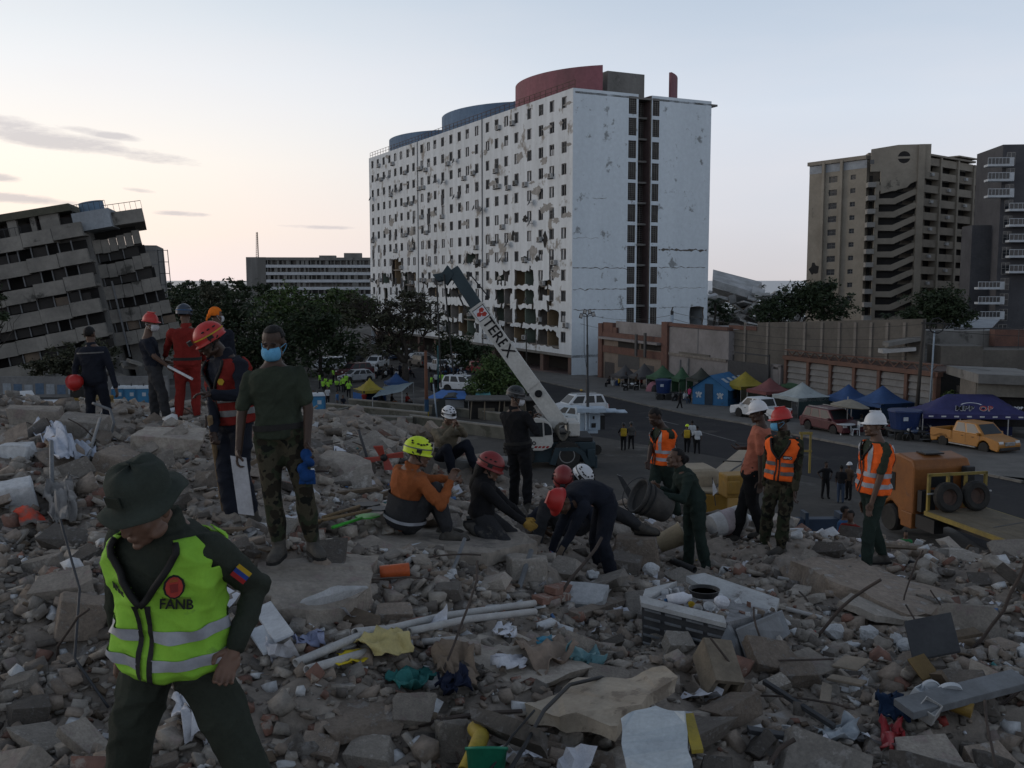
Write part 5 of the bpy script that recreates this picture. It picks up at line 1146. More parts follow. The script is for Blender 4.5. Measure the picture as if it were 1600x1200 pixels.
def wires(pairs,label):
 b=pairs[0][0];o=thing('overhead_wire',label,'cable',(b.x,b.y,GZ(b.x,b.y)))
 for a,c,s in pairs:
  m=MB();m.tube([a.lerp(c,k/14)-V((0,0,s*4*(k/14)*(1-k/14)))for k in range(15)],.024,4);m.build('wire',M_trim,o)
wires([(lt+V((0,0,.3)),ut+V((0,0,-.3)),.9),(lt+V((0,0,-.4)),ut+V((0,0,-1.2)),1.0),(lt+V((0,0,-1.3)),ut+V((0,0,-1.9)),.8),(lt+V((0,0,-2)),ut+V((0,0,-2.6)),.7)],'slack overhead wires strung from the lamp post to the leaning pole')
wires([(p5+V((0,0,-.2)),lt+V((0,0,0)),.8),(p4+V((0,0,-1)),lt+V((0,0,-.9)),.9)],'overhead wires from the white block corner to the lamp post')
wires([(ut+V((0,0,-.3)),ut+V((16,-8,.5)),.6),(ut+V((0,0,-.6)),ut+V((16,-8,.1)),.7)],'overhead wires leaving the leaning pole to the right')
# ---- parasol, table and chairs, tanks, boxes
p=gp(1323,676,.13);o=thing('parasol','worn beige parasol standing over a white table','parasol',p);m=MB();m.lathe([(0,2.35),(.5,2.2),(1.35,1.86),(1.3,1.8)],10,M.Translation((0,0,.0))@M.Rotation(.08,4,'Y'));m.build('shade',fabric('beige',(.25,.225,.18)),o,world=False);m=MB();m.tube([(0,0,0),(0,0,2.5)],.035);m.build('pole',M_pole,o,world=False)
p2=gp(1321,679,.13);o=thing('garden_table','round white plastic table under the beige parasol','table',p2);m=MB();m.lathe([(.0,.7),(.62,.7),(.62,.74),(0,.75)],18);m.build('tabletop',M_bwhite,o,world=False)
for k in range(4):m=MB();a=k*1.57+.6;m.bar((math.cos(a)*.4,math.sin(a)*.4,.7),(math.cos(a)*.5,math.sin(a)*.5,0),.06);m.build('leg',M_bwhite,o,world=False)
p3=gp(1336,680,.13);o=thing('garden_chair','white plastic chair right of the round table','chair',p3);m=MB();m.box((0,0,.43),(.46,.46,.05));m.build('seat',M_bwhite,o,world=False);m=MB();m.box((.22,0,.68),(.05,.46,.5),(0,.15,0));m.build('backrest',M_bwhite,o,world=False)
for sx in (-1,1):
 for sy in (-1,1):m=MB();m.bar((sx*.2,sy*.2,.43),(sx*.24,sy*.22,0),.05);m.build('leg',M_bwhite,o,world=False)
def tank(label,u,v,r,h,lift,cat='water tank',trailer=True):
 p=gp(u,v);o=thing('water_tank',label,cat,p);m=MB();m.lathe([(r*.8,lift),(r,lift+h*.92),(r*1.05,lift+h*.92),(r*1.02,lift+h),(r*.6,lift+h*1.04),(0,lift+h*1.05)],20);m.build('tub',mat('navy_plastic',(.015,.035,.12),None,1,.5,.05),o,world=False,smooth=False)
 m=MB();m.box((-.3*r,-r*.98,lift+h*.6),(.3,.03,.25));m.build('label_print',Me,o,world=False)
 m=MB();m.box((0,0,lift-.06),(r*2,r*1.6,.1));[m.box((sx*r*.8,sy*r*.6,lift/2),(.07,.07,lift))for sx in (-1,1)for sy in (-1,1)];m.build('stand',M_dsteel,o,world=False)
 for s in (-1,1):m=MB();m.lathe([(.2,-.06),(.34,-.06),(.34,.06),(.2,.06)],14,M.Translation((s*r*.5,-r*.85,.34))@M.Rotation(R(90),4,'X'));m.build('wheel',M_tyre,o,world=False)
tank('navy blue water tub on a cart by the lamp post',1036,626,.75,1.25,.75);tank('large navy blue tank on a cart behind the motorbikes',1412,688,1.05,1.25,.8)
for u,v,lb,c in ((958,604,'white plastic bucket beside the grey canopies',(.5,.52,.54)),(964,604,'blue plastic bucket beside the grey canopies',(.03,.07,.2)),(1083,628,'cardboard box at the foot of the blue relief tent',(.28,.2,.14))):
 p=gp(u,v);m=MB();
 if 'box' in lb:m.box(p+V((0,0,.2)),(.8,.5,.4));m.box(p+V((0,0,.41)),(.84,.54,.03))
 else:m.lathe([(.22,.0),(.3,.6),(.33,.6),(.33,.65),(.27,.64),(.2,.1),(0,.1)],14,M.Translation(p))
 tag(m.build('carton' if 'box' in lb else 'plastic_bucket',mat('bucket_%d'%u,c,None,3,.6),None),lb,'box' if 'box' in lb else 'bucket')
p=gp(1024,611,.13);o=thing('dome_tent','small pink dome tent under the green canopies','tent',p);m=MB();m.ell((0,0,0),(1.0,.9,1.05),None,14,10);m.build('dome',fabric('pink',(.3,.13,.16)),o,world=False,smooth=True);m=MB();m.ell((-.1,-.55,.1),(.5,.4,.65));m.build('opening',M_trim,o,world=False,smooth=True)
# ---- mobile crane
Yk=54.0;kb=at(862,728,Yk);kb.z=GZ(kb.x,Yk);ck=thing('mobile_crane','white boomed mobile crane with teal chassis, its telescopic boom raised left','crane',kb);fr=Fr(V((kb.x,Yk,0)),(1,.06,0))
M_cw=mat('crane_cream_white',(.48,.47,.44),(.4,.39,.36),.8,.55,.06,c3=(.3,.28,.25),sc3=1.2,f3=.63);M_ct=mat('crane_dark_teal',(.03,.05,.06),(.02,.034,.042),1,.6,.1)
def kq(u,v):return fr.px(u,v)
def kbox(name,mt,u0,u1,v0,v1,d0,d1,bev=.04,parent=None):
 m=MB();s0,z0=kq(u0,v1);s1,z1=kq(u1,v0);fr.box(m,s0,s1,z0,z1,d0,d1);return m.build(name,mt,parent or ck,bevel=bev)
kbox('chassis',M_ct,812,930,690,722,-2.2,.2);kbox('deck',M_trim,800,926,683,691,-2.3,.1)
m=MB();m.prism([fr.pt(*kq(u,v),.62)for u,v in ((857,722),(866,697),(900,696),(912,705),(922,726),(915,726),(905,708),(896,702),(873,702),(866,724))],fr.n*-.8);m.build('fender',M_ct,ck)
for u,d in ((884,.3),(884,-2.0),(812,.3),(812,-2.0)):
 s,_=kq(u,725);r=.78;m=MB();q=M.Translation(fr.pt(s,GZ(0,Yk)+r,d))@fr.n.to_track_quat('Z','Y').to_matrix().to_4x4()
 m.lathe([(r*.55,-.3),(r*.93,-.3),(r,-.2),(r,.2),(r*.93,.3),(r*.55,.3)],24,q)
 for k in range(24):a=k*.2618;m.box(q@V((math.cos(a)*r,math.sin(a)*r,.1)),(.08,.08,.3),q.to_3x3())
 t=m.build('wheel',M_tyre,ck);m=MB();m.lathe([(0,.1),(r*.42,.12),(r*.5,.31),(r*.56,.31),(r*.56,-.3)],20,q);m.build('rim',M_rim,t)
kbox('stabiliser',M_ct,916,928,700,727,.0,.5);kbox('stabiliser',M_ct,927,932,711,735,.0,.4);kbox('counterweight',M_cw,888,906,660,682,-1.8,.1,.08);kbox('turntable',M_trim,862,896,676,685,-1.8,0,.02)
m=MB();cabp=[(800,702),(800,652),(840,651),(853,655),(861,664),(863,690),(860,697),(846,702)];m.prism([fr.pt(*kq(u,v),.55)for u,v in cabp],fr.n*-1.2);cab=m.build('cab',M_cw,ck,bevel=.05)
for pts in (((803,680),(803,658),(846,658),(847,680)),((849.5,678),(848.5,658),(855,660),(860,667),(861,677))):
 m=MB();m.prism([fr.pt(*kq(u,v),.575)for u,v in pts],fr.n*-.05);m.build('pane',M_vglass,ck)
m=MB()
for u in (833,839,845,851):m.prism([fr.pt(*kq(a,b),.566)for a,b in ((u,697.5),(u+2,694.5),(u+6,694.5),(u+4,697.5))],fr.n*-.03)
m.build('red_stripe',mat('red_stripe',(.33,.03,.03),None,2),ck)
m=MB();m.tube([fr.pt(*kq(833+2.6*math.cos(k*.7),690+2.6*math.sin(k*.7)),.57)for k in range(10)],.025);m.build('emblem',Mblk,ck)
for k in range(5):
 m=MB();c=V(fr.pt(*kq(879,671),.1));m.tube([c+V((math.cos(a*.5)*(.42-k*.04),-.08*k,math.sin(a*.5)*(.34+k*.05)))for a in range(2+k,13)],.06,6);m.build('hose_coil',mat('hose_grey',(.13,.12,.1),None,3),ck)
P0,P1=V(fr.pt(*kq(880,668),-.5)),at(744,478,55.5);P2=at(708,421,56.0);bx=(P1-P0).normalized()
def boomsec(name,a,b,w,h,mt,ins=0):
 t=(b-a).normalized();q=t.to_track_quat('X','Y').to_matrix();up=V((0,1,0))-t*t.y;up.normalize();sd=t.cross(up).normalized();
 m=MB();O=a-up*w/2-sd*h/2;m.obox(O,b-a,up*w,sd*h);return m.build(name,mt,ck,bevel=.03),t,up,sd
bm_,t_,up_,sd_=boomsec('boom',P0,P1,.7,.82,M_cw)
boomsec('boom_extension',P1-t_*.3,P2,.52,.68,M_ct)
nsd=sd_ if sd_.z>0 else -sd_
m=MB();hd=P2-t_*.3;m.obox(hd-up_*.32-nsd*.1,t_*.65-nsd*.0,up_*.52,-nsd*.7-t_*.25);m.obox(hd-up_*.25-nsd*.6,-nsd*.5+t_*.22,up_*.46,t_*.5);m.build('boom_head',M_ct,ck,bevel=.04)
for k,o_ in enumerate((.55,.25)):
 m=MB();a=P2-nsd*(.55+.5*k)-up_*.5;b=V((a.x+.5-.3*k,a.y,a.z-(5.6+k*.4)));m.tube([a,b],.045,5);m.build('hoist_rope',M_trim,ck)
m=MB();m.tube([P2-nsd*.52-t_*1.0,P2-nsd*.75-t_*2.2,P1-nsd*.62],.05,5);m.tube([P2+nsd*.6-t_*.6,P2+nsd*.72-t_*2.5,P1+nsd*.62],.04,5)
for k in range(4):m.box(P2+nsd*.62-t_*(.8+k*.8),(.2,.2,.25))
m.build('side_cable',M_trim,ck)
for f in (.02,.33,.66,.98):
 m=MB();c=P0.lerp(P1,f);m.obox(c-up_*.4-nsd*.43,t_*.12,up_*.77,nsd*.86);m.build('boom_collar',M_cw,ck)
m=MB();m.obox(P0-up_*.39-nsd*.45,P1-P0,up_*.78,nsd*.1);m.build('boom_edge',M_cw,ck)
fx=-up_ if up_.y>0 else up_
def boom_xf(f,off=0.0,lift=.37):
 c=P0.lerp(P1,f)+fx*lift+nsd*off;X=-t_;Z=fx;Yv=Z.cross(X);q=M((X,Yv,Z)).transposed().to_4x4();return M.Translation(c)@q
text_mesh('TEREX',.84,Mblk,'lettering',ck,boom_xf(.735),.01,0,1.0)
def flat(pts,f,mt,name,lift=.375):m=MB();q=boom_xf(f,0,lift);m.prism([q@V((x,y,0))for x,y in pts],q.to_3x3()@V((0,0,-.012)));m.build(name,mt,ck)
sq=lambda s:[(-s,-s),(s,-s),(s,s),(-s,s)]
flat(sq(.37),.935,Mblk,'logo_border',.366);flat(sq(.33),.935,Mwp,'logo_field',.371);
for dx,dy in ((-.14,.12),(.14,.12),(0,-.12)):flat([(dx+.14*math.cos(a),dy+.17*math.sin(a))for a in (0,1.2,2.4,3.6,4.9)],.935,Mred,'logo_mark',.376)
m=MB();q=boom_xf(.27,0,.4);m.lathe([(.0,.0),(.21,0),(.21,.06),(0,.06)],18,q);m.build('boom_pin',Mblk,ck)
m=MB();m.tube([V(fr.pt(*kq(868,684),-.3)),P0.lerp(P1,.22)-nsd*.5],.16,10);m.build('lift_ram',M_rim,ck)
# ---- floodlight tower trailer with side panels out
Yl=59;lb_=at(925,686,Yl);lb_.z=GZ(lb_.x,Yl);lt_=thing('light_tower','pale blue light tower trailer with folded-out panels and a tall lamp mast','light tower',lb_);fr=Fr(V((lb_.x,Yl,0)),(1,.03,0));M_lb=mat('pale_blue_steel',(.4,.48,.56),(.3,.37,.44),.8,.6,.1)
def lbx(name,mt,u0,u1,v0,v1,d0,d1,bev=.02):m=MB();s0,z0=fr.px(u0,v1);s1,z1=fr.px(u1,v0);fr.box(m,s0,s1,z0,z1,d0,d1);return m.build(name,mt,lt_,bevel=bev)
lbx('cabinet',M_lb,906,938,646,672,-1.6,0);lbx('side_panel',M_lb,899,944,635,642,-.3,.9);lbx('side_panel',M_lb,944,964,640,642.5,-.6,.7);lbx('side_panel',M_lb,961,978,641.5,643.5,-.5,.6);lbx('chassis',M_lb,905,934,672,677,-1.4,.1);lbx('engine_bay',M_trim,938,946,650,672,-1.4,-.2)
lbx('mast_foot',M_lb,914,917.5,640,672,.02,.3);lbx('mast_foot',M_lb,918.5,921,645,670,.02,.3);lbx('gauge',M_trim,926,929,650,655,0,.04);lbx('gauge',M_trim,924,931,661,668,0,.06)
for u in (912,932):m=MB();s,z=fr.px(u,680);m.lathe([(.1,-.1),(.3,-.1),(.3,.1),(.1,.1)],14,M.Translation(fr.pt(s,GZ(0,Yl)+.3,.15))@M.Rotation(R(90),4,'X'));m.build('wheel',M_tyre,lt_)
mt0,mt1=V(fr.pt(*fr.px(918,645),.15)),V(fr.pt(*fr.px(917,492),.15));m=MB();m.tube([mt0,mt0.lerp(mt1,.35)],.09,8);m.tube([mt0.lerp(mt1,.35),mt0.lerp(mt1,.7)],.065,8);m.tube([mt0.lerp(mt1,.7),mt1],.045,8);m.build('mast',M_dsteel,lt_)
m=MB();m.tube([mt1+V((-.18,0,0)),mt1+V((-.16,0,-2.2)),mt0.lerp(mt1,.4)],.02,4);m.build('cable',M_trim,lt_)
for dx,dz in ((-.36,-.05),(-.14,.2),(.14,.2),(.36,.05)):
 m=MB();c=mt1+V((dx,-.08,dz));m.box(c,(.2,.14,.26),(.4,.25*(1 if dx<0 else -1),0));l=m.build('floodlight',M_dsteel,lt_);m=MB();m.box(c+V((0,-.09,.0)),(.16,.02,.2),(.4,0,0));m.build('lens',M_lamp,l)
 m=MB();m.bar(mt1+V((0,0,-.1)),c,.04);m.build('lamp_arm',M_dsteel,lt_)
# ---- orange flatbed lorry (faces away)
gx,gy=16.6,36.0;gz0=GZ(0,34);tr=thing('flatbed_lorry','orange lorry with a long flat wooden bed and two spare tyres behind its cab','lorry',(gx,gy,gz0));tr.rotation_euler=(0,0,R(13));PO=mat('lorry_orange',(.23,.085,.02),(.16,.06,.018),1,.5,.05,c3=(.14,.065,.035),sc3=1.3,f3=.6);PY=mat('dull_yellow_steel',(.26,.19,.045),(.17,.13,.045),2,.7,.1)
def tb(name,mt,c,d,rot=None,bev=.0,taper=1.0,parent=None):m=MB();m.box(c,d,rot,0,taper);return m.build(name,mt,parent or tr,world=False,bevel=bev)
m=MB();prof=[(1.2,.55),(1.2,2.75),(1.35,3.0),(2.3,3.12),(3.0,2.95),(3.35,2.5),(3.6,1.5),(3.6,.55),(3.1,.55),(3.0,1.0),(2.6,1.2),(2.2,1.0),(2.1,.55)];m.prism([(-1.22,y,z)for y,z in prof],(2.44,0,0));m.build('cab',PO,tr,world=False,bevel=.09)
m=MB();m.prism([(-1.235,y,z)for y,z in ((2.35,1.65),(2.35,2.35),(3.1,2.35),(3.32,1.6))],(-.01,0,0));m.build('pane',M_vglass,tr,world=False)
tb('pane',M_vglass,(-.1,1.195,2.2),(1.1,.02,.5));tb('roof_hatch',M_trim,(0,2.0,3.14),(.8,.6,.05))
m=MB()
for k in range(6):m.box((-.95+k*.36,1.3,2.86),(.2,.02,.05))
m.build('reflector_strip',Mwp,tr,world=False)
tb('bumper',PO,(0,3.6,.75),(2.5,.25,.5),None,.05);tb('air_intake',M_trim,(.95,1.0,2.1),(.4,.3,1.3),None,.04);tb('tool_box',M_trim,(-1.0,.5,.75),(.4,1.1,.5));tb('step_panel',PO,(-1.15,1.5,.7),(.3,.7,.6),None,.04);tb('exhaust_box',M_trim,(-.8,1.0,1.5),(.6,.25,.8))
for s in (-1,1):tb('chassis_rail',M_trim,(s*.4,-3.5,.85),(.15,9.5,.3))
M_bed=mat('dusty_bed_planks',(.15,.125,.088),(.1,.085,.062),1.2,.92,.4,bsc=6,c3=(.09,.08,.065),sc3=.8,f3=.58)
for k in range(9):x=-1.25+2.5*(k+.5)/9;tb('plank',M_bed,(x,-4.9,1.26+rnd.uniform(-.006,.006)),(2.5/9-.014,10.6,.06))
for s in (-1,1):tb('side_rail',PY,(s*1.28,-4.9,1.2),(.08,10.6,.16))
for x in (-1.2,-.4,.35,1.2):tb('headboard_post',PY,(x,.35,1.95),(.1,.1,1.4 if abs(x)>1 else 1.2))
tb('headboard_rail',PY,(0,.35,2.62),(2.5,.1,.1));tb('headboard_rail',M_pole,(0,.2,1.95),(2.7,.06,.05))
for x in (-.62,.55):
 m=MB();q=M.Translation((x,.02,1.84))@M.Rotation(R(80),4,'X');m.lathe([(.3,-.14),(.48,-.16),(.55,-.1),(.55,.1),(.48,.16),(.3,.14),(.3,-.14)],26,q);t=m.build('spare_tyre',M_tyre,tr,world=False);m=MB();m.lathe([(.0,-.02),(.22,-.03),(.31,.1),(.31,-.1)],18,q);m.build('rim',M_rust,t,world=False)
for y in (2.62,-4.0,-5.3):
 for s in (-1,1):wheel_=wheel(tr,(0,0,0))if False else None;m=MB();q=M.Translation((s*1.05,y,.52))@M.Rotation(R(90),4,'Y');m.lathe([(.3,-.22),(.48,-.24),(.53,-.16),(.53,.16),(.48,.24),(.3,.22)],26,q);t=m.build('wheel',M_tyre,tr,world=False);m=MB();m.lathe([(0,-.06),(.16,-.1),(.2,-.2),(.31,-.22),(.31,.2),(.2,.18),(0,.06)],18,q);m.build('rim',M_rim,t,world=False)
for y,x0,x1 in ((-2.2,-.6,.9),(-3.4,-.2,1.1)):tb('bed_strap_slot',M_trim,((x0+x1)/2,y,1.296),(x1-x0,.07,.01),(0,0,.25))
# ---- lorry and digger at the left, machine cab beyond the rubble
q0=gp(60,652);wl_=thing('white_lorry','small white lorry with a low grey bed below the leaning block','lorry',q0);fr=Fr(q0,(1,.08,0));s0=q0.y/F
def lw(name,mt,a,b,z0,z1,d0,d1,bev=.05):m=MB();fr.box(m,a*s0,b*s0,z0*s0,z1*s0,d0,d1);return m.build(name,mt,wl_,bevel=bev)
PW=paint(*Wt);m=MB();m.prism([fr.pt(x*s0,z*s0,0)for x,z in ((-42,8),(-42,38),(-22,39),(-14,24),(-12,8))],fr.n*-1.9);m.build('cab',PW,wl_,bevel=.06)
m=MB();m.prism([fr.pt(x*s0,z*s0,.012)for x,z in ((-33,25),(-33,36),(-23,36),(-17,25))],fr.n*-.03);m.build('pane',M_vglass,wl_);lw('bonnet',PW,-13,30,10,24,-1.8,0,.1);lw('cargo_bed',M_conc,-110,-44,12,20,-2,0);lw('grille',M_trim,30,32,10,20,-1.6,-.2);lw('underbody',M_trim,-110,28,5,12,-1.8,-.2)
for x in (-90,-70,10):m=MB();q=M.Translation(fr.pt(x*s0,.42,-.1))@M.Rotation(R(90),4,'X');m.lathe([(.2,-.12),(.42,-.12),(.42,.12),(.2,.12)],16,q);m.build('wheel',M_tyre,wl_)
q0=gp(135,656);dg_=thing('digger','ochre digger body behind the man holding a red helmet','digger',q0);fr=Fr(q0,(1,0,0));s0=q0.y/F;M_dg=mat('digger_ochre',(.2,.12,.02),(.12,.08,.025),1.5,.7,.2)
for nm,mt,a,b,z0,z1,d0,d1 in (('body',M_dg,-30,25,10,34,-2.5,0),('cab',M_black,-28,-8,34,52,-2,-.4),('counterweight',M_dg,14,40,8,26,-2.4,.1),('track',M_trim,-40,40,0,11,-.6,.4),('track',M_trim,-40,40,0,11,-2.8,-2)):
 m=MB();fr.box(m,a*s0,b*s0,z0*s0,z1*s0,d0,d1);m.build(nm,mt,dg_,bevel=.08)
m=MB();m.bar(fr.pt(10*s0,25*s0,-1),fr.pt(70*s0,6*s0,-1),.4,.6);m.build('arm',M_dg,dg_)
q0=gp(548,712);mc_=thing('machine_cab','white machine cab with a black exhaust showing over the rubble edge','machine',q0);fr=Fr(q0,(1,.05,0));s0=q0.y/F
def mcx(name,mt,a,b,v0,v1,d0,d1,bev=.03):m=MB();_,z1=fr.px(548,v0);_,z0=fr.px(548,v1);fr.box(m,a*s0,b*s0,z0,z1,d0,d1);return m.build(name,mt,mc_,bevel=bev)
mcx('roof',PW,-20,18,663,672,-1.2,0,.08);mcx('body',PW,-21,20,690,712,-1.3,.05)
for a in (-19,-7,15):mcx('pillar',PW,a,a+4.5,671,692,-.15,-.02)
for a in (-19,15):mcx('pillar',PW,a,a+3,671,692,-1.15,-1.05)
mcx('pane',M_vglass,-14,-8,673,690,-.12,-.08);mcx('exhaust',M_trim,-16,-13,659,685,.02,.2);mcx('beacon',M_lamp,-3,2,659,663,-.6,-.3);mcx('seat',M_trim,2,10,678,690,-.8,-.4)
# ---- yellow boom segment and cream boxes below the mound edge, blue outrigger
A0,A1=at(1106,772,17.5),at(1178,704,25);yb=thing('yellow_boom_section','long yellow and cream steel boom lying beyond the mound edge','boom',A0);t=(A1-A0);sdv=V((.93,-.25,0))*.72;upv=V((0,0,-.62))
M_by=mat('machine_yellow',(.3,.165,.02),(.22,.125,.025),1.2,.6,.1,c3=(.2,.14,.06),sc3=1.5,f3=.6);M_cr=mat('dusty_cream_steel',(.3,.245,.17),(.22,.18,.13),1.5,.7,.15)
m=MB();m.obox(A0-sdv*.5,t,sdv,upv);m.build('beam',M_by,yb,bevel=.03);m=MB();m.obox(A0-sdv*.47+V((0,0,.005)),t,sdv*.94,V((0,0,.05)));m.build('top_plate',M_cr,yb,bevel=.02)
for f in (.25,.6):m=MB();m.obox(A0+t*f-sdv*.52,t.normalized()*.05,sdv*1.04,V((0,0,.075)));m.build('weld_band',M_trim,yb)
m=MB();m.tube([A0+V((.1,0,.1))+t*(k/8)+V((.05*math.sin(k*2),0,0))for k in range(9)],.018,5);m.build('cable',M_trim,yb)
m=MB();c=at(1150,757,17.2);m.box(c,(.5,.4,.4),(0,0,.2));m.box(c+V((-.1,-.27,0)),(.22,.05,.24),(0,0,.2));m.build('winch_box',M_by,yb,bevel=.03)
c=at(1088,745,18.5);m=MB();m.box(c,(.75,.9,.42),(0,0,.15),0,.94);o=m.build('fuel_drum',M_cr,None,bevel=.12);tag(o,'dusty cream plastic tank left of the yellow boom','tank')
for u in (1252,1262):pass
o=thing('yellow_guard_rail','yellow steel guard frame standing behind the red helmeted man','rail',gp(1258,730));fr=Fr(at(1258,700,26),(1,0,0));m=MB();s=26/F
for a in (-8,6):fr.box(m,a*s,(a+3)*s,-40*s,26*s,0,.05)
fr.box(m,-10*s,10*s,22*s,26*s,0,.06);fr.box(m,-10*s,10*s,-6*s,-3*s,0,.06);m.build('frame',PY,o)
c=at(1282,822,24);og=thing('outrigger_beam','dark blue steel outrigger beam with upright end plates beyond the mound edge','steel beam',V((c.x,24,GZ(0,24))));fr=Fr(c,(1,.05,0));s=24/F;M_ob=mat('dark_blue_steel',(.02,.04,.075),(.015,.028,.05),1.5,.6,.1)
for nm,a,b,z0,z1,d0,d1 in (('beam',-38,38,-9,11,-.3,0),('end_plate',30,39,-14,20,-.36,.05),('end_plate',-26,-20,-6,22,-.35,.04),('leg',29,35,-60,-12,-.25,-.1),('leg',-36,-30,-60,-8,-.25,-.1)):
 m=MB();fr.box(m,a*s,b*s,z0*s,z1*s,d0,d1);m.build(nm,M_ob,og,bevel=.01)
# ------------------------------------------------------------------ people
def skin(n,c):return mat('skin_'+n,c,tuple(x*.8 for x in c),6,.55,.08,bsc=60,spec=.35,fine=.08)
SK_D=skin('deep',(.052,.03,.021));SK_M=skin('brown',(.105,.06,.041));SK_L=skin('tan',(.15,.086,.06))
def cloth_m(n,c,c2=None,**k):return mat('cloth_'+n,c,c2 or tuple(x*.68 for x in c),k.pop('sc_',5),.92,.35,bsc=70,spec=.15,fine=.14,**k)
C_olive=cloth_m('olive_uniform',(.036,.043,.034));C_green=cloth_m('army_green',(.038,.048,.034));C_navy=cloth_m('navy',(.018,.021,.031),c3=(.055,.053,.05),sc3=2.4,f3=.63);C_black=cloth_m('black',(.016,.016,.018),c3=(.05,.047,.043),sc3=2.6,f3=.64);C_red=cloth_m('fire_red',(.2,.022,.018),c3=(.2,.1,.08),sc3=2,f3=.65)
C_char=cloth_m('charcoal',(.04,.041,.045),c3=(.085,.08,.073),sc3=2.4,f3=.6);C_beige=cloth_m('khaki',(.165,.14,.1),c3=(.1,.088,.07),sc3=3,f3=.6);C_rust=cloth_m('rust_orange',(.32,.1,.035),c3=(.2,.09,.055),sc3=3,f3=.62);C_pink=cloth_m('salmon',(.42,.145,.095));C_greyt=cloth_m('grey',(.09,.088,.085));C_teal=cloth_m('dark_green',(.026,.04,.034));C_jean=cloth_m('jeans',(.05,.07,.11));C_white=cloth_m('white',(.5,.52,.54));C_kgreen=cloth_m('kelly_green',(.03,.17,.06));C_blue=cloth_m('blue',(.04,.11,.24));C_yel=cloth_m('yellow',(.5,.34,.04));C_hotpink=cloth_m('hot_pink',(.5,.06,.16));C_brown=cloth_m('brown',(.08,.055,.04))
C_camo=mat('cloth_camouflage',(1,1,1),camo=((.028,.034,.02),(.05,.045,.03),(.02,.017,.012),(.01,.011,.009)),sc_=6,rough=.92,bump=.3,bsc=70,spec=.15)
H_lime=mat('hi_vis_lime',(.29,.58,.06),(.21,.45,.045),3,.8,.2,bsc=60,spec=.2,fine=.08,c3=(.16,.32,.05),sc3=5,f3=.6);H_or=mat('hi_vis_orange',(.9,.14,.02),(.75,.11,.02),3,.8,.2,bsc=60,spec=.2,fine=.08)
H_strip=mat('reflective_strip',(.36,.38,.42),(.24,.25,.28),8,.45,.1,fine=.1);H_stripd=mat('dull_reflective_strip',(.13,.13,.13),(.09,.09,.09),8,.5,.1)
def plast(n,c,rough=.48):return mat('helmet_'+n,c,tuple(x*.85 for x in c),4,rough,.03,spec=.5,c3=tuple(x*.55+.03 for x in c),sc3=9,f3=.64,fine=.06)
E_red,E_white,E_lime,E_black,E_dred=plast('red',(.42,.02,.016)),plast('white',(.62,.63,.65)),plast('lime',(.62,.8,.02)),plast('black',(.018,.02,.022)),plast('dark_red',(.2,.014,.014))
M_boot=mat('dusty_boot',(.045,.042,.038),(.085,.078,.068),9,.85,.3);M_hair=mat('black_hair',(.009,.008,.008),None,40,.7,.5);M_maskb=mat('surgical_mask',(.13,.38,.58),(.1,.3,.5),12,.8,.2);M_maskw=mat('white_mask',(.5,.51,.53),None,12,.8,.2);M_strap=mat('black_strap',(.014,.014,.014),None,5,.7,0);M_eye=mat('eye_dark',(.02,.015,.012),None,5,.2,0);M_glovew=cloth_m('white_glove',(.45,.44,.42));M_glovey=cloth_m('yellow_glove',(.32,.2,.05));M_gloveb=cloth_m('blue_glove',(.015,.06,.2))
def wrinkle(me,amp,seed,f=9.0,lo=None):
 n=len(me.vertices);co=np.empty(n*3,np.float32);me.vertices.foreach_get('co',co);co=co.reshape(-1,3);no=np.empty(n*3,np.float32);me.vertex_normals.foreach_get('vector',no);no=no.reshape(-1,3)
 g=np.random.default_rng(seed);d=np.zeros(n)
 for k in range(6):
  w=g.normal(size=3);w[2]*=1.6;w/=np.linalg.norm(w);fr_=f*(.7+1.9*g.random());w2=g.normal(size=3)*f*.8
  ph=co@(w*fr_)+g.random()*6+1.7*np.sin(co@w2+g.random()*6);d+=(1-np.abs(np.sin(ph)))**2*(.5+.5*np.sin(co@(g.normal(size=3)*f*.4)))
 co+=no*(d/3-.35)[:,None]*amp;me.vertices.foreach_set('co',co.ravel());me.update()
def remesh(mb,vox,smooth=5):return evaluated(mb,[('REMESH',dict(mode='VOXEL',voxel_size=vox)),('SMOOTH',dict(factor=.5,iterations=smooth))])
def meshob(me,name,mt,parent,L0,smooth=True):
 me.name=name;me.materials.clear();me.materials.append(mt);me.transform(M.Translation(-L0));
 if smooth:me.polygons.foreach_set('use_smooth',[True]*len(me.polygons))
 o=bpy.data.objects.new(name,me);C.objects.link(o);o.parent=parent;return o
def join_meshes(ms):
 bm=bmesh.new()
 for m_ in ms:bm.from_mesh(m_);bpy.data.meshes.remove(m_)
 r=bpy.data.meshes.new('j');bm.to_mesh(r);bm.free();return r
TORSO=[(-.17,.085,.08),(-.06,.158,.118),(.05,.166,.122),(.25,.150,.108),(.45,.148,.106),(.65,.165,.116),(.80,.178,.114),(.92,.160,.098),(1.0,.10,.082),(1.07,.068,.068)]
def ringloft(mb,rings,n=20,cap=True):
 """rings: (centre, axis a, axis b); closed loft"""
 o=len(mb.v);k=len(rings)
 for c,a,b in rings:
  for j in range(n):
   t=2*math.pi*j/n;ct,st=math.cos(t),math.sin(t);e=.8;mb.v.append(tuple(c+a*(abs(ct)**e*(1 if ct>0 else -1))+b*(abs(st)**e*(1 if st>0 else -1))))
 fs=[(o+i*n+j,o+i*n+(j+1)%n,o+(i+1)*n+(j+1)%n,o+(i+1)*n+j)for i in range(k-1)for j in range(n)]
 if cap:fs.append(tuple(o+j for j in reversed(range(n))));fs.append(tuple(o+(k-1)*n+j for j in range(n)))
 mb.f.extend(fs);mb.m.extend([0]*len(fs))
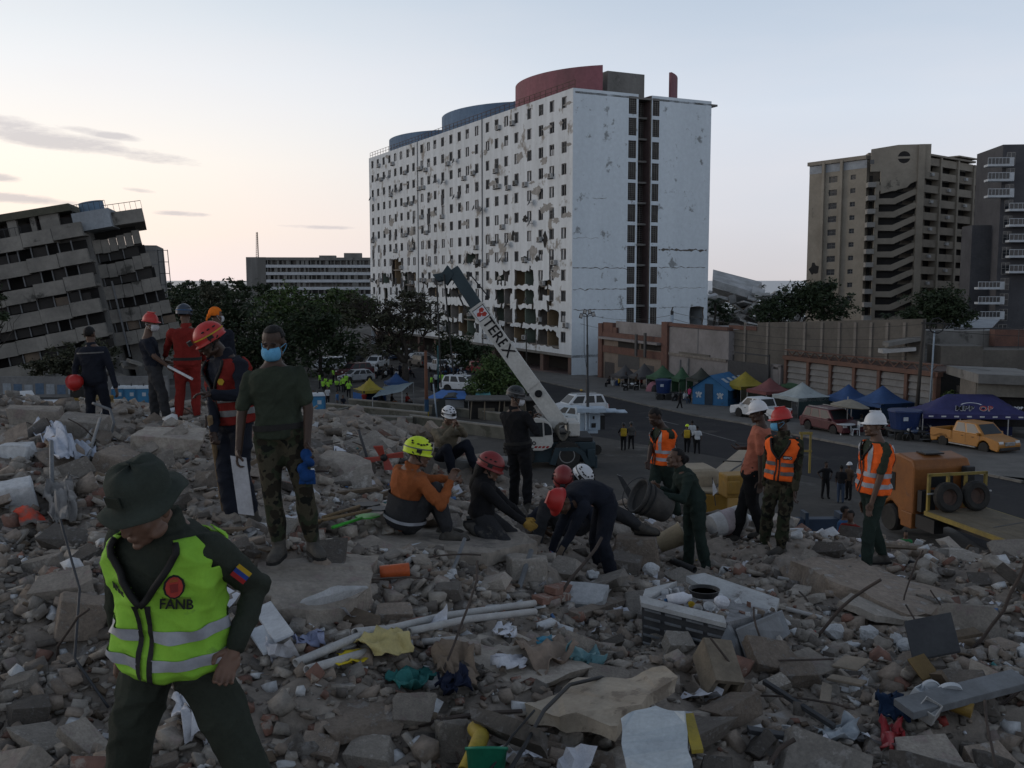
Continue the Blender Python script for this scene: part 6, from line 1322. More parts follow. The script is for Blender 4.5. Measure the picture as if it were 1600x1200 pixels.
def ik(a,b,l1,l2,hint):
 d=b-a;L=d.length;rt=L/(l1+l2)
 if rt>.86:k=(rt**.5 if rt<1 else rt);k=rt/(.97+.03*(rt-.86)/.14)if rt<1 else rt*1.001;l1*=k;l2*=k
 if L>(l1+l2)*.999:k=L/(l1+l2)*1.001;l1*=k;l2*=k
 x=(l1*l1-l2*l2+L*L)/(2*L);h=math.sqrt(max(l1*l1-x*x,0));t=d.normalized();n=hint-t*hint.dot(t)
 n=n.normalized()if n.length>1e-4 else t.orthogonal().normalized();return a+t*x+n*h
def limbtube(mb,pts,rs,n=12):
 """smooth tapered tube with rounded ends"""
 P,Q=[],[]
 for i in range(len(pts)-1):
  for k in range(4):t=k/4;P.append(pts[i].lerp(pts[i+1],t));Q.append(rs[i]+(rs[i+1]-rs[i])*t)
 P.append(pts[-1]);Q.append(rs[-1]);mb.tube(P,Q,n)
 for p,r in zip(pts,rs):mb.ell(p,r*.99,None,n,7)
def hand_mb(mb,wrist,X,thumb,curl,s=1.0,grow=0.0):
 X=X.normalized();Y=(thumb-X*thumb.dot(X));Y=Y.normalized()if Y.length>1e-4 else X.orthogonal().normalized();Z=X.cross(Y)
 q=M((X,Y,Z)).transposed();P=lambda x,y,z:wrist+q@V((x,y,z))*s
 mb.ell(P(.05,0,0),((.052+grow)*s,(.041+grow)*s,(.017+grow)*s),q,12,8);limbtube(mb,[P(-.02,0,0),P(.03,0,0)],[(.027+grow)*s,(.026+grow)*s],10)
 for y,l,e in ((.030,.070,0),(.011,.078,.06),(-.009,.073,.1),(-.028,.058,.2)):
  p=P(.086,y,0);a=.12+curl*.25+e*.5;pts=[p]
  for f in (.46,.32,.26):p=p+q@V((math.cos(a),y*.9,-math.sin(a)))*l*f*s;pts.append(p);a+=curl*(.75+e)
  limbtube(mb,pts,[(.0098+grow)*s,(.0092+grow)*s,(.0084+grow)*s,(.0074+grow)*s],8)
 p=P(.022,.030,-.004);pts=[p,P(.052,.058,-.012-.012*curl),P(.082,.066-.014*curl,-.022-.03*curl)];limbtube(mb,pts,[(.014+grow)*s,(.0115+grow)*s,(.009+grow)*s],8)
def head_mb(mb,q,c,s=1.0,chin=1.0):
 E=lambda x,y,z,rx,ry,rz,rot=None:mb.ell(c+q@V((x,y,z))*s,(rx*s,ry*s,rz*s),q if rot is None else q@Euler(rot).to_matrix(),14,10)
 E(0,.012,.035,.076,.094,.085);E(0,-.028,-.03,.063,.066,.082);E(0,-.045,-.082,.040,.042,.034);E(0,-.079,.012,.052,.016,.013)
 E(0,-.1,-.022,.0125,.018,.026,(.35,0,0));E(0,-.107,-.036,.016,.013,.010);E(0,-.09,-.062,.024,.012,.0065);E(0,-.088,-.073,.021,.012,.0075);E(0,-.08,-.1,.02,.017,.013)
 for sx in (-1,1):E(sx*.04,-.06,-.03,.021,.02,.026);E(sx*.078,.012,-.012,.008,.019,.032,(-.2,0,sx*-.3));E(sx*.052,-.02,-.075,.02,.04,.022)
def dome(mb,q,c,r,lo=-8,brim=None,n=28,k=9,flat=0.0,ridge=0.0):
 o=len(mb.v);rows=[]
 prof=[]
 if brim:prof.append('brim')
 for i in range(k):prof.append(R(lo+(88-lo)*i/(k-1)))
 for p in prof:
  for j in range(n):
   t=2*math.pi*j/n;st,ct=math.sin(t),math.cos(t)
   if p=='brim':
    g=brim[0]*max(0,-st)**1.5+brim[1]*max(0,st)+brim[2]*abs(ct);a=R(lo);x,y,z=(r[0]*math.cos(a)+g)*ct,(r[1]*math.cos(a)+g)*st,r[2]*math.sin(a)-g*brim[3]
   else:
    x,y,z=r[0]*math.cos(p)*ct,r[1]*math.cos(p)*st,r[2]*math.sin(p)*(1-flat*max(0,math.sin(p))**4);z+=ridge*max(0,1-(ct*math.cos(p)/.22)**2)*math.sin(p)
   mb.v.append(tuple(c+q@V((x,y,z))))
 m_=len(prof);fs=[(o+i*n+j,o+i*n+(j+1)%n,o+(i+1)*n+(j+1)%n,o+(i+1)*n+j)for i in range(m_-1)for j in range(n)];fs.append(tuple(o+(m_-1)*n+j for j in range(n)));mb.f.extend(fs);mb.m.extend([0]*len(fs))
def sphpatch(mb,q,c,r,az,el,n=12,k=8,skip=None):
 o=len(mb.v)
 for i in range(k+1):
  e=R(el[0]+(el[1]-el[0])*i/k)
  for j in range(n+1):t=R(az[0]+(az[1]-az[0])*j/n);mb.v.append(tuple(c+q@V((r[0]*math.cos(e)*math.sin(t),-r[1]*math.cos(e)*math.cos(t),r[2]*math.sin(e)))))
 fs=[(o+i*(n+1)+j,o+i*(n+1)+j+1,o+(i+1)*(n+1)+j+1,o+(i+1)*(n+1)+j)for i in range(k)for j in range(n)if not (skip and skip(az[0]+(az[1]-az[0])*(j+.5)/n,el[0]+(el[1]-el[0])*(i+.5)/k))];mb.f.extend(fs);mb.m.extend([0]*len(fs))
PSEED=[0];PF=[]
def person(label,D,pelvis,neck,yaw,handL=None,handR=None,footL=None,footR=None,head=(0,0),hd=None,s=1.0,sk=SK_M,top=C_navy,sleeve='long',legs=C_navy,boots=M_boot,hair='short',hat=None,mask=None,vest=None,glove=None,eL=None,eR=None,kL=None,kR=None,hipyaw=None,vox=.013,group=None,mid=None,toeL=0,toeR=0,curl=(.5,.5),fat=1.0,thumbL=None,thumbR=None,root=None,belt=None,eyes=False,roll=0,knee_pad=False,flat_feet=True):
 PSEED[0]+=1;sd=PSEED[0]
 W_=lambda p:at(p[0],p[1],D+(p[2]if len(p)>2 else 0))
 pl,nk=W_(pelvis),W_(neck);y=R(yaw);hy=R(yaw if hipyaw is None else hipyaw)
 fwd=V((math.sin(y),-math.cos(y),0));left=V((math.cos(y),math.sin(y),0));hfw=V((math.sin(hy),-math.cos(hy),0));hle=V((math.cos(hy),math.sin(hy),0))
 ax=(nk-pl).normalized();sl=(left-ax*left.dot(ax)).normalized();sf=sl.cross(ax).normalized()
 if sf.dot(fwd)<0 and abs(sf.dot(fwd))>.05:sf=-sf
 hl=hle;hp={1:pl+hl*.088*s-V((0,0,.02)),-1:pl-hl*.088*s-V((0,0,.02))}
 shp={1:nk+sl*.175*s*fat-ax*.072*s,-1:nk-sl*.175*s*fat-ax*.072*s}
 J={}
 for sg,hnd,ft,eh,kh,toe in ((1,handL,footL,eL,kL,toeL),(-1,handR,footR,eR,kR,toeR)):
  w=W_(hnd)if hnd else shp[sg]-ax*.5*s+left*sg*.08
  eh_=V(eh)if eh else (-fwd*.7+left*sg*.5-V((0,0,.3)));e=ik(shp[sg],w,.285*s,.255*s,eh_)
  g=W_(ft)if ft else V((hp[sg].x,hp[sg].y,hp[sg].z-.85*s));an=g+V((0,0,.085*s));k_=ik(hp[sg],an,.43*s,.42*s,V(kh)if kh else hfw+V((0,0,.1)))
  fy=hy+R(toe);J[sg]=dict(w=w,e=e,a=an,k=k_,g=g,ff=V((math.sin(fy),-math.cos(fy),0)))
 L0=V(((J[1]['g'].x+J[-1]['g'].x)/2,(J[1]['g'].y+J[-1]['g'].y)/2,min(J[1]['g'].z,J[-1]['g'].z)));o=thing('person',label,'person',L0,group)
 yh,ph=R(head[0]),R(head[1]);hf=V((math.sin(yh)*math.cos(ph),-math.cos(yh)*math.cos(ph),math.sin(ph)));hx=V((math.cos(yh),math.sin(yh),0));hz=hx.cross(-hf);q=M((hx,-hf,hz)).transposed()@Euler((0,R(roll),0)).to_matrix()
 hc=W_(hd).lerp(nk,.07)if hd else nk+ax*.06*s+hz*.115*s+hf*.02
 mp_=W_(mid)if mid else None
 def spine(t):
  if mp_ is None:return pl.lerp(nk,t)
  return pl*(1-t)**2+(mp_*2-(pl+nk)/2)*(2*t*(1-t))+nk*t*t if 0<=t<=1 else pl.lerp(nk,t)
 def ring(t,a,b,mg,mgb=None):
  tt_=min(max(t,0),1);c=spine(t);d=(spine(min(t+.05,1.05))-spine(t-.05)).normalized();l=hle.lerp(sl,tt_);l=(l-d*l.dot(d)).normalized();f=l.cross(d)
  return (c,l*(a*s*fat+mg),f*(b*s*fat+(mg if mgb is None else mgb)))
 def torso(mb,mg,t0=-.2,t1=1.1):ringloft(mb,[ring(t,a,b,mg)for t,a,b in TORSO if t0<=t<=t1])
 mb=MB();torso(mb,-.012);ms=[]
 limbtube(mb,[nk-ax*.03,nk.lerp(hc,.5),hc+q@V((0,.01,-.05))],[.07*s,.06*s,.057*s])
 for sg in (1,-1):
  j=J[sg];limbtube(mb,[shp[sg],j['e'],j['w']],[.05*s,.04*s,.0275*s]);limbtube(mb,[hp[sg],j['k'],j['a']],[.078*s,.052*s,.036*s])
 ms.append(remesh(mb,max(vox*1.25,.014),2));fv=.0055 if vox<.012 else .0075
 mb=MB();head_mb(mb,q,hc,s*1.06);ms.append(remesh(mb,fv,5))
 gm=MB()
 for sg,cu in ((1,curl[0]),(-1,curl[1])):
  j=J[sg];th=(thumbL,thumbR)[0 if sg==1 else 1];X=(j['w']-j['e']);hand_mb(mb:=MB(),j['w'],X,V(th)if th else fwd+V((0,0,.15)),cu,s,.003 if glove else 0)
  me=remesh(mb,fv*.85,1)
  if glove:meshob(me,'glove',glove,o,L0)
  else:ms.append(me)
 meshob(join_meshes(ms),'body',sk,o,L0)
 mb=MB();tm=.018 if sleeve=='long' else .014;torso(mb,tm,-.2 if sleeve=='long' else -.1,1.0)
 for sg in (1,-1):
  j=J[sg]
  if sleeve=='long':limbtube(mb,[shp[sg],j['e'],j['e'].lerp(j['w'],.93)],[.074*s,.057*s,.044*s])
  else:limbtube(mb,[shp[sg],shp[sg].lerp(j['e'],.75)],[.061*s,.058*s])
 if sleeve=='long':mb.tube([nk-ax*.04,nk+ax*.035+(hc-nk)*.22],[.088*s,.076*s],14)
 me=remesh(mb,vox);wrinkle(me,.026,sd,11);meshob(me,'jacket' if sleeve=='long' else 'shirt',top,o,L0)
 mb=MB();ringloft(mb,[ring(t,a,b,.014 if t<.2 else .004)for t,a,b in TORSO if t<.3])
 for sg in (1,-1):
  j=J[sg];ka=j['k'].lerp(j['a'],.55);limbtube(mb,[hp[sg],hp[sg].lerp(j['k'],.5),j['k'],ka,j['a']+(j['k']-j['a']).normalized()*.04],[.108*s,.096*s,.078*s,.078*s,.062*s])
 me=remesh(mb,vox);wrinkle(me,.03,sd+50,9);meshob(me,'trousers',legs,o,L0)
 for sg in (1,-1):
  j=J[sg];a,f=j['a'],j['ff'];up=(j['k']-a).normalized();sh=(up*.85+V((0,0,.4))).normalized()if flat_feet else up;zf=V((0,0,1))if flat_feet else (up-f*up.dot(f)).normalized();lf=zf.cross(f);mb=MB();limbtube(mb,[a+up*.17*s,a+up*.02,a-zf*.02],[.056*s,.053*s,.05*s]);rr=[]
  for x,w,h in ((-.085,.022,.05),(-.06,.04,.085),(0,.045,.105),(.07,.047,.095),(.12,.05,.075),(.165,.045,.062),(.2,.022,.04)):rr.append((a+f*x*s+zf*(h/2-.085)*s,lf*w*s,zf*h*.5*s))
  ringloft(mb,rr,14);me=remesh(mb,vox*.85,3);b_=meshob(me,'boot',boots,o,L0)
  mb=MB();pl_=[a+f*x*s+lf*y_*s-zf*.087*s for x,y_ in ((-.09,-.03),(-.09,.03),(-.03,.044),(.07,.047),(.14,.052),(.19,.035),(.205,0),(.19,-.035),(.14,-.052),(.07,-.047),(-.03,-.044))];mb.prism(pl_,zf*.024);mb.v=[tuple(V(v_)-L0)for v_ in mb.v];so_=mb.build('sole',M_strap,b_,world=False)
 if belt:mb=MB();ringloft(mb,[ring(t,.163,.118,.024)for t in (.07,.10,.13,.155)],24);mb.build('belt',belt,o)
 hq=lambda x,y_,z:hc+q@V((x,y_,z))*s*1.06
 def part(n,mt,mb,smooth=True,parent=o):return mb.build(n,mt,parent,smooth=smooth)if parent is o else mb.build(n,mt,parent,smooth=smooth,off=L0)
 if hair in ('short','bun'):
  mb=MB();sphpatch(mb,q,hq(0,.014,.034),(.083*s,.103*s,.096*s),(-180,180),(-38,88),32,12,lambda a,e:(abs(a)<62 and e<34)or (abs(a)<100 and e<2)or (abs(a)<125 and e<-20));
  if hair=='bun':mb.ell(hq(0,.125,.0),(.05,.05,.05),q,12,8);mb.ell(hq(0,.1,-.02),(.06,.04,.06),q,12,8)
  h_=part('hair',M_hair,mb);md=h_.modifiers.new('thickness','SOLIDIFY');md.thickness=.012
 if eyes:
  mb=MB()
  for sx in (-1,1):mb.ell(hq(sx*.031,-.082,.0),(.012,.006,.005),q,8,6)
  part('eyes',M_eye,mb);mb=MB()
  for sx in (-1,1):mb.ell(hq(sx*.031,-.09,.018),(.02,.006,.004),q@Euler((0,sx*.15,0)).to_matrix(),8,6)
  part('eyebrows',M_hair,mb)
 if mask:
  mb=MB();sphpatch(mb,q,hq(0,-.035,-.055),(.078*s,.098*s,.078*s),(-74,74),(-46,36),14,9);k_=part('mask',mask,mb);md=k_.modifiers.new('thickness','SOLIDIFY');md.thickness=.004
  mb=MB()
  for sx in (-1,1):mb.tube([hq(sx*.066,-.05,-.02),hq(sx*.086,.005,-.005),hq(sx*.088,.022,-.015)],.0025,5);mb.tube([hq(sx*.06,-.05,-.085),hq(sx*.084,.0,-.04),hq(sx*.088,.02,-.02)],.0025,5)
  part('ear_loop',mask,mb)
 if hat:
  kind,hm=hat[0],hat[1];acc=hat[2]if len(hat)>2 else M_strap
  if kind=='hard':
   mb=MB();dome(mb,q,hq(0,.008,.038),(.099,.124,.118),-4,(.042,.012,.007,.3),ridge=.010);h_=part('helmet',hm,mb);md=h_.modifiers.new('thickness','SOLIDIFY');md.thickness=.004
   mb=MB();mb.box(hq(0,.0,.153),(.026,.13,.014),q@Euler((0,0,0)).to_matrix());part('helmet_ridge',hm,mb,False,h_)
   mb=MB();sphpatch(mb,q,hq(0,.012,.03),(.092,.115,.07),(-180,180),(-14,4),24,1);part('suspension',M_strap,mb,False,h_)
  elif kind=='rescue':
   mb=MB();dome(mb,q,hq(0,.014,.035),(.112,.137,.117),-16,(.02,.006,.004,.5),ridge=.006);h_=part('helmet',hm,mb);md=h_.modifiers.new('thickness','SOLIDIFY');md.thickness=.006
   mb=MB()
   for sx in (-1,1):
    for k in range(3):mb.ell(hq(sx*.095,-.03+k*.05,.095),(.008,.016,.006),q@Euler((0,sx*.8,0)).to_matrix(),8,6)
    mb.tube([hq(sx*.1,-.01,.02),hq(sx*.088,-.02,-.05),hq(0,-.075,-.115)],.006,5);mb.tube([hq(sx*.1,.06,.02),hq(sx*.088,-.02,-.05)],.006,5)
   part('strap',M_strap,mb,True,h_)
   mb=MB();sphpatch(mb,q,hq(0,.014,.035),(.117,.142,.122),(-180,180),(7,12),32,1);part('headband',acc,mb,False,h_)
   mb=MB();mb.box(hq(0,-.145,.06),(.055,.035,.04),q);lp=part('headlamp',M_strap,mb,False,h_)
   mb=MB();
   for sx in (-1,1):mb.box(hq(sx*.112,.0,.035),(.012,.05,.03),q)
   part('lamp_clip',M_strap,mb,False,h_)
   if hm is E_lime or hm is E_white:
    mb=MB();q5=[(-.4,.1),(0,.12),(.4,.1),(-.3,.07),(.3,.07),(.9,.08),(-.9,.08),(1.4,.07),(-1.4,.07),(2.2,.09),(-2.2,.09),(3.0,.08)]
    for a,z_ in q5:
     e=math.asin(min(.95,(z_-.035+.02)/.117));mb.ell(hq(.113*math.cos(e)*math.sin(a),.014-.138*math.cos(e)*math.cos(a),.035+.118*math.sin(e)),(.012,.012,.009),q,8,5)
    part('helmet_print',M_strap if hm is not E_dred else C_white,mb,True,h_)
  elif kind=='boonie':
   mb=MB();n=40
   prof=[(.150,.0),(.132,.010),(.106,.022),(.102,.028),(.103,.055),(.099,.095),(.086,.12),(.05,.131),(.001,.133)]
   for r_,z_ in prof:
    for j in range(n):
     t=2*math.pi*j/n;wv_=(.012*math.sin(3*t+1)+.01*math.sin(5*t))*max(0,(r_-.105)/.06);mb.v.append(tuple(hq(r_*math.cos(t)*.93,.012+r_*math.sin(t)*1.08,z_+.025+wv_+.006*math.sin(t*4+z_*60)*(r_<.105))))
   mb.f=[(i*n+j,i*n+(j+1)%n,(i+1)*n+(j+1)%n,(i+1)*n+j)for i in range(len(prof)-1)for j in range(n)];mb.m=[0]*len(mb.f);h_=part('hat',hm,mb);md=h_.modifiers.new('thickness','SOLIDIFY');md.thickness=.004
   mb=MB();sphpatch(mb,q,hq(0,.012,.05),(.1,.116,.3),(-180,180),(-3,3),36,1);part('hat_band',acc,mb,False,h_)
   mb=MB();c_=hq(0,-.104,.09);mb.box(c_,(.062,.006,.042),q);part('hat_patch',acc,mb,False,h_)
  elif kind=='scarf':
   mb=MB();sphpatch(mb,q,hq(0,.014,.036),(.09,.11,.103),(-180,180),(-22,88),30,12,lambda a,e:abs(a)<70 and e<14);mb.ell(hq(0,.115,-.005),(.035,.03,.04),q);mb.tube([hq(0,.12,0),hq(.02,.14,-.06),hq(.03,.13,-.12)],[.02,.018,.006],6);h_=part('headscarf',hm,mb)
  elif kind=='cap':
   mb=MB();dome(mb,q,hq(0,.014,.036),(.089,.108,.095),-8,(.075,0,0,.15));h_=part('cap',hm,mb);md=h_.modifiers.new('thickness','SOLIDIFY');md.thickness=.004
 if vest:
  vm,hem,style=vest[0],vest[1],vest[2]if len(vest)>2 else 'zip';stm=vest[3]if len(vest)>3 else H_strip;n,K=(132,60)if vox<.0100 else (88,42);mg=.042 if sleeve=='long' else .034
  def prof(t):
   for (t0,a0,b0),(t1,a1,b1)in zip(TORSO,TORSO[1:]):
    if t0<=t<=t1:f=(t-t0)/(t1-t0);return a0+(a1-a0)*f,b0+(b1-b0)*f
   return TORSO[-1][1:]
  def vp(t,ang,ex=0.0):
   a,b=prof(t);c,la,fb=ring(t,a,b,mg+ex);e=.85;ct,st=math.cos(ang),math.sin(ang);w=.008*math.sin(ang*5+t*9+sd)+.006*math.sin(ang*9-t*14)+.007*(1-abs(math.sin(t*17+2.2*math.sin(ang*2+sd))))**2;return c+(la+la.normalized()*w)*(abs(ct)**e*(1 if ct>0 else -1))+(fb+fb.normalized()*w)*(abs(st)**e*(1 if st>0 else -1))
  fsg=1 if ring(.5,.1,.1,0)[2].dot(fwd)>0 else -1
  def dfr(ang):d=(ang-fsg*math.pi/2+math.pi)%(2*math.pi)-math.pi;return d
  mb=MB()
  for i in range(K+1):
   t=hem+(.985-hem)*i/K
   for j in range(n):mb.v.append(tuple(vp(t,2*math.pi*j/n)))
  for i in range(K):
   t=hem+(.985-hem)*(i+.5)/K
   for j in range(n):
    d=abs(dfr(2*math.pi*(j+.5)/n));vneck=(t>.5 and d<(t-.5)*1.35)if style=='zip' else (t>.62 and d<(t-.62)*1.6);side=abs(abs(d)-math.pi/2)
    if vneck or (t>.74 and side<.26+(t-.74)*.3)or (t>.93 and d>2.2):continue
    mb.f.append((i*n+j,i*n+(j+1)%n,(i+1)*n+(j+1)%n,(i+1)*n+j));mb.m.append(0)
  vo=part('vest',vm,mb);md=vo.modifiers.new('thickness','SOLIDIFY');md.thickness=.005;md.offset=1
  for lo_,hi_ in ((hem+.13,hem+.22),(hem+.34,hem+.43)):
   mb=MB();ks=2
   for i in range(ks+1):
    for j in range(n):mb.v.append(tuple(vp(lo_+(hi_-lo_)*i/ks,2*math.pi*j/n,.008)))
   mb.f=[(i*n+j,i*n+(j+1)%n,(i+1)*n+(j+1)%n,(i+1)*n+j)for i in range(ks)for j in range(n)if abs(dfr(2*math.pi*(j+.5)/n))>.11];mb.m=[0]*len(mb.f);part('reflective_strip',stm,mb,True,vo)
  if style!='zip' or True:
   for sg in (-1,1):
    if style=='zip':break
    mb=MB();base=fsg*math.pi/2
    for side_ in (0,math.pi):
     for i in range(9):
      t=hem+.43+(.95-hem-.43)*i/8
      a0=base+side_+sg*(.52 if side_==0 else .6);mb.v+=[tuple(vp(t,a0-.14,.008)),tuple(vp(t,a0+.14,.008))]
    mb.f=[(b_+2*i,b_+2*i+1,b_+2*i+3,b_+2*i+2)for b_ in (0,18)for i in range(8)];mb.m=[0]*16;part('reflective_strip',stm,mb,True,vo)
  zt_=.5 if style=='zip' else .62;mb=MB()
  for i in range(13):
   t=hem+(zt_-hem)*i/12;b_=fsg*math.pi/2;mb.v+=[tuple(vp(t,b_+a,.009))for a in (-.11,-.035,.035,.11)]
  mb.f=[(4*i+k,4*i+k+1,4*i+k+5,4*i+k+4)for i in range(12)for k in (0,2)];mb.m=[0]*24;part('zip',M_strap,mb,False,vo)
  mb=MB()
  for sg in (-1,1):
   pts=[vp(zt_+(.97-zt_)*i/16,fsg*math.pi/2+sg*((zt_+(.97-zt_)*i/16-zt_)*(1.35 if style=='zip' else 1.6)-.002),.009)for i in range(17)];mb.tube(pts,.0135,6)
  part('binding',M_strap,mb,True,vo)
  o['_v']=1;person.vp=vp;person.front=fsg*math.pi/2;person.vo=vo;person.L0=L0
  def patch_xf(t,a,ex=.012):
   p=vp(t,person.front-a,ex);px_=vp(t,person.front-a+.12,ex)-vp(t,person.front-a-.12,ex);pz=vp(t+.04,person.front+a,ex)-vp(t-.04,person.front+a,ex)
   if px_.dot(V((1,0,0)))<0:px_=-px_
   X=px_.normalized();Z=(pz-X*pz.dot(X)).normalized();N=X.cross(Z);return M.Translation(p-L0)@M((X,Z,N)).transposed().to_4x4()
  person.patch=patch_xf
 PF.append((label[:30],[(j['g'],mz(j['g'].x,j['g'].y))for j in J.values()]))
 person.J=J;person.q=q;person.hc=hc;person.L0=L0;person.sl=sl;person.ring=ring;return o
def vtext(txt,size,mt,t,a,ex=.013):ob=text_mesh(txt,size,mt,'lettering',None,person.patch(t,a,ex),.001);ob.parent=person.vo;return ob
def vpatch(pts,mt,t,a,ex=.011,name='badge'):
 mb=MB();xf=person.patch(t,a,ex);mb.prism([xf@V((x,y,0))for x,y in pts],xf.to_3x3()@V((0,0,-.003)));ob=mb.build(name,mt,person.vo,world=False);return ob
def held(a,b,r,mt,name,label,cat,n=8):m=MB();L0=(V(a)+V(b))/2;m.tube([V(a)-L0,V(b)-L0],r,n);o=m.build(name,mt,None,world=False);o.location=L0;tag(o,label,cat);return o
# --- 1 soldier in the lime vest, nearest
person('soldier in a lime vest and floppy green hat walking past at the lower left',3.6,(270,1016),(258,822,-.03),-14,handL=(366,1014,-.06),handR=(190,1020,.22),footL=(476,1424,-.05),footR=(160,1432,.1),head=(-24,-24),hd=(222,790,-.16),sk=SK_L,top=C_olive,legs=C_olive,hat=('boonie',cloth_m('hat_olive',(.045,.055,.046)),C_olive),vest=(H_lime,-.13),vox=.0095,eL=(.42,.9,.1),eR=(-.8,.5,0),kL=(.7,-.7,.1),kR=(-.35,-.9,0),eyes=True,curl=(.55,.5),thumbL=(-.8,-.5,0),fat=1.05,toeL=25)
vtext('M.Pérez',.036,Mblk,.6,-.4);vtext('FANB',.05,Mblk,.52,.55,.016);vpatch([(-.052,-.016),(.052,-.016),(.052,.024),(-.052,.024)],mat('badge_olive',(.12,.2,.02),None,3),.52,.55,.011)
vpatch([(.036*math.cos(a)*(1.05 if abs(math.sin(a))<.8 else .9),.045*math.sin(a))for a in [k*math.pi/6 for k in range(12)]],M_strap,.655,.52,.010);vpatch([(.03*math.cos(a),.038*math.sin(a))for a in [k*math.pi/6 for k in range(12)]],Mred,.655,.52,.013);vpatch([(-.012,-.018),(.012,-.018),(.014,.012),(-.014,.012)],E_dred,.655,.52,.015);vpatch([(-.016,.02),(.016,.02),(.01,.03),(-.01,.03)],C_rust,.655,.52,.015)
def sleeve_patch(parent_j,f,cols,w,h,owner,dirv):
 a,b=parent_j
 p=a.lerp(b,f);t=(b-a).normalized();N=V(dirv)-t*V(dirv).dot(t);N.normalize();X=t.cross(N);
 for k,c in enumerate(cols):
  mb=MB();o0=p+N*.082+X*(-w/2+w*k/len(cols));e=N*-.004;mb.obox(o0-t*h/2,X*(w/len(cols)),t*h,e);mb.build('flag_patch',c,owner)
s1=[o for o in C.objects if o.name=='person'][0];j1=person.J[1];sh1=j1['e']+(j1['e']-j1['w'])*0
shL=at(258,822,3.57)+V((math.cos(R(-14)),math.sin(R(-14)),0))*.18-V((0,0,.075))
sleeve_patch((shL,j1['e']),.42,[mat('flag_yellow',(.45,.3,.02),None,3),mat('flag_blue',(.02,.05,.25),None,3),mat('flag_red',(.3,.02,.02),None,3)],.05,.075,s1,(.35,-1,.2))
# --- 2 masked soldier
person('masked soldier in a dark green T-shirt and camouflage trousers holding a white board',7.35,(438,676),(427,572),2,handL=(480,690,-.12),handR=(373,702,-.1),footL=(490,866,-.05),footR=(437,872,-.15),head=(-6,-12),hd=(427,533,-.03),sk=SK_D,top=C_green,sleeve='short',legs=C_camo,mask=M_maskb,vox=.0105,eL=(.7,.5,0),eR=(-.8,.3,0),eyes=True,toeL=28,toeR=-8,curl=(1.0,.9),belt=M_strap,fat=1.06,kL=(.35,-1,0),kR=(-.1,-1,0))
jR,jL=person.J[-1]['w'],person.J[1]['w']
m=MB();b0=jR+V((.0,-.02,-.02));m.obox(b0+V((-.05,-.03,-.02)),V((.11,.02,-.02)),V((.0,.012,0)),V((.06,-.05,-.42)));o=m.build('white_board',mat('scuffed_white_board',(.42,.42,.44),(.3,.3,.31),4),None);tag(o,'thin white board hanging from the masked soldier\'s hand','board')
m=MB()
for k in range(4):m.ell(jL+V((.0+.03*math.sin(k*2.1),-.05-.01*k,-.09-.05*k)),(.045,.03,.05),(k,k*.7,0),10,7)
for k in range(5):m.tube([jL+V((-.03+k*.02,-.05,-.2)),jL+V((-.05+k*.028,-.055,-.31))],[.013,.010],7)
me=remesh(m,.008,2);me.materials.append(M_gloveb);me.polygons.foreach_set('use_smooth',[True]*len(me.polygons));o=bpy.data.objects.new('work_gloves',me);C.objects.link(o);tag(o,'bunched blue work gloves held by the masked soldier','gloves')
# --- 3 red vest rescuer
person('rescuer in a red vest and red helmet leaning on a pick handle',8.5,(366,660),(352,558),-38,handL=(331,616,-.35),handR=(334,676,-.25),footL=(396,822,.0),footR=(364,825,-.1),head=(-62,-30),hd=(326,530,-.12),sk=SK_D,top=C_navy,legs=C_navy,hat=('rescue',E_red,C_yel),vest=(C_red,0.0,'zip',H_stripd),vox=.0115,eL=(.9,.3,-.4),eR=(-.5,.7,-.3),curl=(.5,1.2),fat=1.05,glove=None)
vpatch([(.03*math.cos(k),.03*math.sin(k))for k in range(6)],C_yel,.66,.5,.012);vpatch([(-.035,-.03),(.035,-.03),(.035,.03),(-.035,.03)],C_white,.42,.45,.012);vpatch([(.022*math.cos(k*1.05),.022*math.sin(k*1.05))for k in range(6)],C_blue,.42,.45,.015)
jR=person.J[-1]['w'];M_wood=mat('worn_wood',(.22,.155,.085),(.14,.1,.06),3,.85,.3,bsc=30)
held(jR+V((-.02,-.03,.14)),hit(350,806)+V((0,0,.05)),.022,M_wood,'wooden_shaft','long wooden tool handle in the red vested rescuer\'s hand','tool')
# --- 4..7 the group on the left crest
person('rescuer in dusty red overalls with a navy helmet seen from behind',14.7,(293,566),(291,513),196,handL=(258,556,.35),handR=(318,562,.3),footL=(280,662),footR=(308,661),head=(170,-4),hd=(288,489,.03),sk=SK_M,top=C_red,legs=C_red,hat=('rescue',plast('navy',(.03,.04,.06)),C_blue),vox=.014,eL=(-1,.1,-.3),eR=(.9,.1,-.4),fat=1.12,belt=M_strap)
person('man in a navy T-shirt with a red helmet and white mask facing right',14.9,(241,573),(229,528),105,handL=(263,566,.1),handR=(262,572,-.2),footL=(244,669,.1),footR=(262,667,-.1),head=(72,-5),hd=(236,503),sk=SK_M,top=C_navy,sleeve='short',legs=C_char,hat=('hard',E_red),mask=M_maskw,vox=.014,kL=(-.3,-.4,0),kR=(.5,-.4,0))
held(at(262,572,14.7),at(300,592,14.3),.02,M_bwhite,'pale_stick','short pale stick held between the two red-helmeted men on the crest','stick')
person('man in a navy jacket with a grey back stripe holding a red helmet',15.7,(148,594),(143,541),176,handL=(118,598,-.05),handR=(181,606,-.05),footL=(140,684),footR=(171,682),head=(176,0),hd=(140,521),sk=SK_M,top=C_navy,legs=C_navy,vox=.014,fat=1.12,eL=(-1,.2,-.2),eR=(1,.2,-.2))
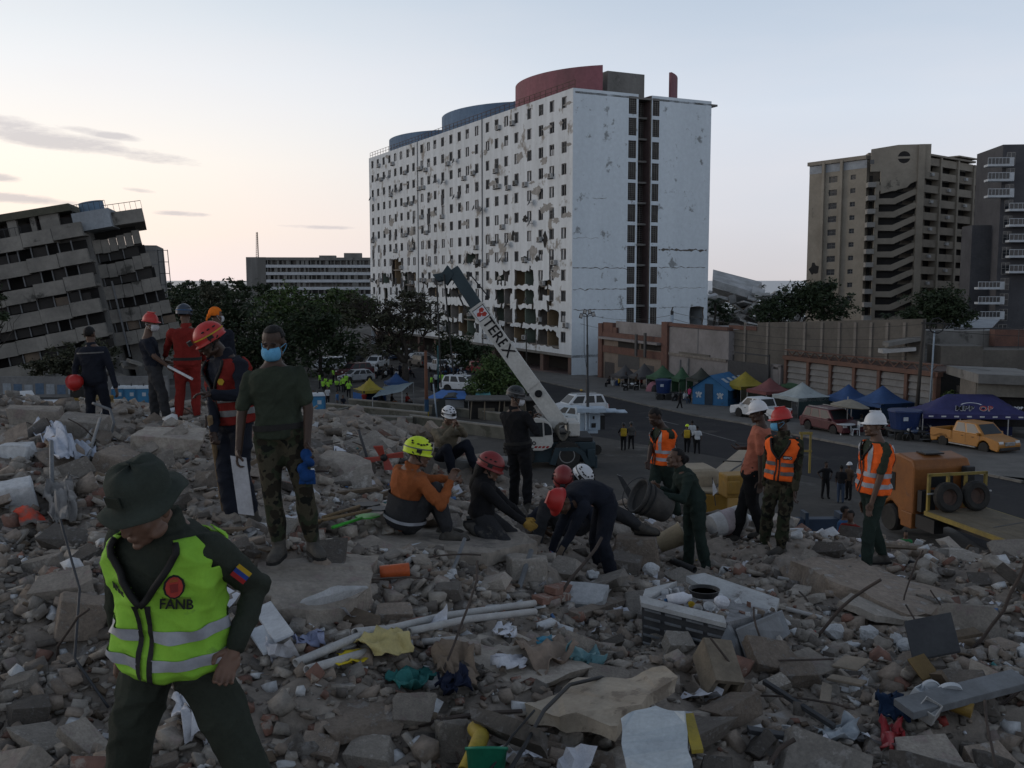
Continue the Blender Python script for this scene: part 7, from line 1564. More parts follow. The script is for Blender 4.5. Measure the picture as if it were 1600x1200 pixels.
m=MB();q_=Euler((.3,1.2,0)).to_matrix();dome(m,q_,at(117,597,15.5),(.12,.145,.12),-8,(.03,.01,.01,.3));o=m.build('red_helmet',E_red,None,smooth=True);tag(o,'red helmet tucked under the navy jacketed man\'s arm','helmet')
m=MB();r=person.ring;
ringloft(m,[r(t,.178,.114,.032)for t in (.80,.84)],24,False);o7=[x for x in C.objects if x.get('label','').startswith('man in a navy jacket')][0];m.build('reflective_strip',H_stripd,o7)
person('person in a bright orange headscarf and navy jacket at the back of the crest group',16,(344,580),(343,514),165,handL=(320,575),handR=(368,580),footL=(334,668),footR=(352,668),head=(130,0),hd=(337,491),sk=SK_M,top=C_navy,legs=C_navy,hat=('scarf',cloth_m('bright_orange',(.8,.19,.02))),mask=M_maskw,vox=.015)
# --- 8..12 resting on the slab
person('rescuer in a rust and grey jacket with a lime helmet sitting hugging his knees',9.2,(632,812),(642,733,-.02),128,handL=(700,748,.12),handR=(704,752,-.12),footL=(694,838,.2),footR=(700,846,-.15),head=(95,-12),hd=(655,706),sk=SK_L,top=C_rust,legs=C_char,hat=('rescue',E_lime,H_stripd),vox=.011,eL=(.3,.4,-.9),eR=(.1,-.5,-.9),kL=(.6,.1,1),kR=(.5,-.1,1),fat=1.14,toeL=-25,toeR=-30,curl=(1,1))
o8=[x for x in C.objects if x.get('label','').startswith('rescuer in a rust')][0];r=person.ring
TS=lambda t:next((a0+(a1-a0)*(t-t0)/(t1-t0),b0+(b1-b0)*(t-t0)/(t1-t0))for (t0,a0,b0),(t1,a1,b1)in zip(TORSO,TORSO[1:])if t0<=t<=t1)
m=MB();ringloft(m,[r(t,*TS(t),.034)for t in (-.12,0,.12,.24,.36,.46,.5)],28,False);o_=m.build('jacket_panel',C_char,o8,smooth=True)
m=MB();ringloft(m,[r(t,*TS(t),.04)for t in (.02,.08)],28,False);m.build('reflective_strip',H_strip,o8)
person('rescuer in khaki with a black and white helmet sitting on a beam eating',15.4,(695,712),(697,668),32,handL=(716,664,-.3),handR=(707,668,-.32),footL=(744,742,-.25),footR=(708,750,-.35),head=(30,-12),hd=(702,648,-.05),sk=SK_L,top=C_beige,legs=C_navy,hat=('rescue',E_white,E_black),vox=.014,eL=(.7,.2,-.8),eR=(-.7,0,-.8),kL=(.6,-.5,.5),kR=(.3,-.8,.5),curl=(1.1,1.1),fat=1.1)
m=MB();m.box(at(716,733,15.5),(1.9,.35,.34),(.05,.03,.25));o=m.build('concrete_beam',M_conc,None,bevel=.03);tag(o,'broken concrete beam under the sitting khaki rescuer','beam')
person('rescuer all in black with a black helmet standing and holding a phone',13.9,(810,697),(803,642),140,handL=(832,652,.2),handR=(830,656,.0),footL=(803,800,.15),footR=(824,800,-.1),head=(85,-12),hd=(807,618),sk=SK_M,top=C_black,legs=C_black,hat=('rescue',E_black,H_stripd),mask=M_maskw,vox=.0135,eL=(.8,.4,-.7),eR=(.5,-.5,-.8),fat=1.14,belt=M_strap,curl=(1,1))
m=MB();m.box(at(833,648,13.95),(.075,.012,.15),(.3,0,1.1));o=m.build('mobile_phone',M_strap,None);tag(o,'dark phone held up by the rescuer in black','phone')
person('long haired rescuer in black with a dark red helmet kneeling in yellow gloves',9.45,(752,802),(757,747),96,s=.93,handL=(821,812,.1),handR=(818,816,-.15),footL=(742,832,.12),footR=(738,840,-.15),head=(80,-22),hd=(768,729),sk=SK_L,top=C_black,legs=C_char,hat=('rescue',E_dred,M_strap),glove=M_glovey,vox=.0115,eL=(.1,.4,-.8),eR=(.1,-.5,-.8),kL=(1,.1,-.1),kR=(1,-.15,-.15),curl=(.6,.6),flat_feet=False)
o11=[x for x in C.objects if x.get('label','').startswith('long haired')][0];m=MB();hc_,q_=person.hc,person.q;m.ell(hc_+q_@V((0,.09,-.05)),(.085,.06,.13),q_,12,9);m.ell(hc_+q_@V((0,.10,-.17)),(.06,.045,.12),q_,12,9);m.build('hair',M_hair,o11,smooth=True)
person('crouching rescuer in black behind with a black and white patterned helmet',11.6,(868,812),(893,748),60,handL=(930,800,-.1),handR=(905,810,-.3),footL=(850,846,.1),footR=(870,850,-.2),head=(60,-45),hd=(911,746),sk=SK_M,top=C_black,legs=C_black,hat=('rescue',E_white,E_black),vox=.013,kL=(.8,-.3,.6),kR=(.8,-.5,.5),fat=1.1)
person('rescuer in a dark red helmet sitting behind the bending man, leg stretched out',10.9,(893,822),(880,768),20,handL=(935,830,-.2),handR=(850,828,-.2),footL=(1003,836,.05),footR=(838,862,-.35),head=(-5,-38),hd=(880,748,-.1),sk=SK_M,top=C_navy,legs=C_char,hat=('rescue',E_dred,M_strap),vox=.0125,kL=(.1,-.3,1),kR=(-.6,-.6,1),toeL=60,flat_feet=False)
# --- 13 bending man
person('man in navy with a red hard hat bending down to dig with white gloves',10,(948,783),(893,786,-.1),-82,handL=(872,868,-.25),handR=(858,872,.05),footL=(957,915,-.15),footR=(936,902,.25),head=(-60,-66),hd=(874,784,-.18),sk=SK_M,top=C_navy,legs=C_navy,hat=('hard',E_red),glove=M_glovew,vox=.011,mid=(920,768),eL=(.5,-.5,0),eR=(-.4,.4,0),kL=(-.9,-.3,0),kR=(-1,.2,0),curl=(1.1,1.1),fat=1.05)
j=person.J;held(j[1]['w']+V((.06,-.03,-.09)),hit(818,894)+V((0,0,.06)),.022,M_wood,'wooden_shaft','stub of wooden handle in the bending man\'s white gloves','tool')
# --- 14 woman with the bucket
person('woman in dark green fatigues with her hair in a bun tipping a black bucket',11.6,(1086,780),(1064,736),-78,handL=(1036,772,-.28),handR=(1031,762,.12),footL=(1104,899,-.1),footR=(1076,897,.15),head=(-72,8),hd=(1055,714),sk=SK_M,top=C_teal,legs=C_teal,hair='bun',vox=.0115,eL=(.3,-.3,-.8),eR=(.3,.3,-.8),curl=(1,1),kL=(-1,-.3,0),kR=(-1,.2,0),s=.96)
c=at(1021,786,11.35);q_=(M.Rotation(R(-62),4,'Y')@M.Rotation(R(12),4,'X'));xf=M.Translation(c)@q_;bk=thing('bucket','large black rubber bucket being tipped by the woman in green','bucket',c)
m=MB();m.lathe([(0,-.2),(.15,-.2),(.16,-.18),(.2,.2),(.215,.2),(.215,.225),(.19,.22),(.15,-.15),(0,-.16)],26,xf);m.build('pail',mat('dusty_black_rubber',(.035,.035,.036),(.09,.085,.078),5,.85,.2),bk,smooth=True);m=MB();m.lathe([(.188,.08),(.2,.085),(.2,.1),(.19,.105)],26,xf);m.lathe([(.195,.15),(.206,.155),(.206,.165),(.196,.17)],26,xf);m.build('rib',mat('black_rubber_rib',(.03,.03,.03),None,5),bk)
m=MB();m.tube([xf@V((.21*math.cos(a),.06+.0*a,.2+.17*math.sin(a)))for a in [k*math.pi/10 for k in range(11)]],.006,6);m.build('handle',M_dsteel,bk)
# --- 15..18 the right hand group
person('young man in an orange vest walking with his head down behind the woman',13.8,(1036,723),(1036,669),-62,handL=(1056,724,.25),handR=(1013,722,-.2),footL=(1062,824,.3),footR=(1014,822,-.15),head=(-55,-32),hd=(1023,650,-.08),sk=SK_D,top=C_green,sleeve='short',legs=C_teal,vest=(H_or,-.02,'bib'),vox=.013,eL=(.6,.5,0),eR=(-.2,.3,-.2),kR=(-.7,-.7,.2))
person('man in a salmon shirt and white hard hat looking away to the street',12.7,(1175,737),(1191,667),-112,handL=(1188,752,-.25),handR=(1160,700,.3),footL=(1192,842,.0),footR=(1150,848,.1),head=(-108,-14),hd=(1184,643),sk=SK_D,top=C_pink,sleeve='short',legs=C_black,hat=('hard',E_white),vox=.012,glove=None,eL=(.9,.2,0),eR=(.2,.5,-.8),kL=(-.8,.3,0),kR=(-.8,.3,0),fat=1.08)
person('soldier in camouflage with an orange vest, red hard hat and blue mask',11.9,(1222,748),(1226,682),-38,handL=(1243,766,-.2),handR=(1196,758,.2),footL=(1220,867,-.1),footR=(1194,860,.1),head=(-95,-8),hd=(1220,655),sk=SK_D,top=C_camo,legs=C_camo,hat=('hard',E_red),mask=M_maskb,vest=(H_or,0.0,'zip',H_stripd),vox=.0115,eL=(.9,.2,-.3),eR=(-.8,.3,-.2),kL=(-.4,-.8,0),kR=(-.6,-.6,0),toeL=-30,toeR=-30)
vpatch([(-.055,-.017),(.055,-.017),(.055,.025),(-.055,.025)],M_strap,.55,.5,.012);vtext('MPPD',.038,Mwp,.553,.5,.018)
person('man in an orange vest and white hard hat standing alone on the right ridge',11,(1364,767),(1371,689),-80,handL=(1362,786,-.22),handR=(1350,780,.2),footL=(1354,898,-.12),footR=(1380,880,.2),head=(-84,2),hd=(1366,663),sk=SK_M,top=C_green,sleeve='short',legs=C_teal,hat=('hard',E_white),vest=(H_or,-.02,'bib'),vox=.0115,eL=(.8,-.1,0),eR=(.6,.3,0),kL=(-.9,-.2,0),kR=(-.9,.1,0),fat=1.08,toeL=-5,toeR=-5)
# --- people at the foot of the mound and in the street (smaller, simpler bodies)
def far_template(pose):
 mb=MB();sh=MB();tr_=MB();s_=1.0;z0=0 if pose!='sit' else -.42
 hip,nk,hd_=V((0,0,.92+z0)),V((0,-.02,1.44+z0)),V((0,-.03,1.62+z0))
 head_mb(mb,M.Identity(3),hd_,1.0);limbtube(mb,[nk,hd_],[.06,.055],8)
 arms={'stand':((.2,-.02,.88),(-.2,-.02,.88)),'walk':((.22,-.2,.95),(-.22,.18,.93)),'sit':((.15,-.38,.58),(-.15,-.36,.56)),'hips':((.24,-.02,1.0),(-.24,-.02,1.0))}[pose]
 feet={'stand':((.1,0,.08),(-.1,0,.08)),'walk':((.09,-.22,.08),(-.09,.26,.14)),'sit':((.12,-.5,.08),(-.13,-.45,.08)),'hips':((.15,0,.08),(-.15,.02,.08))}[pose]
 rings=lambda mg:[(V((0,0,hip.z)).lerp(nk,t),V((a+mg,0,0)),V((0,b+mg,0)))for t,a,b in TORSO]
 ringloft(mb,rings(-.012),12);ringloft(sh,rings(.016)[1:9],14);ringloft(tr_,rings(.012)[:4],14)
 for (hx,a,f)in ((1,arms[0],feet[0]),(-1,arms[1],feet[1])):
  sp=nk+V((hx*.17,0,-.075));w=V(a);e=ik(sp,w,.28,.25,V((hx,.6,-.2)));limbtube(mb,[sp,e,w],[.045,.036,.028],8);limbtube(sh,[sp,sp.lerp(e,.85)],[.07,.058],8);X=(w-e).normalized();hand_mb(mb,w,X,V((0,-1,0)),.6)
  hp_=hip+V((hx*.09,0,0));an=V(f);k_=ik(hp_,an,.43,.42,V((hx*.1,-1,.2)));limbtube(tr_,[hp_,k_,an],[.105,.078,.06],8);limbtube(mb,[hp_,k_,an],[.07,.05,.035],8)
  tr_.ell(an+V((0,-.07,-.035)),(.05,.13,.05),None,10,6)
 hm=MB();sphpatch(hm,M.Identity(3),hd_+V((0,.012,.034)),(.085,.105,.098),(-180,180),(-35,88),16,6,lambda a,e:abs(a)<65 and e<30)
 r={}
 for nm,b_,v_ in (('body',mb,.022),('shirt',sh,.026),('trousers',tr_,.026)):
  me=remesh(b_,v_,3);me.materials.append(None);me.polygons.foreach_set('use_smooth',[True]*len(me.polygons));
  if nm!='body':wrinkle(me,.014,len(nm),9)
  r[nm]=me
 me=bpy.data.meshes.new('hair');me.from_pydata(hm.v,[],hm.f);me.materials.append(None);r['hair']=me;return r
FT={p:far_template(p)for p in ('stand','walk','sit','hips')}
helm_me=MB();dome(helm_me,M.Identity(3),V((0,0,0)),(.112,.135,.115),-6,(.05,.01,.01,.2));_hm=bpy.data.meshes.new('helmet');_hm.from_pydata(helm_me.v,[],helm_me.f);_hm.materials.append(None)
def far(label,u,v,yaw,shirt,legs,pose='stand',sk_=SK_M,hat=None,group=None,Y=None,s=1.0,extra=None,vis=True):
 p=gp(u,v)if Y is None else at(u,v,Y);o=thing('person',label,'person',p,group);o.rotation_euler=(0,0,R(yaw));o.scale=(s,s,s)
 for nm,mt in (('body',sk_),('shirt',shirt),('trousers',legs),('hair',M_hair)):
  c=bpy.data.objects.new(nm,FT[pose][nm]);C.objects.link(c);c.parent=o;c.material_slots[0].link='OBJECT';c.material_slots[0].material=mt
 if hat:c=bpy.data.objects.new('helmet',_hm);C.objects.link(c);c.parent=o;c.location=(0,-.02,1.66-(.42 if pose=='sit' else 0));c.material_slots[0].link='OBJECT';c.material_slots[0].material=hat
 if extra=='pack':m=MB();m.box((0,.2,1.2),(.36,.2,.48));m.build('rucksack',C_yel,o,world=False,bevel=.05)
 return o
far('man in a green shirt standing below the lorry front wheel',1412,905,-10,C_kgreen,C_black,'stand',SK_M,None,None,33,.98)
far('person in a blue top crouching behind the mound edge',1316,884,40,C_blue,C_navy,'sit',SK_M,None,None,21,1.0);far('person in a red top crouching beside the one in blue',1327,888,-40,C_red,C_navy,'sit',SK_M,None,None,20.5,.95)
far('man in black with hands on hips on the dusty ground below the mound',1289,779,10,C_black,C_black,'hips',SK_D);far('person in a black top and pale jeans on the dusty ground below',1313,786,160,C_black,C_jean,'stand',SK_D);far('man in a brown shirt turned to the person in pale jeans',1326,781,-60,C_brown,C_black,'stand',SK_M,E_white)
far('person with a yellow rucksack walking away by the light tower',974,705,175,C_black,C_black,'walk',SK_M,E_black,None,None,1,'pack');far('person in grey walking beside the yellow rucksack',986,703,185,C_greyt,C_black,'walk',SK_M,E_black)
far('person with a lime helmet and yellow rucksack among the three walkers on the road',1073,708,170,C_greyt,C_black,'walk',SK_M,E_lime,None,None,1,'pack');far('leading man in a white shirt of the three walkers on the road',1081,700,190,C_white,C_black,'walk',SK_D);far('man in a pale shirt at the right of the three walkers on the road',1089,710,180,C_white,C_black,'walk',SK_D)
far('person in hot pink beside the blue relief tent',1077,631,120,C_hotpink,C_black,'stand',SK_M,None,None,None,.95);far('dark clothed person crossing by the parked tub cart',1062,640,90,C_black,C_black,'walk',SK_D);far('person in white sitting by the olive canopy',1070,632,30,C_white,C_jean,'sit',SK_M)
for i,(u,v,c,lb)in enumerate([(952,606,C_black,'dark clothed person sitting left of the white bucket'),(968,606,C_yel,'person in yellow sitting right of the blue bucket'),(1002,607,C_red,'person in red sitting under the slate grey canopy'),(1012,609,C_greyt,'person in grey sitting beside the one in red'),(978,606,C_black,'dark clothed person standing under the slate grey canopy'),(995,609,C_brown,'person in brown behind the white motorbike')]):far(lb,u,v,rnd.uniform(-60,60),c,C_black,'sit' if 'sitting' in lb else 'stand',SK_D)
far('person in orange sitting at the back of the purple canopy',1549,687,0,C_rust,C_black,'sit',SK_M,None,None,None,1);far('person sitting under the blue canopy by the parasol',1345,676,90,C_greyt,C_black,'sit',SK_D);far('person in grey standing behind the large blue tank',1398,684,60,C_greyt,C_black,'stand',SK_D);far('worker with a yellow helmet standing behind the white estate car',908,640,0,C_greyt,C_black,'stand',SK_M,plast('yellow',(.5,.3,.03)))
g_='officers in lime vests gathered under the trees'
for i,(u,v,k)in enumerate([(500,607,'s'),(509,606,'s'),(517,608,'s'),(521,598,'w'),(526,610,'s'),(533,609,'s'),(541,608,'s'),(546,610,'s'),(513,612,'s'),(537,613,'s'),(505,611,'s')]):far('officer in a lime vest in the cluster gathered under the trees',u,v,rnd.uniform(0,360),H_lime,C_black,{'s':'sit','w':'stand'}[k]if i%3 else 'stand',SK_D,None,g_)
far('officer in a lime vest walking alone left of the yellow tent',545,622,20,H_lime,C_black,'walk',SK_D);far('officer in a lime vest beside the teal pole',690,606,0,H_lime,C_black,'stand',SK_D);far('officer in a lime vest beside the rust brown pole',674,611,90,H_lime,C_black,'stand',SK_D)
far('person in white beside the officer by the teal pole',681,606,30,C_white,C_black,'stand',SK_D);far('person in red sitting on the wall before the yellow tent',569,634,180,C_red,C_black,'sit',SK_M);far('person sitting in the shade of the grey tarpaulin',594,634,150,C_black,C_black,'sit',SK_D);far('person in orange trousers sitting under the grey tarpaulin',612,637,100,C_black,C_rust,'sit',SK_M);far('person in dark red sitting under the grey tarpaulin edge',636,637,60,C_red,C_black,'sit',SK_M)
far('person carrying a dark blue bundle beside the blue toilet',527,642,90,C_blue,C_greyt,'stand',SK_M);far('person in navy sitting beside the bundle carrier',536,641,30,C_navy,C_navy,'sit',SK_M);far('person in white standing behind the blue toilet',512,634,30,C_white,C_black,'stand',SK_M);far('person in grey sitting behind the blue toilet',490,632,30,C_greyt,C_black,'sit',SK_M)
g2='people sitting by the row of motorbikes'
for i in range(14):far('person sitting in the crowd by the row of motorbikes under the sprawling tree',588+i*4+rnd.uniform(-1,1),592+rnd.uniform(-4,2),rnd.uniform(0,360),(C_white,C_navy,C_black,C_greyt)[i%4],C_black,'sit' if i%3 else 'stand',SK_D,None,g2)
g3='people standing among the parked motorbikes'
for i in range(24):far('person standing among the parked motorbikes before the white block',686+rnd.uniform(0,40),592+rnd.uniform(-6,12),rnd.uniform(0,360),(C_white,C_navy,C_black,C_black,C_blue)[i%5],C_black,'stand' if i%2 else 'hips',SK_D,None,g3)
# ------------------------------------------------------------------ rubble: loose pieces and recognisable debris
RB=dict(bump=.6,bsc=22)
M_ck=[mat('broken_concrete_%s'%n,c,c2,5,.95,.7,bsc=24,var=.28,c3=c3,sc3=5,f3=.56,fine=.3)for n,c,c2,c3 in (('grey',(.295,.266,.232),(.2,.18,.157),(.34,.315,.285)),('brown',(.275,.226,.184),(.182,.149,.121),(.27,.25,.23)),('dark',(.138,.122,.107),(.092,.081,.071),(.18,.17,.16)),('sand',(.34,.302,.258),(.24,.212,.183),(.27,.22,.2)))]
M_pw=mat('white_plaster_lump',(.58,.59,.60),(.44,.45,.46),8,.95,.6,bsc=40,var=.15,fine=.15);M_bk=mat('brick_fragment_red',(.2,.105,.078),(.14,.085,.068),7,.95,.5,bsc=30,var=.3,c3=(.25,.21,.18),sc3=6,f3=.55);M_wd=mat('splintered_wood',(.155,.118,.082),(.1,.076,.056),6,.9,.5,bsc=30,var=.3);M_rebar=mat('rusted_rebar',(.085,.065,.055),(.05,.042,.038),12,.85,.3);M_paper=mat('crumpled_paper',(.6,.61,.65),(.47,.48,.52),9,.9,.2,var=.12);M_gpl=mat('grey_plastic_pipe',(.42,.42,.41),(.33,.32,.31),8,.6,.1)
def rock_bm(seed,dims,n=14,flat=.0):
 g=random.Random(seed);bm=bmesh.new()
 for k in range(n if n>=26 else 0):
  q_=V([g.gauss(0,1)for _ in range(3)]).normalized()*g.uniform(.85,1);bm.verts.new((q_.x*dims[0]/2,q_.y*dims[1]/2,q_.z*dims[2]/2))
 for c_ in range(8 if n<26 else 0):
  sg=[(-1,1)[c_&1],(-1,1)[(c_>>1)&1],(-1,1)[c_>>2]]
  for k in range(1 if g.random()<.5 else 2 if n<18 else 3):bm.verts.new([sg[i]*dims[i]/2*(g.uniform(.5,1)if i<2 else g.uniform(.72,1))for i in range(3)])
 r=bmesh.ops.convex_hull(bm,input=bm.verts);bmesh.ops.delete(bm,geom=list({e for e in r['geom_interior']+r['geom_unused']if isinstance(e,bmesh.types.BMVert)}),context='VERTS');bmesh.ops.triangulate(bm,faces=bm.faces);bmesh.ops.recalc_face_normals(bm,faces=bm.faces);return bm
def rock_arr(seed,dims,n=12):
 bm=rock_bm(seed,dims,n);bm.verts.ensure_lookup_table();v=np.array([x.co[:]for x in bm.verts]);f=np.array([[q.index for q in p.verts]for p in bm.faces]);bm.free();return v,f
def rock_mesh(seed,dims,n=18,cuts=2,rough=.03):
 bm=rock_bm(seed,dims,n);bmesh.ops.dissolve_limit(bm,angle_limit=.12,verts=bm.verts,edges=bm.edges)
 try:bmesh.ops.bevel(bm,geom=bm.edges[:],offset=min(dims)*.02,segments=1,affect='EDGES')
 except Exception:pass
 bmesh.ops.triangulate(bm,faces=bm.faces)
 if cuts:bmesh.ops.subdivide_edges(bm,edges=bm.edges,cuts=cuts,use_grid_fill=True)
 s=max(dims)
 for v in bm.verts:
  p=v.co/s;d=mnoise.noise(p*4+V((seed,0,0)))+.6*mnoise.noise(p*11+V((0,seed,0)))+.4*mnoise.noise(p*24);v.co+=v.co.normalized()*d*rough*s
 bmesh.ops.triangulate(bm,faces=bm.faces);me=bpy.data.meshes.new('rock');bm.to_mesh(me);bm.free();return me
# loose stuff nobody could count
var=[rock_arr(100+k,d)for k,d in enumerate([(1,.8,.3),(1,.6,.28),(1,.75,.55),(1,.9,.7),(1,.5,.2),(1,.85,.2),(1,.7,.4),(.9,.9,.6),(1,.45,.35),(1,.65,.15)])]
def scatter(name,n,lo,hi,alpha,seed,probs,mats_,dr=(3.4,20),lift=.2,xr=.72,keep=None):
 g=np.random.default_rng(seed);D=dr[0]+(dr[1]-dr[0])*g.random(n)**1.15;x=(g.random(n)*2-1)*(xr*D+.6);
 cl=vnoise(x,D,.9,21)*.6+vnoise(x,D,2.3,22)*.4;ok=g.random(n)<np.clip((cl-.25)*2.2,.22,1);D,x=D[ok],x[ok];n=len(D)
 s=lo*(1-g.random(n)*(1-(lo/hi)**alpha))**(-1/alpha);s=np.clip(s,lo,hi)*(.8+.05*np.clip(D-6,0,9));z=mound(x,D);k_=g.integers(0,len(var),n);mi_=g.choice(len(mats_),n,p=probs)
 gz_=1.6-.025*D;ok=z-gz_>.4;VS,FS,MI=[],[],[];off=0
 a,b,c=g.random(n)*6.283,g.normal(size=n)*.38,g.normal(size=n)*.38
 for q,(v,f)in enumerate(var):
  I=np.where((k_==q)&ok)[0]
  if not len(I):continue
  P=v[None]*s[I][:,None,None];
  cb,sb,cc_,sc2,ca,sa=np.cos(b[I]),np.sin(b[I]),np.cos(c[I]),np.sin(c[I]),np.cos(a[I]),np.sin(a[I])
  X,Y,Z=P[...,0],P[...,1],P[...,2];Y,Z=Y*cb[:,None]-Z*sb[:,None],Y*sb[:,None]+Z*cb[:,None];X,Z=X*cc_[:,None]+Z*sc2[:,None],-X*sc2[:,None]+Z*cc_[:,None];X,Y=X*ca[:,None]-Y*sa[:,None],X*sa[:,None]+Y*ca[:,None]
  P=np.stack([X+x[I][:,None],Y+D[I][:,None],Z+(z[I]+s[I]*lift)[:,None]],-1);nv=len(v);VS.append(P.reshape(-1,3));FS.append((f[None]+(np.arange(len(I))*nv)[:,None,None]+off).reshape(-1,3));MI.append(np.repeat(mi_[I],len(f)));off+=nv*len(I)
 o=np_mesh(name,np.concatenate(VS),np.concatenate(FS),mats_,None,False,np.concatenate(MI));tag(o,kind='stuff');return o
ML=M_ck+[M_pw,M_bk,M_wd]
tag(scatter('rubble_gravel',33000,.018,.08,1.4,1,[.3,.26,.13,.16,.07,.06,.02],ML,(3.4,15),.2),'fine gravel of crushed concrete and plaster over the mound');tag(scatter('rubble_debris',21000,.06,.24,1.25,2,[.32,.27,.15,.12,.055,.06,.025],ML,(3.5,19),.16),'loose broken concrete and brick pieces covering the mound')
tag(scatter('rubble_debris',2200,.1,.3,1.6,9,[.34,.26,.14,.14,.06,.05,.01],ML,(12,24),.16,.8),'loose broken concrete on the far side of the mound')
tag(scatter('rubble_debris',17000,.04,.2,1.05,12,[.33,.27,.16,.11,.06,.05,.02],ML,(3.4,8.5),.18,.75),'loose broken concrete in the near part of the mound')
ML2=[M_paper,M_gpl,M_pw,mat('blue_litter',(.06,.14,.3),None,5,.6),mat('teal_litter',(.05,.2,.2),None,5,.6),mat('yellow_litter',(.42,.3,.05),None,5,.6),mat('red_litter',(.3,.05,.04),None,5,.6),mat('dark_litter',(.025,.025,.028),None,5,.7)]
tag(scatter('rubble_litter',1500,.03,.12,1.5,15,[.34,.1,.2,.08,.05,.04,.05,.14],ML2,(3.5,15),.3),'small scraps of plastic, paper and cloth strewn over the mound')
AV=((1110,960,150,80),(640,830,210,50),(460,880,110,80),(950,1080,160,70),(1100,870,90,60),(1200,850,110,50),(1370,900,100,60),(620,1010,230,70),(270,1000,160,260),(900,850,120,70),(760,800,120,70),(1380,1140,130,60))
def avoid(u_,v_):return any(abs(u_-a)<w and abs(v_-b)<h for a,b,w,h in AV)
# larger pieces one by one
G3=random.Random(5);rk={}
kinds=[('concrete_chunk',M_ck,[(1,.8,.35),(1,.7,.5),(1,.85,.25),(1,.6,.4),(.9,.8,.65),(1,.55,.3),(1,.9,.3),(1,.75,.45)],290,(.15,.62),'rough grey brown chunk of broken concrete among the rubble','broken concrete chunks in the rubble','concrete chunk'),('plaster_lump',[M_pw],[(1,.8,.6),(.9,.8,.7),(1,.6,.4)],70,(.07,.2),'crumbly white plaster lump lying on the rubble','white plaster lumps in the rubble','plaster lump'),('brick_fragment',[M_bk],[(1,.5,.35),(.8,.5,.4),(1,.6,.25)],60,(.09,.2),'broken red brick lying on the rubble','broken bricks in the rubble','brick'),('wood_piece',[M_wd],[(1,.12,.06),(1,.2,.05),(1,.16,.1)],52,(.25,.7),'splintered wooden slat sticking out of the rubble','splintered slats in the rubble','plank')]
_tk=[]
for nm,mts,dims,cnt,(lo,hi),lb,gp_,cat in kinds:
 ms=[]
 for k,d in enumerate(dims):
  for mt in mts:me=rock_mesh(300+k*7+len(nm),d,13,1 if nm!='wood_piece' else 0,.014 if nm!='plaster_lump' else .035);me.name=nm;me['flat']='flat ' if d[2]<.33 else 'blocky ' if d[2]>.48 else '';me.materials.append(mt);ms.append(me)
 i=0
 while i<cnt:
  D=4.2+12.5*G3.random()**1.35;x=G3.uniform(-1,1)*.6*D;s=lo*(hi/lo)**(G3.random()**1.7)*(.75+.03*D)
  if any(abs(x-a)<.22 and abs(D-b)<.25 for a,b in _tk[-60:]):continue
  _tk.append((x,D));o=bpy.data.objects.new(nm,G3.choice(ms));C.objects.link(o);o.location=(x,D,mz(x,D)+s*.1);o.rotation_euler=(G3.gauss(0,.32),G3.gauss(0,.32),G3.uniform(0,6.3));o.scale=(s,s*G3.uniform(.8,1.1),s*G3.uniform(.7,1.1));tag(o,lb,cat,gp_);i+=1
for k in range(46):
 while True:
  D=5.2+9.5*G3.random();x=G3.uniform(-.56,.56)*D;u_,v_=800+F*x/D,438+F*(HC-mz(x,D))/D
  if not avoid(u_,v_):break
 s=G3.uniform(.35,.8);me=rock_mesh(900+k%12,((1,.7,.13),(1,.85,.16),(1,.5,.18))[k%3],16,1,.012);me.name='slab_piece';me.materials.append(M_ck[(0,1,3,0,2)[k%5]]);o=bpy.data.objects.new('slab_piece',me);C.objects.link(o);o.location=(x,D,mz(x,D)+s*.06);o.rotation_euler=(G3.gauss(.15,.38),G3.gauss(0,.38),G3.uniform(0,6.3));o.scale=(s,s,s);tag(o,'tilted slab piece half buried in the rubble','concrete slab','tilted slab pieces in the rubble')
# rods and papers
for k in range(72):
 D=4.5+12*G3.random();x=G3.uniform(-.58,.58)*D
 while avoid(800+F*x/D,438+F*(HC-mz(x,D))/D):D=4.5+12*G3.random();x=G3.uniform(-.58,.58)*D
 p=V((x,D,mz(x,D)-.03));d=V((G3.uniform(-1,1),G3.uniform(-.5,.5),G3.uniform(.0,.75))).normalized();L=G3.uniform(.25,.95);m=MB();pts=[V((0,0,0))]
 for i in range(6):d=(d+V((G3.gauss(0,.16),G3.gauss(0,.16),-.06))).normalized();pts.append(pts[-1]+d*L/6)
 m.tube(pts,.008+.006*(k%3==0),6);o=m.build('rebar',M_rebar,None,world=False);o.location=p;tag(o,'bent rusty reinforcing rod sticking out of the rubble','rebar','rods sticking out of the rubble')
for k in range(48):
 D=4.4+9*G3.random()**1.3;x=G3.uniform(-.55,.6)*D;s=G3.uniform(.05,.13);m=MB();n=4;q=G3.uniform(0,9)
 vs=[((i/n-.5)*s*2,(j/n-.5)*s*1.5,s*.5*mnoise.noise(V((i*.9+q,j*.9,k))))for i in range(n+1)for j in range(n+1)];m.add(vs,[(i*(n+1)+j,i*(n+1)+j+1,(i+1)*(n+1)+j+1,(i+1)*(n+1)+j)for i in range(n)for j in range(n)]);o=m.build('paper_scrap',M_paper,None,world=False);o.location=(x,D,mz(x,D)+.06);o.rotation_euler=(G3.gauss(0,.5),G3.gauss(0,.5),G3.uniform(0,6));tag(o,'torn white paper scrap lying on the rubble','paper','paper scraps on the rubble')
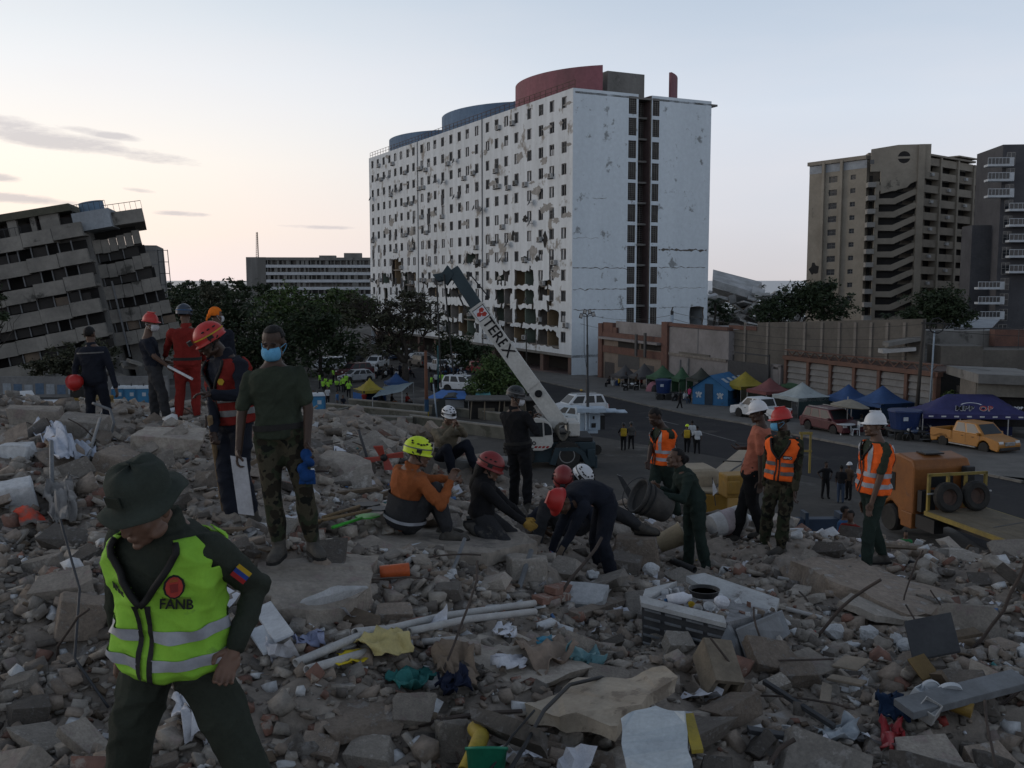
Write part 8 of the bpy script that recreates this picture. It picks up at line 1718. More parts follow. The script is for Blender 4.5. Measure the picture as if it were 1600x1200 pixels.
# ---- pieces one can name, placed where they lie
def px_m(p):return p.y/F
def rock(u,v,wpx,hpx,dims,mt,label,rot=(0,0,0),seed=1,name='concrete_chunk',cat='concrete chunk',cuts=3,rough=.022,sink=.25,n=20):
 p=hit(u,v+hpx*.5);k=px_m(p)*wpx;me=rock_mesh(seed,dims,n,cuts,rough);me.name=name;me.materials.append(mt);o=bpy.data.objects.new(name,me);C.objects.link(o);o.scale=(k,k,k);o.location=p+V((0,dims[1]*k*.2,dims[2]*k*(.5-sink)+.02));o.rotation_euler=[R(a)for a in rot];return tag(o,label,cat)
cg_,cb_,cd_,cs_=M_ck
rock(1205,1005,98,90,(1,.9,.42),cb_,'big brown sandy boulder leaning on the wrecked appliance',(38,8,20),41);rock(1062,1004,56,34,(1,.7,.4),cg_,'flat grey stone lying against the dark appliance grille',(18,6,10),42);rock(1208,1066,66,40,(1,.42,.3),cg_,'smooth grey slab fragment below the big brown boulder',(20,-14,20),43);rock(648,1115,80,56,(1,.75,.4),cs_,'squarish pale stone below the teal cloth',(28,4,10),44)
rock(707,1152,62,92,(1,.7,1.2),cg_,'upright grey stone block beside the yellow pipe',(-14,4,12),45,sink=.3);rock(580,1178,90,56,(1,.8,.45),cg_,'large grey stone at the bottom edge left of the yellow pipe',(16,0,-10),46);rock(497,1172,66,44,(1,.8,.35),cb_,'brown stone slab at the bottom edge near the soldier',(18,10,0),47);rock(1452,1180,142,62,(1,.8,.3),cs_,'wide pale stone slab at the bottom right edge',(14,2,6),48);rock(962,908,40,36,(1,.8,.4),cg_,'pale stone between the bending man and the woman',(25,0,20),49)
rock(1250,1050,70,50,(1,.8,.5),cb_,'rounded brown rock right of the smooth slab fragment',(10,0,0),50);rock(540,722,118,58,(1,.75,.42),cs_,'big dusty slab behind the masked soldier',(8,16,-24),51,n=26);rock(265,690,120,40,(1,.7,.35),cs_,'long dusty boulder under the feet of the crest group',(6,5,10),52);rock(22,762,62,60,(1,.8,.8),M_pw,'white plastered rock at the left picture edge',(10,-8,20),53,'plaster_lump','plaster lump');rock(20,700,60,30,(1,.7,.4),M_pw,'dusty white rock above the white cloth',(6,0,0),54,'plaster_lump','plaster lump')
rock(92,912,112,46,(1,.7,.3),cs_,'flat pale slab left of the lime vest',(14,-8,14),55);rock(55,880,104,28,(1,.3,.2),cg_,'long tilted beam fragment at the left edge',(4,-14,-8),56);rock(100,838,86,36,(1,.7,.3),cd_,'dark slab fragment with crumpled sheet beside it',(14,10,10),57);rock(120,965,96,70,(1,.8,.7),cb_,'earth brown boulder half hidden by the lime vest',(0,10,20),58);rock(30,1060,60,42,(1,.6,.4),cg_,'grey wedge of concrete at the left edge',(14,-14,0),59);rock(40,1110,72,50,(1,.7,.5),cd_,'dark round boulder at the lower left corner',(5,0,30),60)
rock(55,660,90,36,(1,.8,.6),cs_,'sandy block at the left end of the crest',(4,4,20),61);rock(130,668,84,44,(1,.7,.6),cg_,'layered grey boulder in front of the navy jacketed man',(10,6,0),62);rock(905,930,96,42,(1,.6,.3),M_pw,'white faced plaster slab under the bending man',(20,0,-14),63,'plaster_slab','plaster slab');rock(700,920,50,36,(1,.8,.5),cd_,'dark rock in the hollow under the slab edge',(10,0,0),64);rock(612,955,66,44,(1,.7,.5),cb_,'brown rock under the slab overhang',(12,0,10),65)
for u,v,w,lb in ((1304,996,46,'large crumbly white foam lump, leftmost of the row'),(1358,994,44,'crumbly white foam lump second in the row'),(1380,974,30,'small white foam lump behind the row'),(1402,1002,34,'rounded pale foam lump third in the row'),(1420,1014,44,'rightmost white foam lump of the row'),(698,905,24,'white lump in the hollow left of the bending man'),(925,902,26,'white lump at the bending man\'s feet'),(1018,893,34,'white crumbly lump left of the woman\'s boots'),(300,1148,30,'white lump between the soldier\'s legs')):rock(u,v,w,w*.6,(1,.85,.75),M_pw,lb,(rnd.uniform(-20,20),0,rnd.uniform(0,90)),int(u),'plaster_lump','plaster lump',3,.05,.2,26)
g_=at(1003,836,10.95);me=rock_mesh(88,(1,.8,.75),20,2,.02);me.name='concrete_chunk';me.materials.append(cb_);o=bpy.data.objects.new('concrete_chunk',me);C.objects.link(o);k_=(g_.z-mz(g_.x,g_.y))/.66;o.scale=(k_,k_,k_);o.location=(g_.x-.08,g_.y+.02,(g_.z+mz(g_.x,g_.y))/2-.02);tag(o,'brown chunk under the outstretched boot of the sitting rescuer','concrete chunk')
# slabs
def slab(P,th,mt,label,name='concrete_slab',cat='concrete slab',edge=None,rough=.02,cuts=5,kind=None):
 P=[V(p)for p in P];c=sum(P,V())/len(P);bm=bmesh.new();vs=[bm.verts.new(p-c)for p in P];f=bm.faces.new(vs);f.normal_update()
 r=bmesh.ops.extrude_face_region(bm,geom=[f]);dn=f.normal if f.normal.z<0 else -f.normal
 for e in r['geom']:
  if isinstance(e,bmesh.types.BMVert):e.co+=dn*th+V((rnd.uniform(-.03,.03),rnd.uniform(-.03,.03),0))
 bmesh.ops.recalc_face_normals(bm,faces=bm.faces);bmesh.ops.subdivide_edges(bm,edges=bm.edges,cuts=cuts,use_grid_fill=True);bmesh.ops.triangulate(bm,faces=bm.faces)
 for v in bm.verts:q=v.co;v.co=q+V((mnoise.noise(q*5),mnoise.noise(q*5+V((9,0,0))),mnoise.noise(q*6+V((0,7,0)))))*rough
 me=bpy.data.meshes.new(name);bm.to_mesh(me);bm.free();me.materials.append(mt);o=bpy.data.objects.new(name,me);C.objects.link(o);o.location=c;tag(o,label,cat,None,kind)
 return o
def H(u,v,dz=0.0,lo=2.5):p=hit(u,v,lo);return p+V((0,0,dz))
def A3(u,v,Y):return at(u,v,Y)
s_=slab([A3(392,858,7.5),A3(430,946,6.5),A3(482,958,6.45),A3(574,928,6.9),A3(588,872,7.7),A3(500,850,8.2)],.2,cs_,'cracked floor slab overhanging a hollow under the masked soldier',cuts=9,rough=.07)
m=MB();a,b=A3(466,925,6.44),A3(580,903,6.85);bm_=0;me=rock_mesh(77,(1,.06,.2),26,3,.03);me.name='plaster_face';me.materials.append(M_pw);o=bpy.data.objects.new('plaster_face',me);C.objects.link(o);o.parent=s_;o.location=(a+b)/2-V(s_.location)+V((0,-.02,-.06));L_=(b-a).length;o.scale=(L_,L_,L_);o.rotation_euler=(0,0,math.atan2(b.y-a.y,b.x-a.x))
slab([A3(500,842,8.6),A3(600,856,8.5),A3(760,864,8.6),A3(838,846,9.2),A3(790,812,10.2),A3(640,806,10.6),A3(520,812,10)],.12,mat('dusty_floor_slab',(.3,.265,.225),(.2,.178,.155),2.5,.95,.5,bsc=14,c3=(.15,.135,.12),sc3=2.2,f3=.55,fine=.3),'wide dusty floor slab on which the two rescuers sit',cuts=8,rough=.03)
slab([A3(1235,876,10.6),A3(1300,905,9.6),A3(1420,962,8.8),A3(1520,968,9),A3(1480,925,9.9),A3(1330,872,10.9)],.3,cb_,'long broken concrete ridge under the man on the right','concrete_ridge','concrete ridge',cuts=8,rough=.05)
slab([A3(1310,938,8.9),A3(1370,962,8.6),A3(1425,972,8.7),A3(1405,958,9),A3(1330,926,9.2)],.06,cg_,'thin grey slab showing under the concrete ridge')
slab([A3(680,1000,6.5),A3(820,1080,5.9),A3(925,1040,6.3),A3(800,985,6.9)],.05,cs_,'flat plaster board covered with dust in the middle foreground','plaster_board','board',cuts=5)
m=MB();a,b=H(508,985),H(595,1000);m.obox(A3(505,955,6.8),A3(590,985,6.5)-A3(505,955,6.8),V((0,.16,.05)),V((0,.03,-.13)));o=m.build('timber_beam',M_wd,None,bevel=.01);tag(o,'dark timber beam in the hollow under the slab','beam')
# wrecked appliance with crockery
ap0=hit(1110,1010);ap=thing('wrecked_appliance','wrecked white appliance shell with a dark grille, filled with crockery and plaster','appliance',ap0);Q=lambda u,v,Y:A3(u,v,Y);M_en=mat('scuffed_enamel',(.42,.43,.43),(.3,.3,.3),5,.5,.15,c3=(.16,.15,.14),sc3=5,f3=.58);M_gr=mat('dark_plastic_grille',(.028,.03,.034),(.05,.05,.052),6,.6,.1);M_inner=mat('dull_steel_grey',(.16,.17,.18),(.1,.105,.11),4,.55,.15)
YA=7.7;fa,fb_,fc_,fd_=Q(1003,945,YA+.1),Q(1136,978,YA-.35),Q(1146,1035,YA-.6),Q(1010,990,YA-.1)
m=MB();m.prism([fa,fb_,fb_+V((-.03,-.1,-.42)),fa+V((0,-.08,-.38))],V((.02,.05,.0)));m.build('grille_panel',M_gr,ap)
for k in range(6):
 for j in range(4):
  t0,t1=(j+.12)/4,(j+.9)/4;z_=V((-.005*k,-.018*k,-.062*k-.03));p,q=fa.lerp(fb_,t0)+z_+V((0,-.012,0)),fa.lerp(fb_,t1)+z_+V((0,-.012,0));m=MB();m.obox(p,q-p,V((0,-.02,-.004)),V((0,0,.012)));m.build('grille_bar',M_inner,ap)
m=MB();m.obox(fa+V((-.01,-.02,-.01)),fb_-fa,V((.0,.09,.03)),V((0,0,.035)));m.build('front_rim',M_en,ap)
m=MB();m.prism([Q(1003,942,YA+.1),Q(1002,938,YA+.12),Q(1008,920,YA+.6),Q(1058,908,YA+.95),Q(1058,925,YA+.95)],V((.0,.03,-.1)));m.build('side_panel',M_en,ap)
m=MB();m.prism([Q(1136,978,YA-.35),Q(1150,1000,YA-.45),Q(1160,1032,YA-.5),Q(1140,1060,YA-.75),Q(1112,1030,YA-.6)],V((.03,.05,0)));m.build('corner_panel',M_inner,ap)
m=MB();m.prism([Q(1150,985,YA-.4),Q(1222,955,YA+.3),Q(1235,990,YA+.1),Q(1168,1040,YA-.5)],V((.01,.04,0)));m.build('door_panel',M_inner,ap)
m=MB();m.prism([Q(1072,900,YA+1.0),Q(1100,895,YA+1.1),Q(1218,935,YA+.7),Q(1212,955,YA+.45),Q(1140,945,YA+.6),Q(1095,915,YA+.9)],V((0,0,-.05)));m.build('back_panel',M_en,ap)
m=MB();m.prism([Q(1012,942,YA+.15),Q(1136,972,YA-.25),Q(1210,955,YA+.4),Q(1060,915,YA+.9)],V((0,0,-.12)));m.build('tray',mat('plaster_filled_tray',(.3,.3,.31),(.15,.15,.15),9,.9,.5,bsc=40),ap)
for k in range(60):
 t,w=G3.random(),G3.random();q=Q(1012,942,YA+.15).lerp(Q(1136,972,YA-.25),t).lerp(Q(1060,915,YA+.9).lerp(Q(1210,955,YA+.4),t),w);kk=G3.uniform(.015,.05);v_,f_=var[k%10]
 m=MB();q_=Euler((k,k*2,k*3)).to_matrix();m.add([q+q_@(V(x)*kk*2)for x in v_],[tuple(x)for x in f_]);m.build('fragment',(M_pw,M_ck[0],M_ck[1],M_pw,M_bk)[k%5],ap)
pc=Q(1100,932,YA+.35)+V((0,0,.02));m=MB();m.lathe([(0,0),(.1,0),(.125,.045),(.132,.045),(.11,-.01),(0,-.012)],26,M.Translation(pc));o=m.build('frying_pan',mat('black_pan',(.016,.016,.018),(.03,.03,.03),8,.4,.1),None,smooth=False);tag(o,'round black pan full of white dust in the wrecked appliance','pan');m=MB();m.lathe([(0,.02),(.108,.02)],20,M.Translation(pc));c_=m.build('dust',M_pw,o)
for u,v,r_,mt,nm,lb,cat in ((1062,935,.05,M_paper,'plastic_bottle','white plastic bottle with a blue cap in the appliance','bottle'),(1080,945,.028,C_yel,'yellow_cup','small yellow cup beside the black pan','cup'),(1108,950,.05,M_pw,'white_bowl','white bowl in front of the black pan','bowl'),(1128,940,.05,M_paper,'crumpled_bag','crumpled white bag right of the black pan','bag'),(1090,952,.04,M_gpl,'grey_cup','grey cup left of the white bowl','cup')):
 p=Q(u,v,YA+.12)+V((0,0,.0));m=MB();
 if nm=='plastic_bottle':m.lathe([(0,-.1),(.045,-.1),(.048,.04),(.02,.08),(.016,.1)],14,M.Translation(p)@M.Rotation(R(80),4,'Y'));o=m.build(nm,mt,None,smooth=True);m2=MB();m2.lathe([(.018,.1),(.018,.125),(0,.125)],10,M.Translation(p)@M.Rotation(R(80),4,'Y')@M.Rotation(math.pi,4,'X'));m2.build('cap',C_blue,o,smooth=True)
 elif 'bag' in nm:m.ell(p,(r_*1.4,r_,r_),(.4,.3,.2),9,6);o=m.build(nm,mt,None)
 else:m.lathe([(r_*.6,-r_*.7),(r_,r_*.5),(r_*.9,r_*.5),(r_*.5,-r_*.5),(0,-r_*.5)],16,M.Translation(p)@M.Rotation(.5,4,'X'));o=m.build(nm,mt,None,smooth=True)
 tag(o,lb,cat)
# boards and panels in front
M_mat_=mat('stained_cream_board',(.42,.36,.285),(.3,.255,.2),3,.9,.5,bsc=20,c3=(.2,.165,.13),sc3=5,f3=.55)
slab([A3(820,1108,5.6),A3(958,1130,5.25),A3(1055,1058,5.75),A3(1035,1046,5.95),A3(905,1062,6.0)],.09,M_mat_,'large stained cream mattress board lying in the centre foreground','mattress_board','board',cuts=9,rough=.055)
slab([A3(968,1122,5.02),A3(985,1215,4.55),A3(1082,1212,4.5),A3(1068,1112,5.0),A3(1020,1100,5.12)],.05,mat('dented_pale_panel',(.43,.48,.51),(.35,.39,.42),4,.6,.15,c3=(.27,.28,.28),sc3=6,f3=.62),'pale blue white metal panel tilted at the bottom edge','metal_sheet','panel',cuts=8,rough=.03)
m=MB();a=A3(1066,1115,4.99);b=A3(1081,1172,4.72);m.obox(a,b-a,V((.06,.01,0)),V((0,0,-.02)));o=m.build('yellow_strip',mat('dirty_yellow',(.33,.25,.03),(.2,.16,.05),6,.7,.1),None);tag(o,'yellow strip along the right edge of the pale panel','strip')
slab([A3(730,1100,5.25),A3(845,1138,5.0),A3(845,1168,4.95),A3(735,1122,5.15)],.14,cd_,'dark broken slab edge left of the cream board','concrete_slab')
for i,(u0,v0,u1,v1,w_,lb)in enumerate(((1102,1010,1128,1082,.2,'hollow clay block standing open end forward below the appliance'),)):
 c=A3(1122,1046,6.4);hb=thing('hollow_block',lb,'block',c);q_=Euler((R(-58),R(10),R(12))).to_matrix();m=MB();w2=.09
 for x,y,sx,sy in ((-w2,0,.03,.2),(w2,0,.03,.2),(0,-.09,.2,.03),(0,.09,.2,.03),(0,0,.03,.16)):m.box(c+q_@V((x,y,0)),(sx,sy,.34),q_)
 m.build('shell',mat('sandy_clay_block',(.235,.195,.145),(.155,.13,.1),6,.95,.6,bsc=30),hb)
# pipes
def pipe(pts,r,mt,label,name='plastic_pipe',cat='pipe',group=None,n=12,hollow=True):
 m=MB();P=[];k=len(pts)
 for i in range(k-1):
  for t in range(6):P.append(pts[i].lerp(pts[i+1],t/6))
 P.append(pts[-1]);L0=P[0];m.tube([p-L0 for p in P],r,n,cap=not hollow);o=m.build(name,mt,None,smooth=True,world=False);o.location=L0;
 if hollow:md=o.modifiers.new('thickness','SOLIDIFY');md.thickness=r*.25;md.offset=-1
 return tag(o,label,cat,group)
U=lambda u,v,dz=.05:H(u,v)+V((0,0,dz))
pipe([U(462,1052,.06),U(560,1018,.08),U(690,985,.1),U(835,962,.1)],.028,M_gpl,'longest dirty white plastic pipe of the bundle');pipe([U(480,1060,.05),U(580,1034,.06),U(620,1014,.06)],.028,M_gpl,'short white pipe at the front of the bundle');pipe([U(640,1008,.09),U(730,992,.1),U(836,978,.09)],.026,M_gpl,'white pipe lowest at the right end of the bundle');pipe([U(555,1012,.1),U(600,1006,.1)],.028,M_gpl,'stub of white pipe behind the bundle');pipe([U(660,1016,.05),U(715,1012,.05)],.022,M_gpl,'thin broken white pipe below the bundle')
pipe([U(594,916,.1),U(640,912,.1)],.055,mat('orange_pvc',(.5,.1,.025),(.38,.08,.025),5,.5,.05),'orange plastic pipe stub by the slab edge');pipe([A3(728,1205,4.9),A3(745,1168,5.0),A3(752,1150,5.1),A3(742,1138,5.2)],.045,mat('yellow_pvc',(.4,.3,.03),(.3,.22,.04),5,.6,.1),'yellow corrugated pipe elbow at the bottom edge','drain_pipe')
pipe([U(1100,905,.05)if False else U(1215,912,.06),U(1250,917,.06)],.02,M_gpl,'thin white pipe right of the appliance');pipe([U(1228,962,.05),U(1285,976,.05)],.02,M_gpl,'thin white pipe behind the brown boulder');pipe([U(1390,985,.08),U(1490,965,.1)],.018,M_dsteel,'long dark pipe right of the foam lumps');pipe([U(640,862,.05),U(702,850,.05)],.012,M_bwhite,'thin white strip in front of the lime helmeted rescuer','white_strip','strip',None,6,False)
pipe([A3(790,1215,4.7),A3(820,1165,4.9),A3(850,1110,5.3),A3(890,1070,5.7),A3(940,1058,6.0),A3(950,1064,6.05)],.012,M_trim,'black cable looping over the cream board','cable','cable',None,8,False);pipe([A3(765,1205,4.75),A3(800,1150,4.95),A3(835,1110,5.15)],.007,M_trim,'thin black cable beside the thicker one','cable','cable',None,6,False);pipe([U(100,930,.5),U(128,1000,.3),U(118,1060,.1),U(170,1120,.05)],.009,M_dsteel,'thin grey cable left of the lime vest','cable','cable',None,6,False)
pipe([U(690,930,.02),A3(712,880,8.2),A3(726,842,8.5)],.018,M_inner,'bent grey rod standing behind the hollow','steel_rod','rod',None,8,False);pipe([U(808,935,.0),A3(830,860,8.6)],.025,M_inner,'grey post leaning by the bending man\'s hands','steel_rod','rod',None,8,False);pipe([A3(145,630,13.5),A3(172,640,13.4),A3(178,660,13.3),A3(172,684,13.3)],.02,M_inner,'bent pale rod in front of the navy jacketed man','steel_rod','rod',None,8,False)
pipe([U(120,720,.05),U(165,672,.35)],.025,M_inner,'pale steel angle crossing the rubble below the crest','steel_rod','rod',None,6,False);pipe([U(135,735,.05),U(158,690,.3)],.02,M_inner,'second steel angle beside the pale one','steel_rod','rod',None,6,False);pipe([U(82,800,.0),A3(80,690,10)],.022,M_inner,'grey post under the white cloth','steel_rod','rod',None,8,False)
pipe([U(935,892,.03),U(1010,862,.12)],.016,M_rebar,'dark bar lying behind the bending man','steel_rod','rod',None,6,False);pipe([U(965,870,.05),U(1002,900,.06)],.016,M_rebar,'dark bar crossing between the bending man and the woman','steel_rod','rod',None,6,False);pipe([U(1050,890,.1),U(1085,905,.1)],.04,M_trim,'black hose end by the woman\'s boots','hose','hose')
# cloths and sheets
def sheet_cloth(corners,mt,label,name='cloth',cat='cloth',n=14,amp=.07,seed=1,lift=.06):
 P=[H(u,v)for u,v in corners];m=MB();vs=[];L0=sum(P,V())/4
 for i in range(n+1):
  for j in range(n+1):
   s,t=i/n,j/n;q=P[0].lerp(P[1],s).lerp(P[3].lerp(P[2],s),t);e=V((mnoise.noise(V((s*4,t*4,seed))),mnoise.noise(V((s*4,t*4,seed+9))),0))*.05;z=max(mz(q.x,q.y)+.02,q.z)+lift+amp*(mnoise.noise(V((s*3.1,t*3.1,seed*3.7)))+.6*abs(mnoise.noise(V((s*7,t*7,seed*1.7)))));vs.append(V((q.x,q.y,z))+e-L0)
 m.add(vs,[(i*(n+1)+j,i*(n+1)+j+1,(i+1)*(n+1)+j+1,(i+1)*(n+1)+j)for i in range(n)for j in range(n)]);o=m.build(name,mt,None,smooth=True,world=False);o.location=L0;md=o.modifiers.new('thickness','SOLIDIFY');md.thickness=.006;return tag(o,label,cat)
sheet_cloth([(50,690),(82,680),(126,742),(96,748)],cloth_m('bed_sheet',(.48,.52,.6)),'white bed sheet draped over the rubble at the left',seed=2,amp=.12,lift=.16);sheet_cloth([(98,705),(138,700),(155,722),(112,730)],cloth_m('bed_sheet',(.48,.52,.6)),'crumpled end of white sheet right of the draped one',seed=4,amp=.12)
sheet_cloth([(525,1040),(568,1036),(572,1052),(530,1060)],mat('bright_yellow_card',(.62,.48,.02),(.5,.38,.02),5,.7,.1),'bright yellow card under the pale yellow sheet','yellow_card','card',6,.02,3,.05);sheet_cloth([(552,1030),(622,1012),(648,1046),(585,1054)],mat('pale_yellow_paper',(.5,.42,.18),(.4,.34,.16),5,.8,.15),'crumpled pale yellow paper across the pipes','yellow_paper','paper',12,.06,5,.1)
sheet_cloth([(608,1078),(662,1062),(682,1078),(625,1092)],cloth_m('teal_green',(.035,.16,.15)),'crumpled teal cloth in the centre foreground',seed=6,amp=.09);sheet_cloth([(684,1088),(730,1080),(738,1112),(692,1118)],cloth_m('dark_navy',(.018,.024,.05)),'dark navy cloth above the upright stone',seed=7,amp=.1,lift=.1);sheet_cloth([(885,1040),(930,1032),(948,1058),(900,1056)],mat('teal_plastic',(.1,.22,.24),(.08,.17,.19),5,.5,.1),'bent teal plastic sheet behind the cream board','plastic_sheet','plastic sheet',10,.07,8)
sheet_cloth([(835,1018),(862,1014),(864,1026),(842,1030)],mat('bright_teal',(.03,.2,.3),None,5,.6,.1),'small bright blue plastic piece in the centre','plastic_piece','plastic piece',6,.03,9);sheet_cloth([(70,790),(112,768),(122,826),(84,842)],mat('dusty_plastic_sheet',(.24,.23,.22),(.16,.15,.14),6,.6,.3),'crumpled dusty sheet at the left',seed=10,amp=.16,lift=.1);sheet_cloth([(1366,1112),(1412,1106),(1422,1146),(1378,1142)],cloth_m('dark_blue',(.02,.04,.085)),'dark blue cloth left of the white containers',seed=11,amp=.1);sheet_cloth([(1372,1160),(1405,1148),(1412,1168),(1380,1198)],mat('red_plastic_bag',(.32,.025,.03),(.22,.02,.025),6,.45,.2),'red plastic bag by the pale stone slab','plastic_bag','bag',10,.08,12)
sheet_cloth([(1272,1158),(1330,1142),(1352,1172),(1296,1186)],mat('clear_plastic_film',(.3,.34,.37),(.2,.22,.24),6,.3,.2),'pale plastic film at the lower right','plastic_film','plastic film',10,.07,13);sheet_cloth([(1108,1080),(1130,1062),(1138,1082),(1118,1094)],M_paper,'white crumpled paper below the hollow block','paper','paper',8,.08,14);sheet_cloth([(770,1000),(798,994),(802,1014),(776,1018)],M_paper,'crumpled printed paper beside the pipe ends','paper','paper',8,.07,15);sheet_cloth([(766,1052),(816,1042),(822,1062),(780,1068)],M_paper,'folded white paper left of the cream board','paper','paper',8,.05,16)
sheet_cloth([(455,1012),(500,1008),(510,1026),(465,1030)],mat('lilac_plastic',(.24,.27,.4),(.18,.2,.3),6,.5,.2),'lilac plastic bag in the hollow','plastic_bag','bag',8,.07,17);sheet_cloth([(668,1042),(740,1030),(745,1085),(690,1072)],mat('torn_cardboard',(.22,.165,.12),(.155,.118,.088),4,.9,.3),'torn cardboard left of the folded paper','cardboard','cardboard',10,.12,18);sheet_cloth([(800,1030),(870,1012),(905,1050),(840,1072)],mat('brown_torn_card',(.26,.2,.155),(.18,.14,.11),4,.9,.3),'brown torn card beside the teal plastic sheet','cardboard','cardboard',10,.13,19);sheet_cloth([(268,1118),(318,1108),(332,1180),(290,1196)],M_paper,'white rag between the soldier\'s legs','rag','rag',10,.1,20)
sheet_cloth([(20,815),(60,812),(82,836),(34,838)],mat('red_painted_slab',(.5,.06,.03),(.12,.11,.1),3,.8,.2,contrast=.05),'slab piece with a bright red painted edge at the left','painted_slab','slab',8,.03,21)
# planks, boards, beams
def board(u0,v0,u1,v1,w,th,mt,label,dz=.08,name='plank',cat='plank',tilt=.2):
 a,b=U(u0,v0,dz),U(u1,v1,dz);t=(b-a);sd=V((-t.y,t.x,0)).normalized()*w+V((0,0,tilt*w));m=MB();L0=a;m.obox(V((0,0,0)),t,sd,V((0,0,th)));o=m.build(name,mt,None,world=False,bevel=.004);o.location=L0;return tag(o,label,cat)
M_ply=mat('pale_plywood',(.27,.225,.175),(.19,.16,.125),4,.85,.2,c3=(.18,.15,.12),sc3=4,f3=.6)
board(1290,1082,1345,1092,.07,.02,M_ply,'pale plank lying across another at the lower right');board(1296,1128,1300,1092,.07,.02,M_ply,'pale plank standing on end at the lower right');board(1298,1070,1338,1076,.18,.015,M_ply,'pale plywood sheet above the crossed planks',.12);board(1268,1078,1312,1066,.3,.015,M_ck[3],'thin beige board left of the plywood sheet',.08);board(1452,1026,1535,1012,.1,.03,M_wd,'curved brown board right of the foam lumps');board(1425,1165,1610,1118,.16,.05,M_inner,'long grey steel beam at the right edge',.16,'steel_beam','beam');board(1425,1060,1500,1046,.2,.02,M_dsteel,'dark metal sheet behind the white containers',.12,'metal_sheet','metal sheet',1.2);board(1440,1092,1466,1080,.12,.012,mat('ochre_board',(.17,.11,.04),None,4),'ochre board leaning on the dark metal sheet',.1,'board','board',1.0)
board(396,985,430,1040,.12,.02,mat('white_plank',(.5,.53,.56),(.38,.4,.43),5,.6,.1),'white painted plank right of the soldier\'s hand',.12,'white_plank','plank',.3);board(388,1012,412,1045,.1,.02,MATS['white_plank'],'second white plank below the first',.08,'white_plank');board(848,962,892,950,.1,.06,M_bk,'red brick lying flat left of the appliance',.06,'brick','brick');board(868,948,905,938,.1,.06,M_bk,'red brick behind the flat one',.08,'brick','brick');board(905,985,985,962,.1,.05,M_ck[1],'long brown concrete strip left of the appliance',.08,'concrete_strip','concrete strip');board(1170,1172,1260,1190,.05,.03,M_dsteel,'dark steel bar at the bottom right of centre',.08,'steel_bar','bar');board(1190,1100,1300,1165,.03,.03,M_dsteel,'long dark bar slanting at the lower right',.1,'steel_bar','bar')
board(840,830,900,800,.06,.04,M_wd,'timber by the feet of the sitting rescuer',.08)
# white containers, can, buckets, drum
for u,v,r_,h_,rot,mt,nm,lb,cat in ((1436,1118,.075,.13,(R(20),R(20),0),M_bwhite,'white_container','square white plastic container at the lower right','container'),(1482,1112,.085,.03,(R(-62),R(8),0),M_bwhite,'white_disc','round white clock-like lid standing on edge','lid'),(1452,1112,.08,.02,(R(80),R(70),0),M_bwhite,'white_plate','white plate on edge left of the round lid','plate'),(1450,1140,.08,.1,(R(30),R(0),0),M_gpl,'grey_container','pale grey container below the white one','container'),(1500,1140,.05,.14,(R(-80),R(20),R(60)),mat('ochre_can',(.3,.19,.04),(.2,.13,.04),5,.5,.1),'ochre_can','open ochre can at the lower right','can')):
 p=U(u,v,.12);m=MB();xf=M.Translation(p)@Euler(rot).to_matrix().to_4x4();m.lathe([(0,-h_/2),(r_,-h_/2),(r_,h_/2),(r_*.9,h_/2+.004),(r_*.85,h_*.3),(0,h_*.3)],4 if 'container' in nm else 20,xf);o=m.build(nm,mt,None);tag(o,lb,cat)
p=A3(760,1205,4.85);m=MB();m.lathe([(.0,-.1),(.08,-.1),(.105,.1),(.112,.1),(.112,.115),(.1,.11),(.075,-.08),(0,-.08)],22,M.Translation(p)@M.Rotation(-.5,4,'X'));tag(m.build('green_bucket',mat('green_plastic',(.02,.22,.13),(.016,.17,.1),4,.45,.05),None,smooth=True),'green plastic bucket at the bottom edge by the yellow pipe','bucket')
p=at(1136,815,12.9);dr_=thing('white_drum','white printed drum lying behind the woman','drum',p);xf=M.Translation(p)@M.Rotation(R(20),4,'Z')@M.Rotation(R(78),4,'Y');m=MB();m.lathe([(0,-.24),(.15,-.24),(.16,-.2),(.165,.2),(.15,.24),(0,.24)],22,xf);m.build('barrel',mat('dirty_white_plastic',(.5,.5,.5),(.38,.37,.36),5,.6,.1),dr_);m=MB();m.lathe([(.1655,-.08),(.1665,-.08),(.1665,.1),(.1655,.1)],22,xf);m.build('print_band',mat('faded_print',(.42,.36,.37),None,8),dr_)
p=at(1047,842,12.0);m=MB();m.lathe([(0,-.16),(.11,-.16),(.14,.16),(.15,.16),(.15,.18),(.135,.175),(.1,-.14),(0,-.14)],22,M.Translation(p)@M.Rotation(R(65),4,'Y'));tag(m.build('cream_bucket',mat('cream_plastic',(.42,.36,.25),(.32,.27,.19),5,.6,.1),None,smooth=True),'cream plastic bucket lying on its side by the woman','bucket')
# tools on the slab, blade, red fan, flag
def tool(label,a,b,head,mt,hmt,name='shovel'):
 L0=a;o=thing(name,label,'tool',a);m=MB();m.tube([a,b],.016,8);m.build('handle',mt,o,smooth=True);t=(b-a).normalized();m=MB();q=t.to_track_quat('X','Z').to_matrix();k=[(0,-.03),(.05,-.1),(.2,-.11),(.3,-.05),(.32,0),(.3,.05),(.2,.11),(.05,.1),(0,.03)];m.prism([b+q@V((x*head,y*head,.03*abs(y)))for x,y in k],q@V((0,0,-.012)));m.build('blade',hmt,o);return o
tool('black bladed shovel lying on the slab by the lime helmeted rescuer',U(505,832,.14),U(562,816,.16),1.1,M_wood,M_trim);tool('green handled shovel lying on the slab',U(520,846,.12),U(565,834,.14),.9,mat('green_handle',(.05,.4,.04),None,4,.5,0),mat('green_blade',(.05,.36,.04),None,4,.5,.05));tool('plain shovel lying behind the green one',U(498,838,.12),U(580,822,.14),.9,M_wood,M_dsteel)
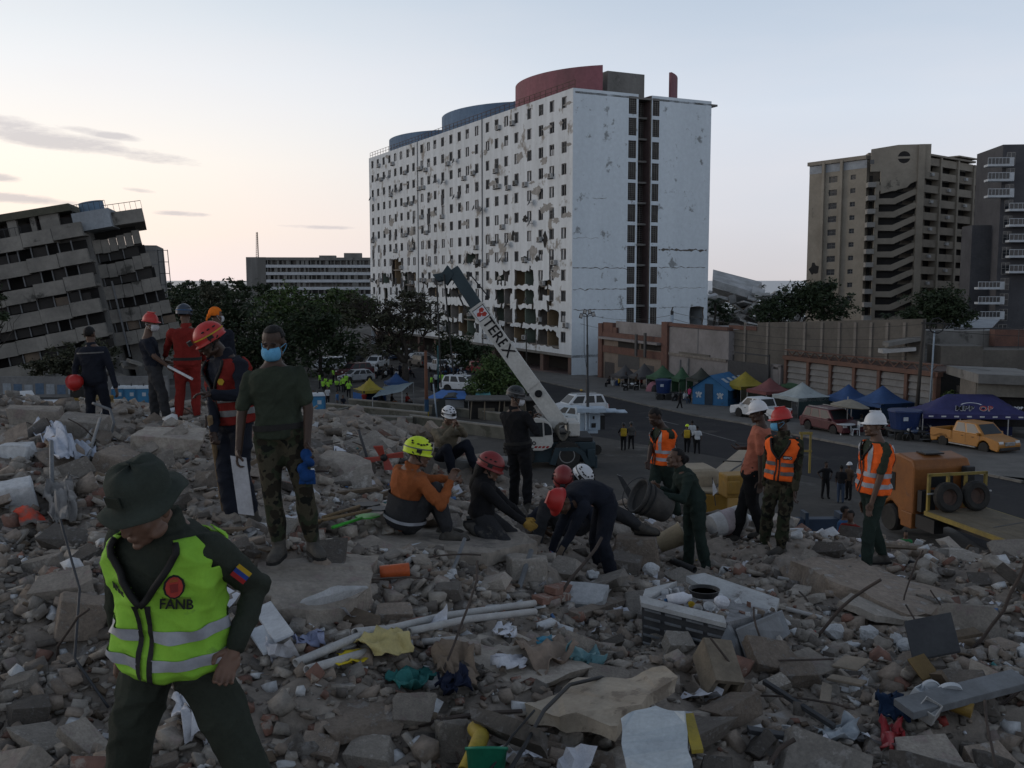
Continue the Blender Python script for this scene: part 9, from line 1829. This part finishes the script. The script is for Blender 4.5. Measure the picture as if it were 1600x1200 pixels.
o=thing('pick_head','dark pointed blade standing up behind the black bucket','tool',at(978,775,13));m=MB();m.prism([at(964,742,13),at(972,745,13),at(990,772,13),at(982,780,13)],V((0,.06,0)));m.build('blade',M_dsteel,o)
c=at(600,715,12.6);rf=thing('red_fan','broken red plastic fan lying in the rubble behind the lime helmet','fan',c);M_rf=mat('red_fan_plastic',(.38,.06,.04),(.28,.06,.045),5,.5,.05)
for k in range(4):a=k*1.57+.4;m=MB();d=V((math.cos(a),-.2,math.sin(a)*.6));e=V((-math.sin(a),0,math.cos(a)*.6));m.prism([c+d*.04-e*.03,c+d*.24-e*.09,c+d*.28+e*.02,c+d*.05+e*.04],V((0,.015,.01)));m.build('blade',M_rf,rf)
m=MB();m.ell(c,.05);m.build('hub',M_trim,rf,smooth=True);pipe([at(580,735,12.7),at(560,672,12.9)],.02,M_dsteel,'dark bar leaning beside the red fan','steel_rod','rod',None,6,False)
o=thing('small_flag','small white and pink flag on a stick behind the woman','flag',at(1118,790,12.8));m=MB();m.tube([at(1118,790,12.8),at(1113,746,12.8)],.006,5);m.build('stick',M_dsteel,o);m=MB();m.prism([at(1113,747,12.8),at(1121,768,12.75),at(1114,775,12.8)],V((0,.004,0)));m.build('cloth',M_paper,o)
# heap of fine rubble behind the khaki rescuer
for k in range(26):
 u=590+125*G3.random();Y=18.2+G3.random()*1.4;v=702-38*math.sin(math.pi*(u-585)/140)*G3.random();p=at(u,v,Y);s=G3.uniform(.15,.5);o=bpy.data.objects.new('concrete_chunk',rock_mesh(700+k,(1,.8,.5),14,1,.03));C.objects.link(o);o.data.name='concrete_chunk';o.data.materials.append(M_ck[k%2]);o.location=p;o.scale=(s,s,s);o.rotation_euler=(G3.gauss(0,.5),G3.gauss(0,.5),k);tag(o,'grey chunk in the heap behind the sitting khaki rescuer','concrete chunk','chunks of the far rubble heap')
# ---- individual labels for the many alike pieces: look, then the nearest thing one can find
def proj(p):d=V(p)-V((0,0,HC));fw=d.y*CP-d.z*SP;return 800+F*d.x/fw,600-F*(d.y*SP+d.z*CP)/fw
LM=[('the orange pipe stub',617,907),('the bundle of white pipes',650,1005),('the pale yellow paper',600,1035),('the teal cloth',645,1078),('the navy cloth',710,1098),('the upright grey stone',707,1150),('the yellow pipe elbow',745,1165),('the cream mattress board',935,1085),('the pale metal sheet',1025,1155),('the dark appliance grille',1070,985),('the black pan',1100,930),('the big brown boulder',1205,1005),('the hollow clay block',1122,1045),('the row of foam lumps',1360,995),('the crossed plywood planks',1305,1095),('the red plastic bag',1390,1172),('the round white disc',1482,1112),('the pale slab in the corner',1452,1180),('the long grey beam',1520,1140),('the concrete ridge',1380,920),('the man on the right ridge',1360,890),('the camouflaged soldier',1205,862),('the woman with the bucket',1090,895),('the black bucket',1020,790),('the white drum',1136,815),('the bending man',950,905),('the kneeling long haired rescuer',760,835),('the lime helmeted rescuer',650,840),('the green shovel',545,840),('the masked soldier',460,868),('the red vested rescuer',375,820),('the slab overhang',520,945),('the timber in the hollow',550,985),('the white planks',412,1015),('the lime vested soldier',250,1000),('the white bed sheet',90,712),('the crumpled dusty sheet',95,805),('the red painted slab',50,825),('the flat pale slab',92,912),('the navy jacketed man',155,680),('the red overalls',295,660),('the red fan',600,715),('the khaki rescuer',715,745),('the rescuer in black',812,800),('the torn cardboard',705,1060),('the teal plastic sheet',915,1048),('the red bricks',875,955),('the white rag',300,1150),('the dark round boulder',40,1110),('the wedge of concrete',30,1060),('the salmon shirted man',1170,845),('the machine cab',548,680),('the ochre can',1500,1140),('the plastic film',1310,1165)]
LS=[('the rust brown pole',667,600),('the teal pole',685,590),('the sprawling tree',634,590),('the yellow tent',576,610),('the silver hatchback',560,588),('the white patrol car',718,604),('the small blue canopy',618,590),('the grey tarpaulin',612,612),('the white van',711,572),('the white facing pickup',680,576),('the round green tree',782,600),('the red and white pickup',596,570),('the lone officer',545,612),('the blue toilet',497,640),('the bright blue tarpaulin',700,616)]
used_=set()
def relabel(groups,lms,look):
 for o in sorted([o for o in C.objects if o.get('group')in groups],key=lambda o:-1/max(1,o.location.y)):
  u,v=proj(o.location);base=look(o);done=False;c_=sorted(lms,key=lambda l:(l[1]-u)**2+(l[2]-v)**2)[:9]
  for nm,a,b in c_:
   dx,dy=u-a,v-b;d=math.hypot(dx,dy);rel=('left of' if dx<0 else 'right of')if abs(dx)>1.3*abs(dy)else ('in front of' if dy>0 else 'behind')
   if d>45:rel=('well '+rel)if rel!='in front of' else 'well before'
   lb='%s %s %s'%(base,rel,nm)
   if lb not in used_:used_.add(lb);o['label']=lb;done=True;break
_T=sum(len(o.data.loop_triangles)or sum(len(p_.vertices)-2 for p_ in o.data.polygons)for o in {o.data.name:o for o in C.objects if o.type=='MESH'}.values());print('TRIS',_T)
print([(o.name,o['label'])for o in C.objects if o.get('label')and len(o['label'].split())>16])
def lookd(o):
 w=max(o.dimensions)if o.name.startswith(('rebar','paper'))else max(o.scale);k=w*F/max(o.location.y,1);sz='small' if k<38 else 'middling' if k<62 else 'large' if k<95 else 'very large';mn=o.data.materials[0].name;n_=o.name.split('.')[0]
 if n_=='concrete_chunk':d=o.data.get('flat','');return '%s %s %s'%(sz,{'grey':'grey','brown':'brownish','dark':'dark','sand':'sandy'}[mn.split('_')[-1]],d+'concrete chunk')
 return sz+' '+{'plaster_lump':'white plaster lump','brick_fragment':'broken red brick','wood_piece':'splintered wooden slat','rebar':'bent rusty rod','slab_piece':'tilted '+mn.split('_')[-1]+' slab piece','paper_scrap':'torn white paper scrap'}[n_]
bpy.context.view_layer.update()
for g_ in ('broken concrete chunks in the rubble','white plaster lumps in the rubble','broken bricks in the rubble','splintered slats in the rubble','rods sticking out of the rubble','paper scraps on the rubble','tilted slab pieces in the rubble','chunks of the far rubble heap'):relabel({g_},LM,lookd)
def lookp(o):
 if o.get('category')=='motorbike':c=[x for x in o.children if x.name.startswith('tank')][0].data.materials[0].name.replace('paint_','').replace('_',' ');return c+' motorbike in the crowded row'
 sh_=[x for x in o.children if x.name.startswith('shirt')][0];nm=sh_.material_slots[0].material.name.replace('cloth_','').replace('_',' ');ps='seated' if sh_.data==FT['sit']['shirt']else 'standing'
 return '%s %s'%(ps,'officer in a lime vest' if 'hi vis' in nm else 'person in a %s top'%nm)
for g_ in ('motorbikes parked in a crowded row','people sitting by the row of motorbikes','people standing among the parked motorbikes','officers in lime vests gathered under the trees'):relabel({g_},LS,lookp)
for nm,l_ in (('left',-1),('right',1)):pass
for o in C.objects:
 if o.get('category')and not o.get('kind'):o['kind']='thing'
bpy.data.scenes.remove(TMP)
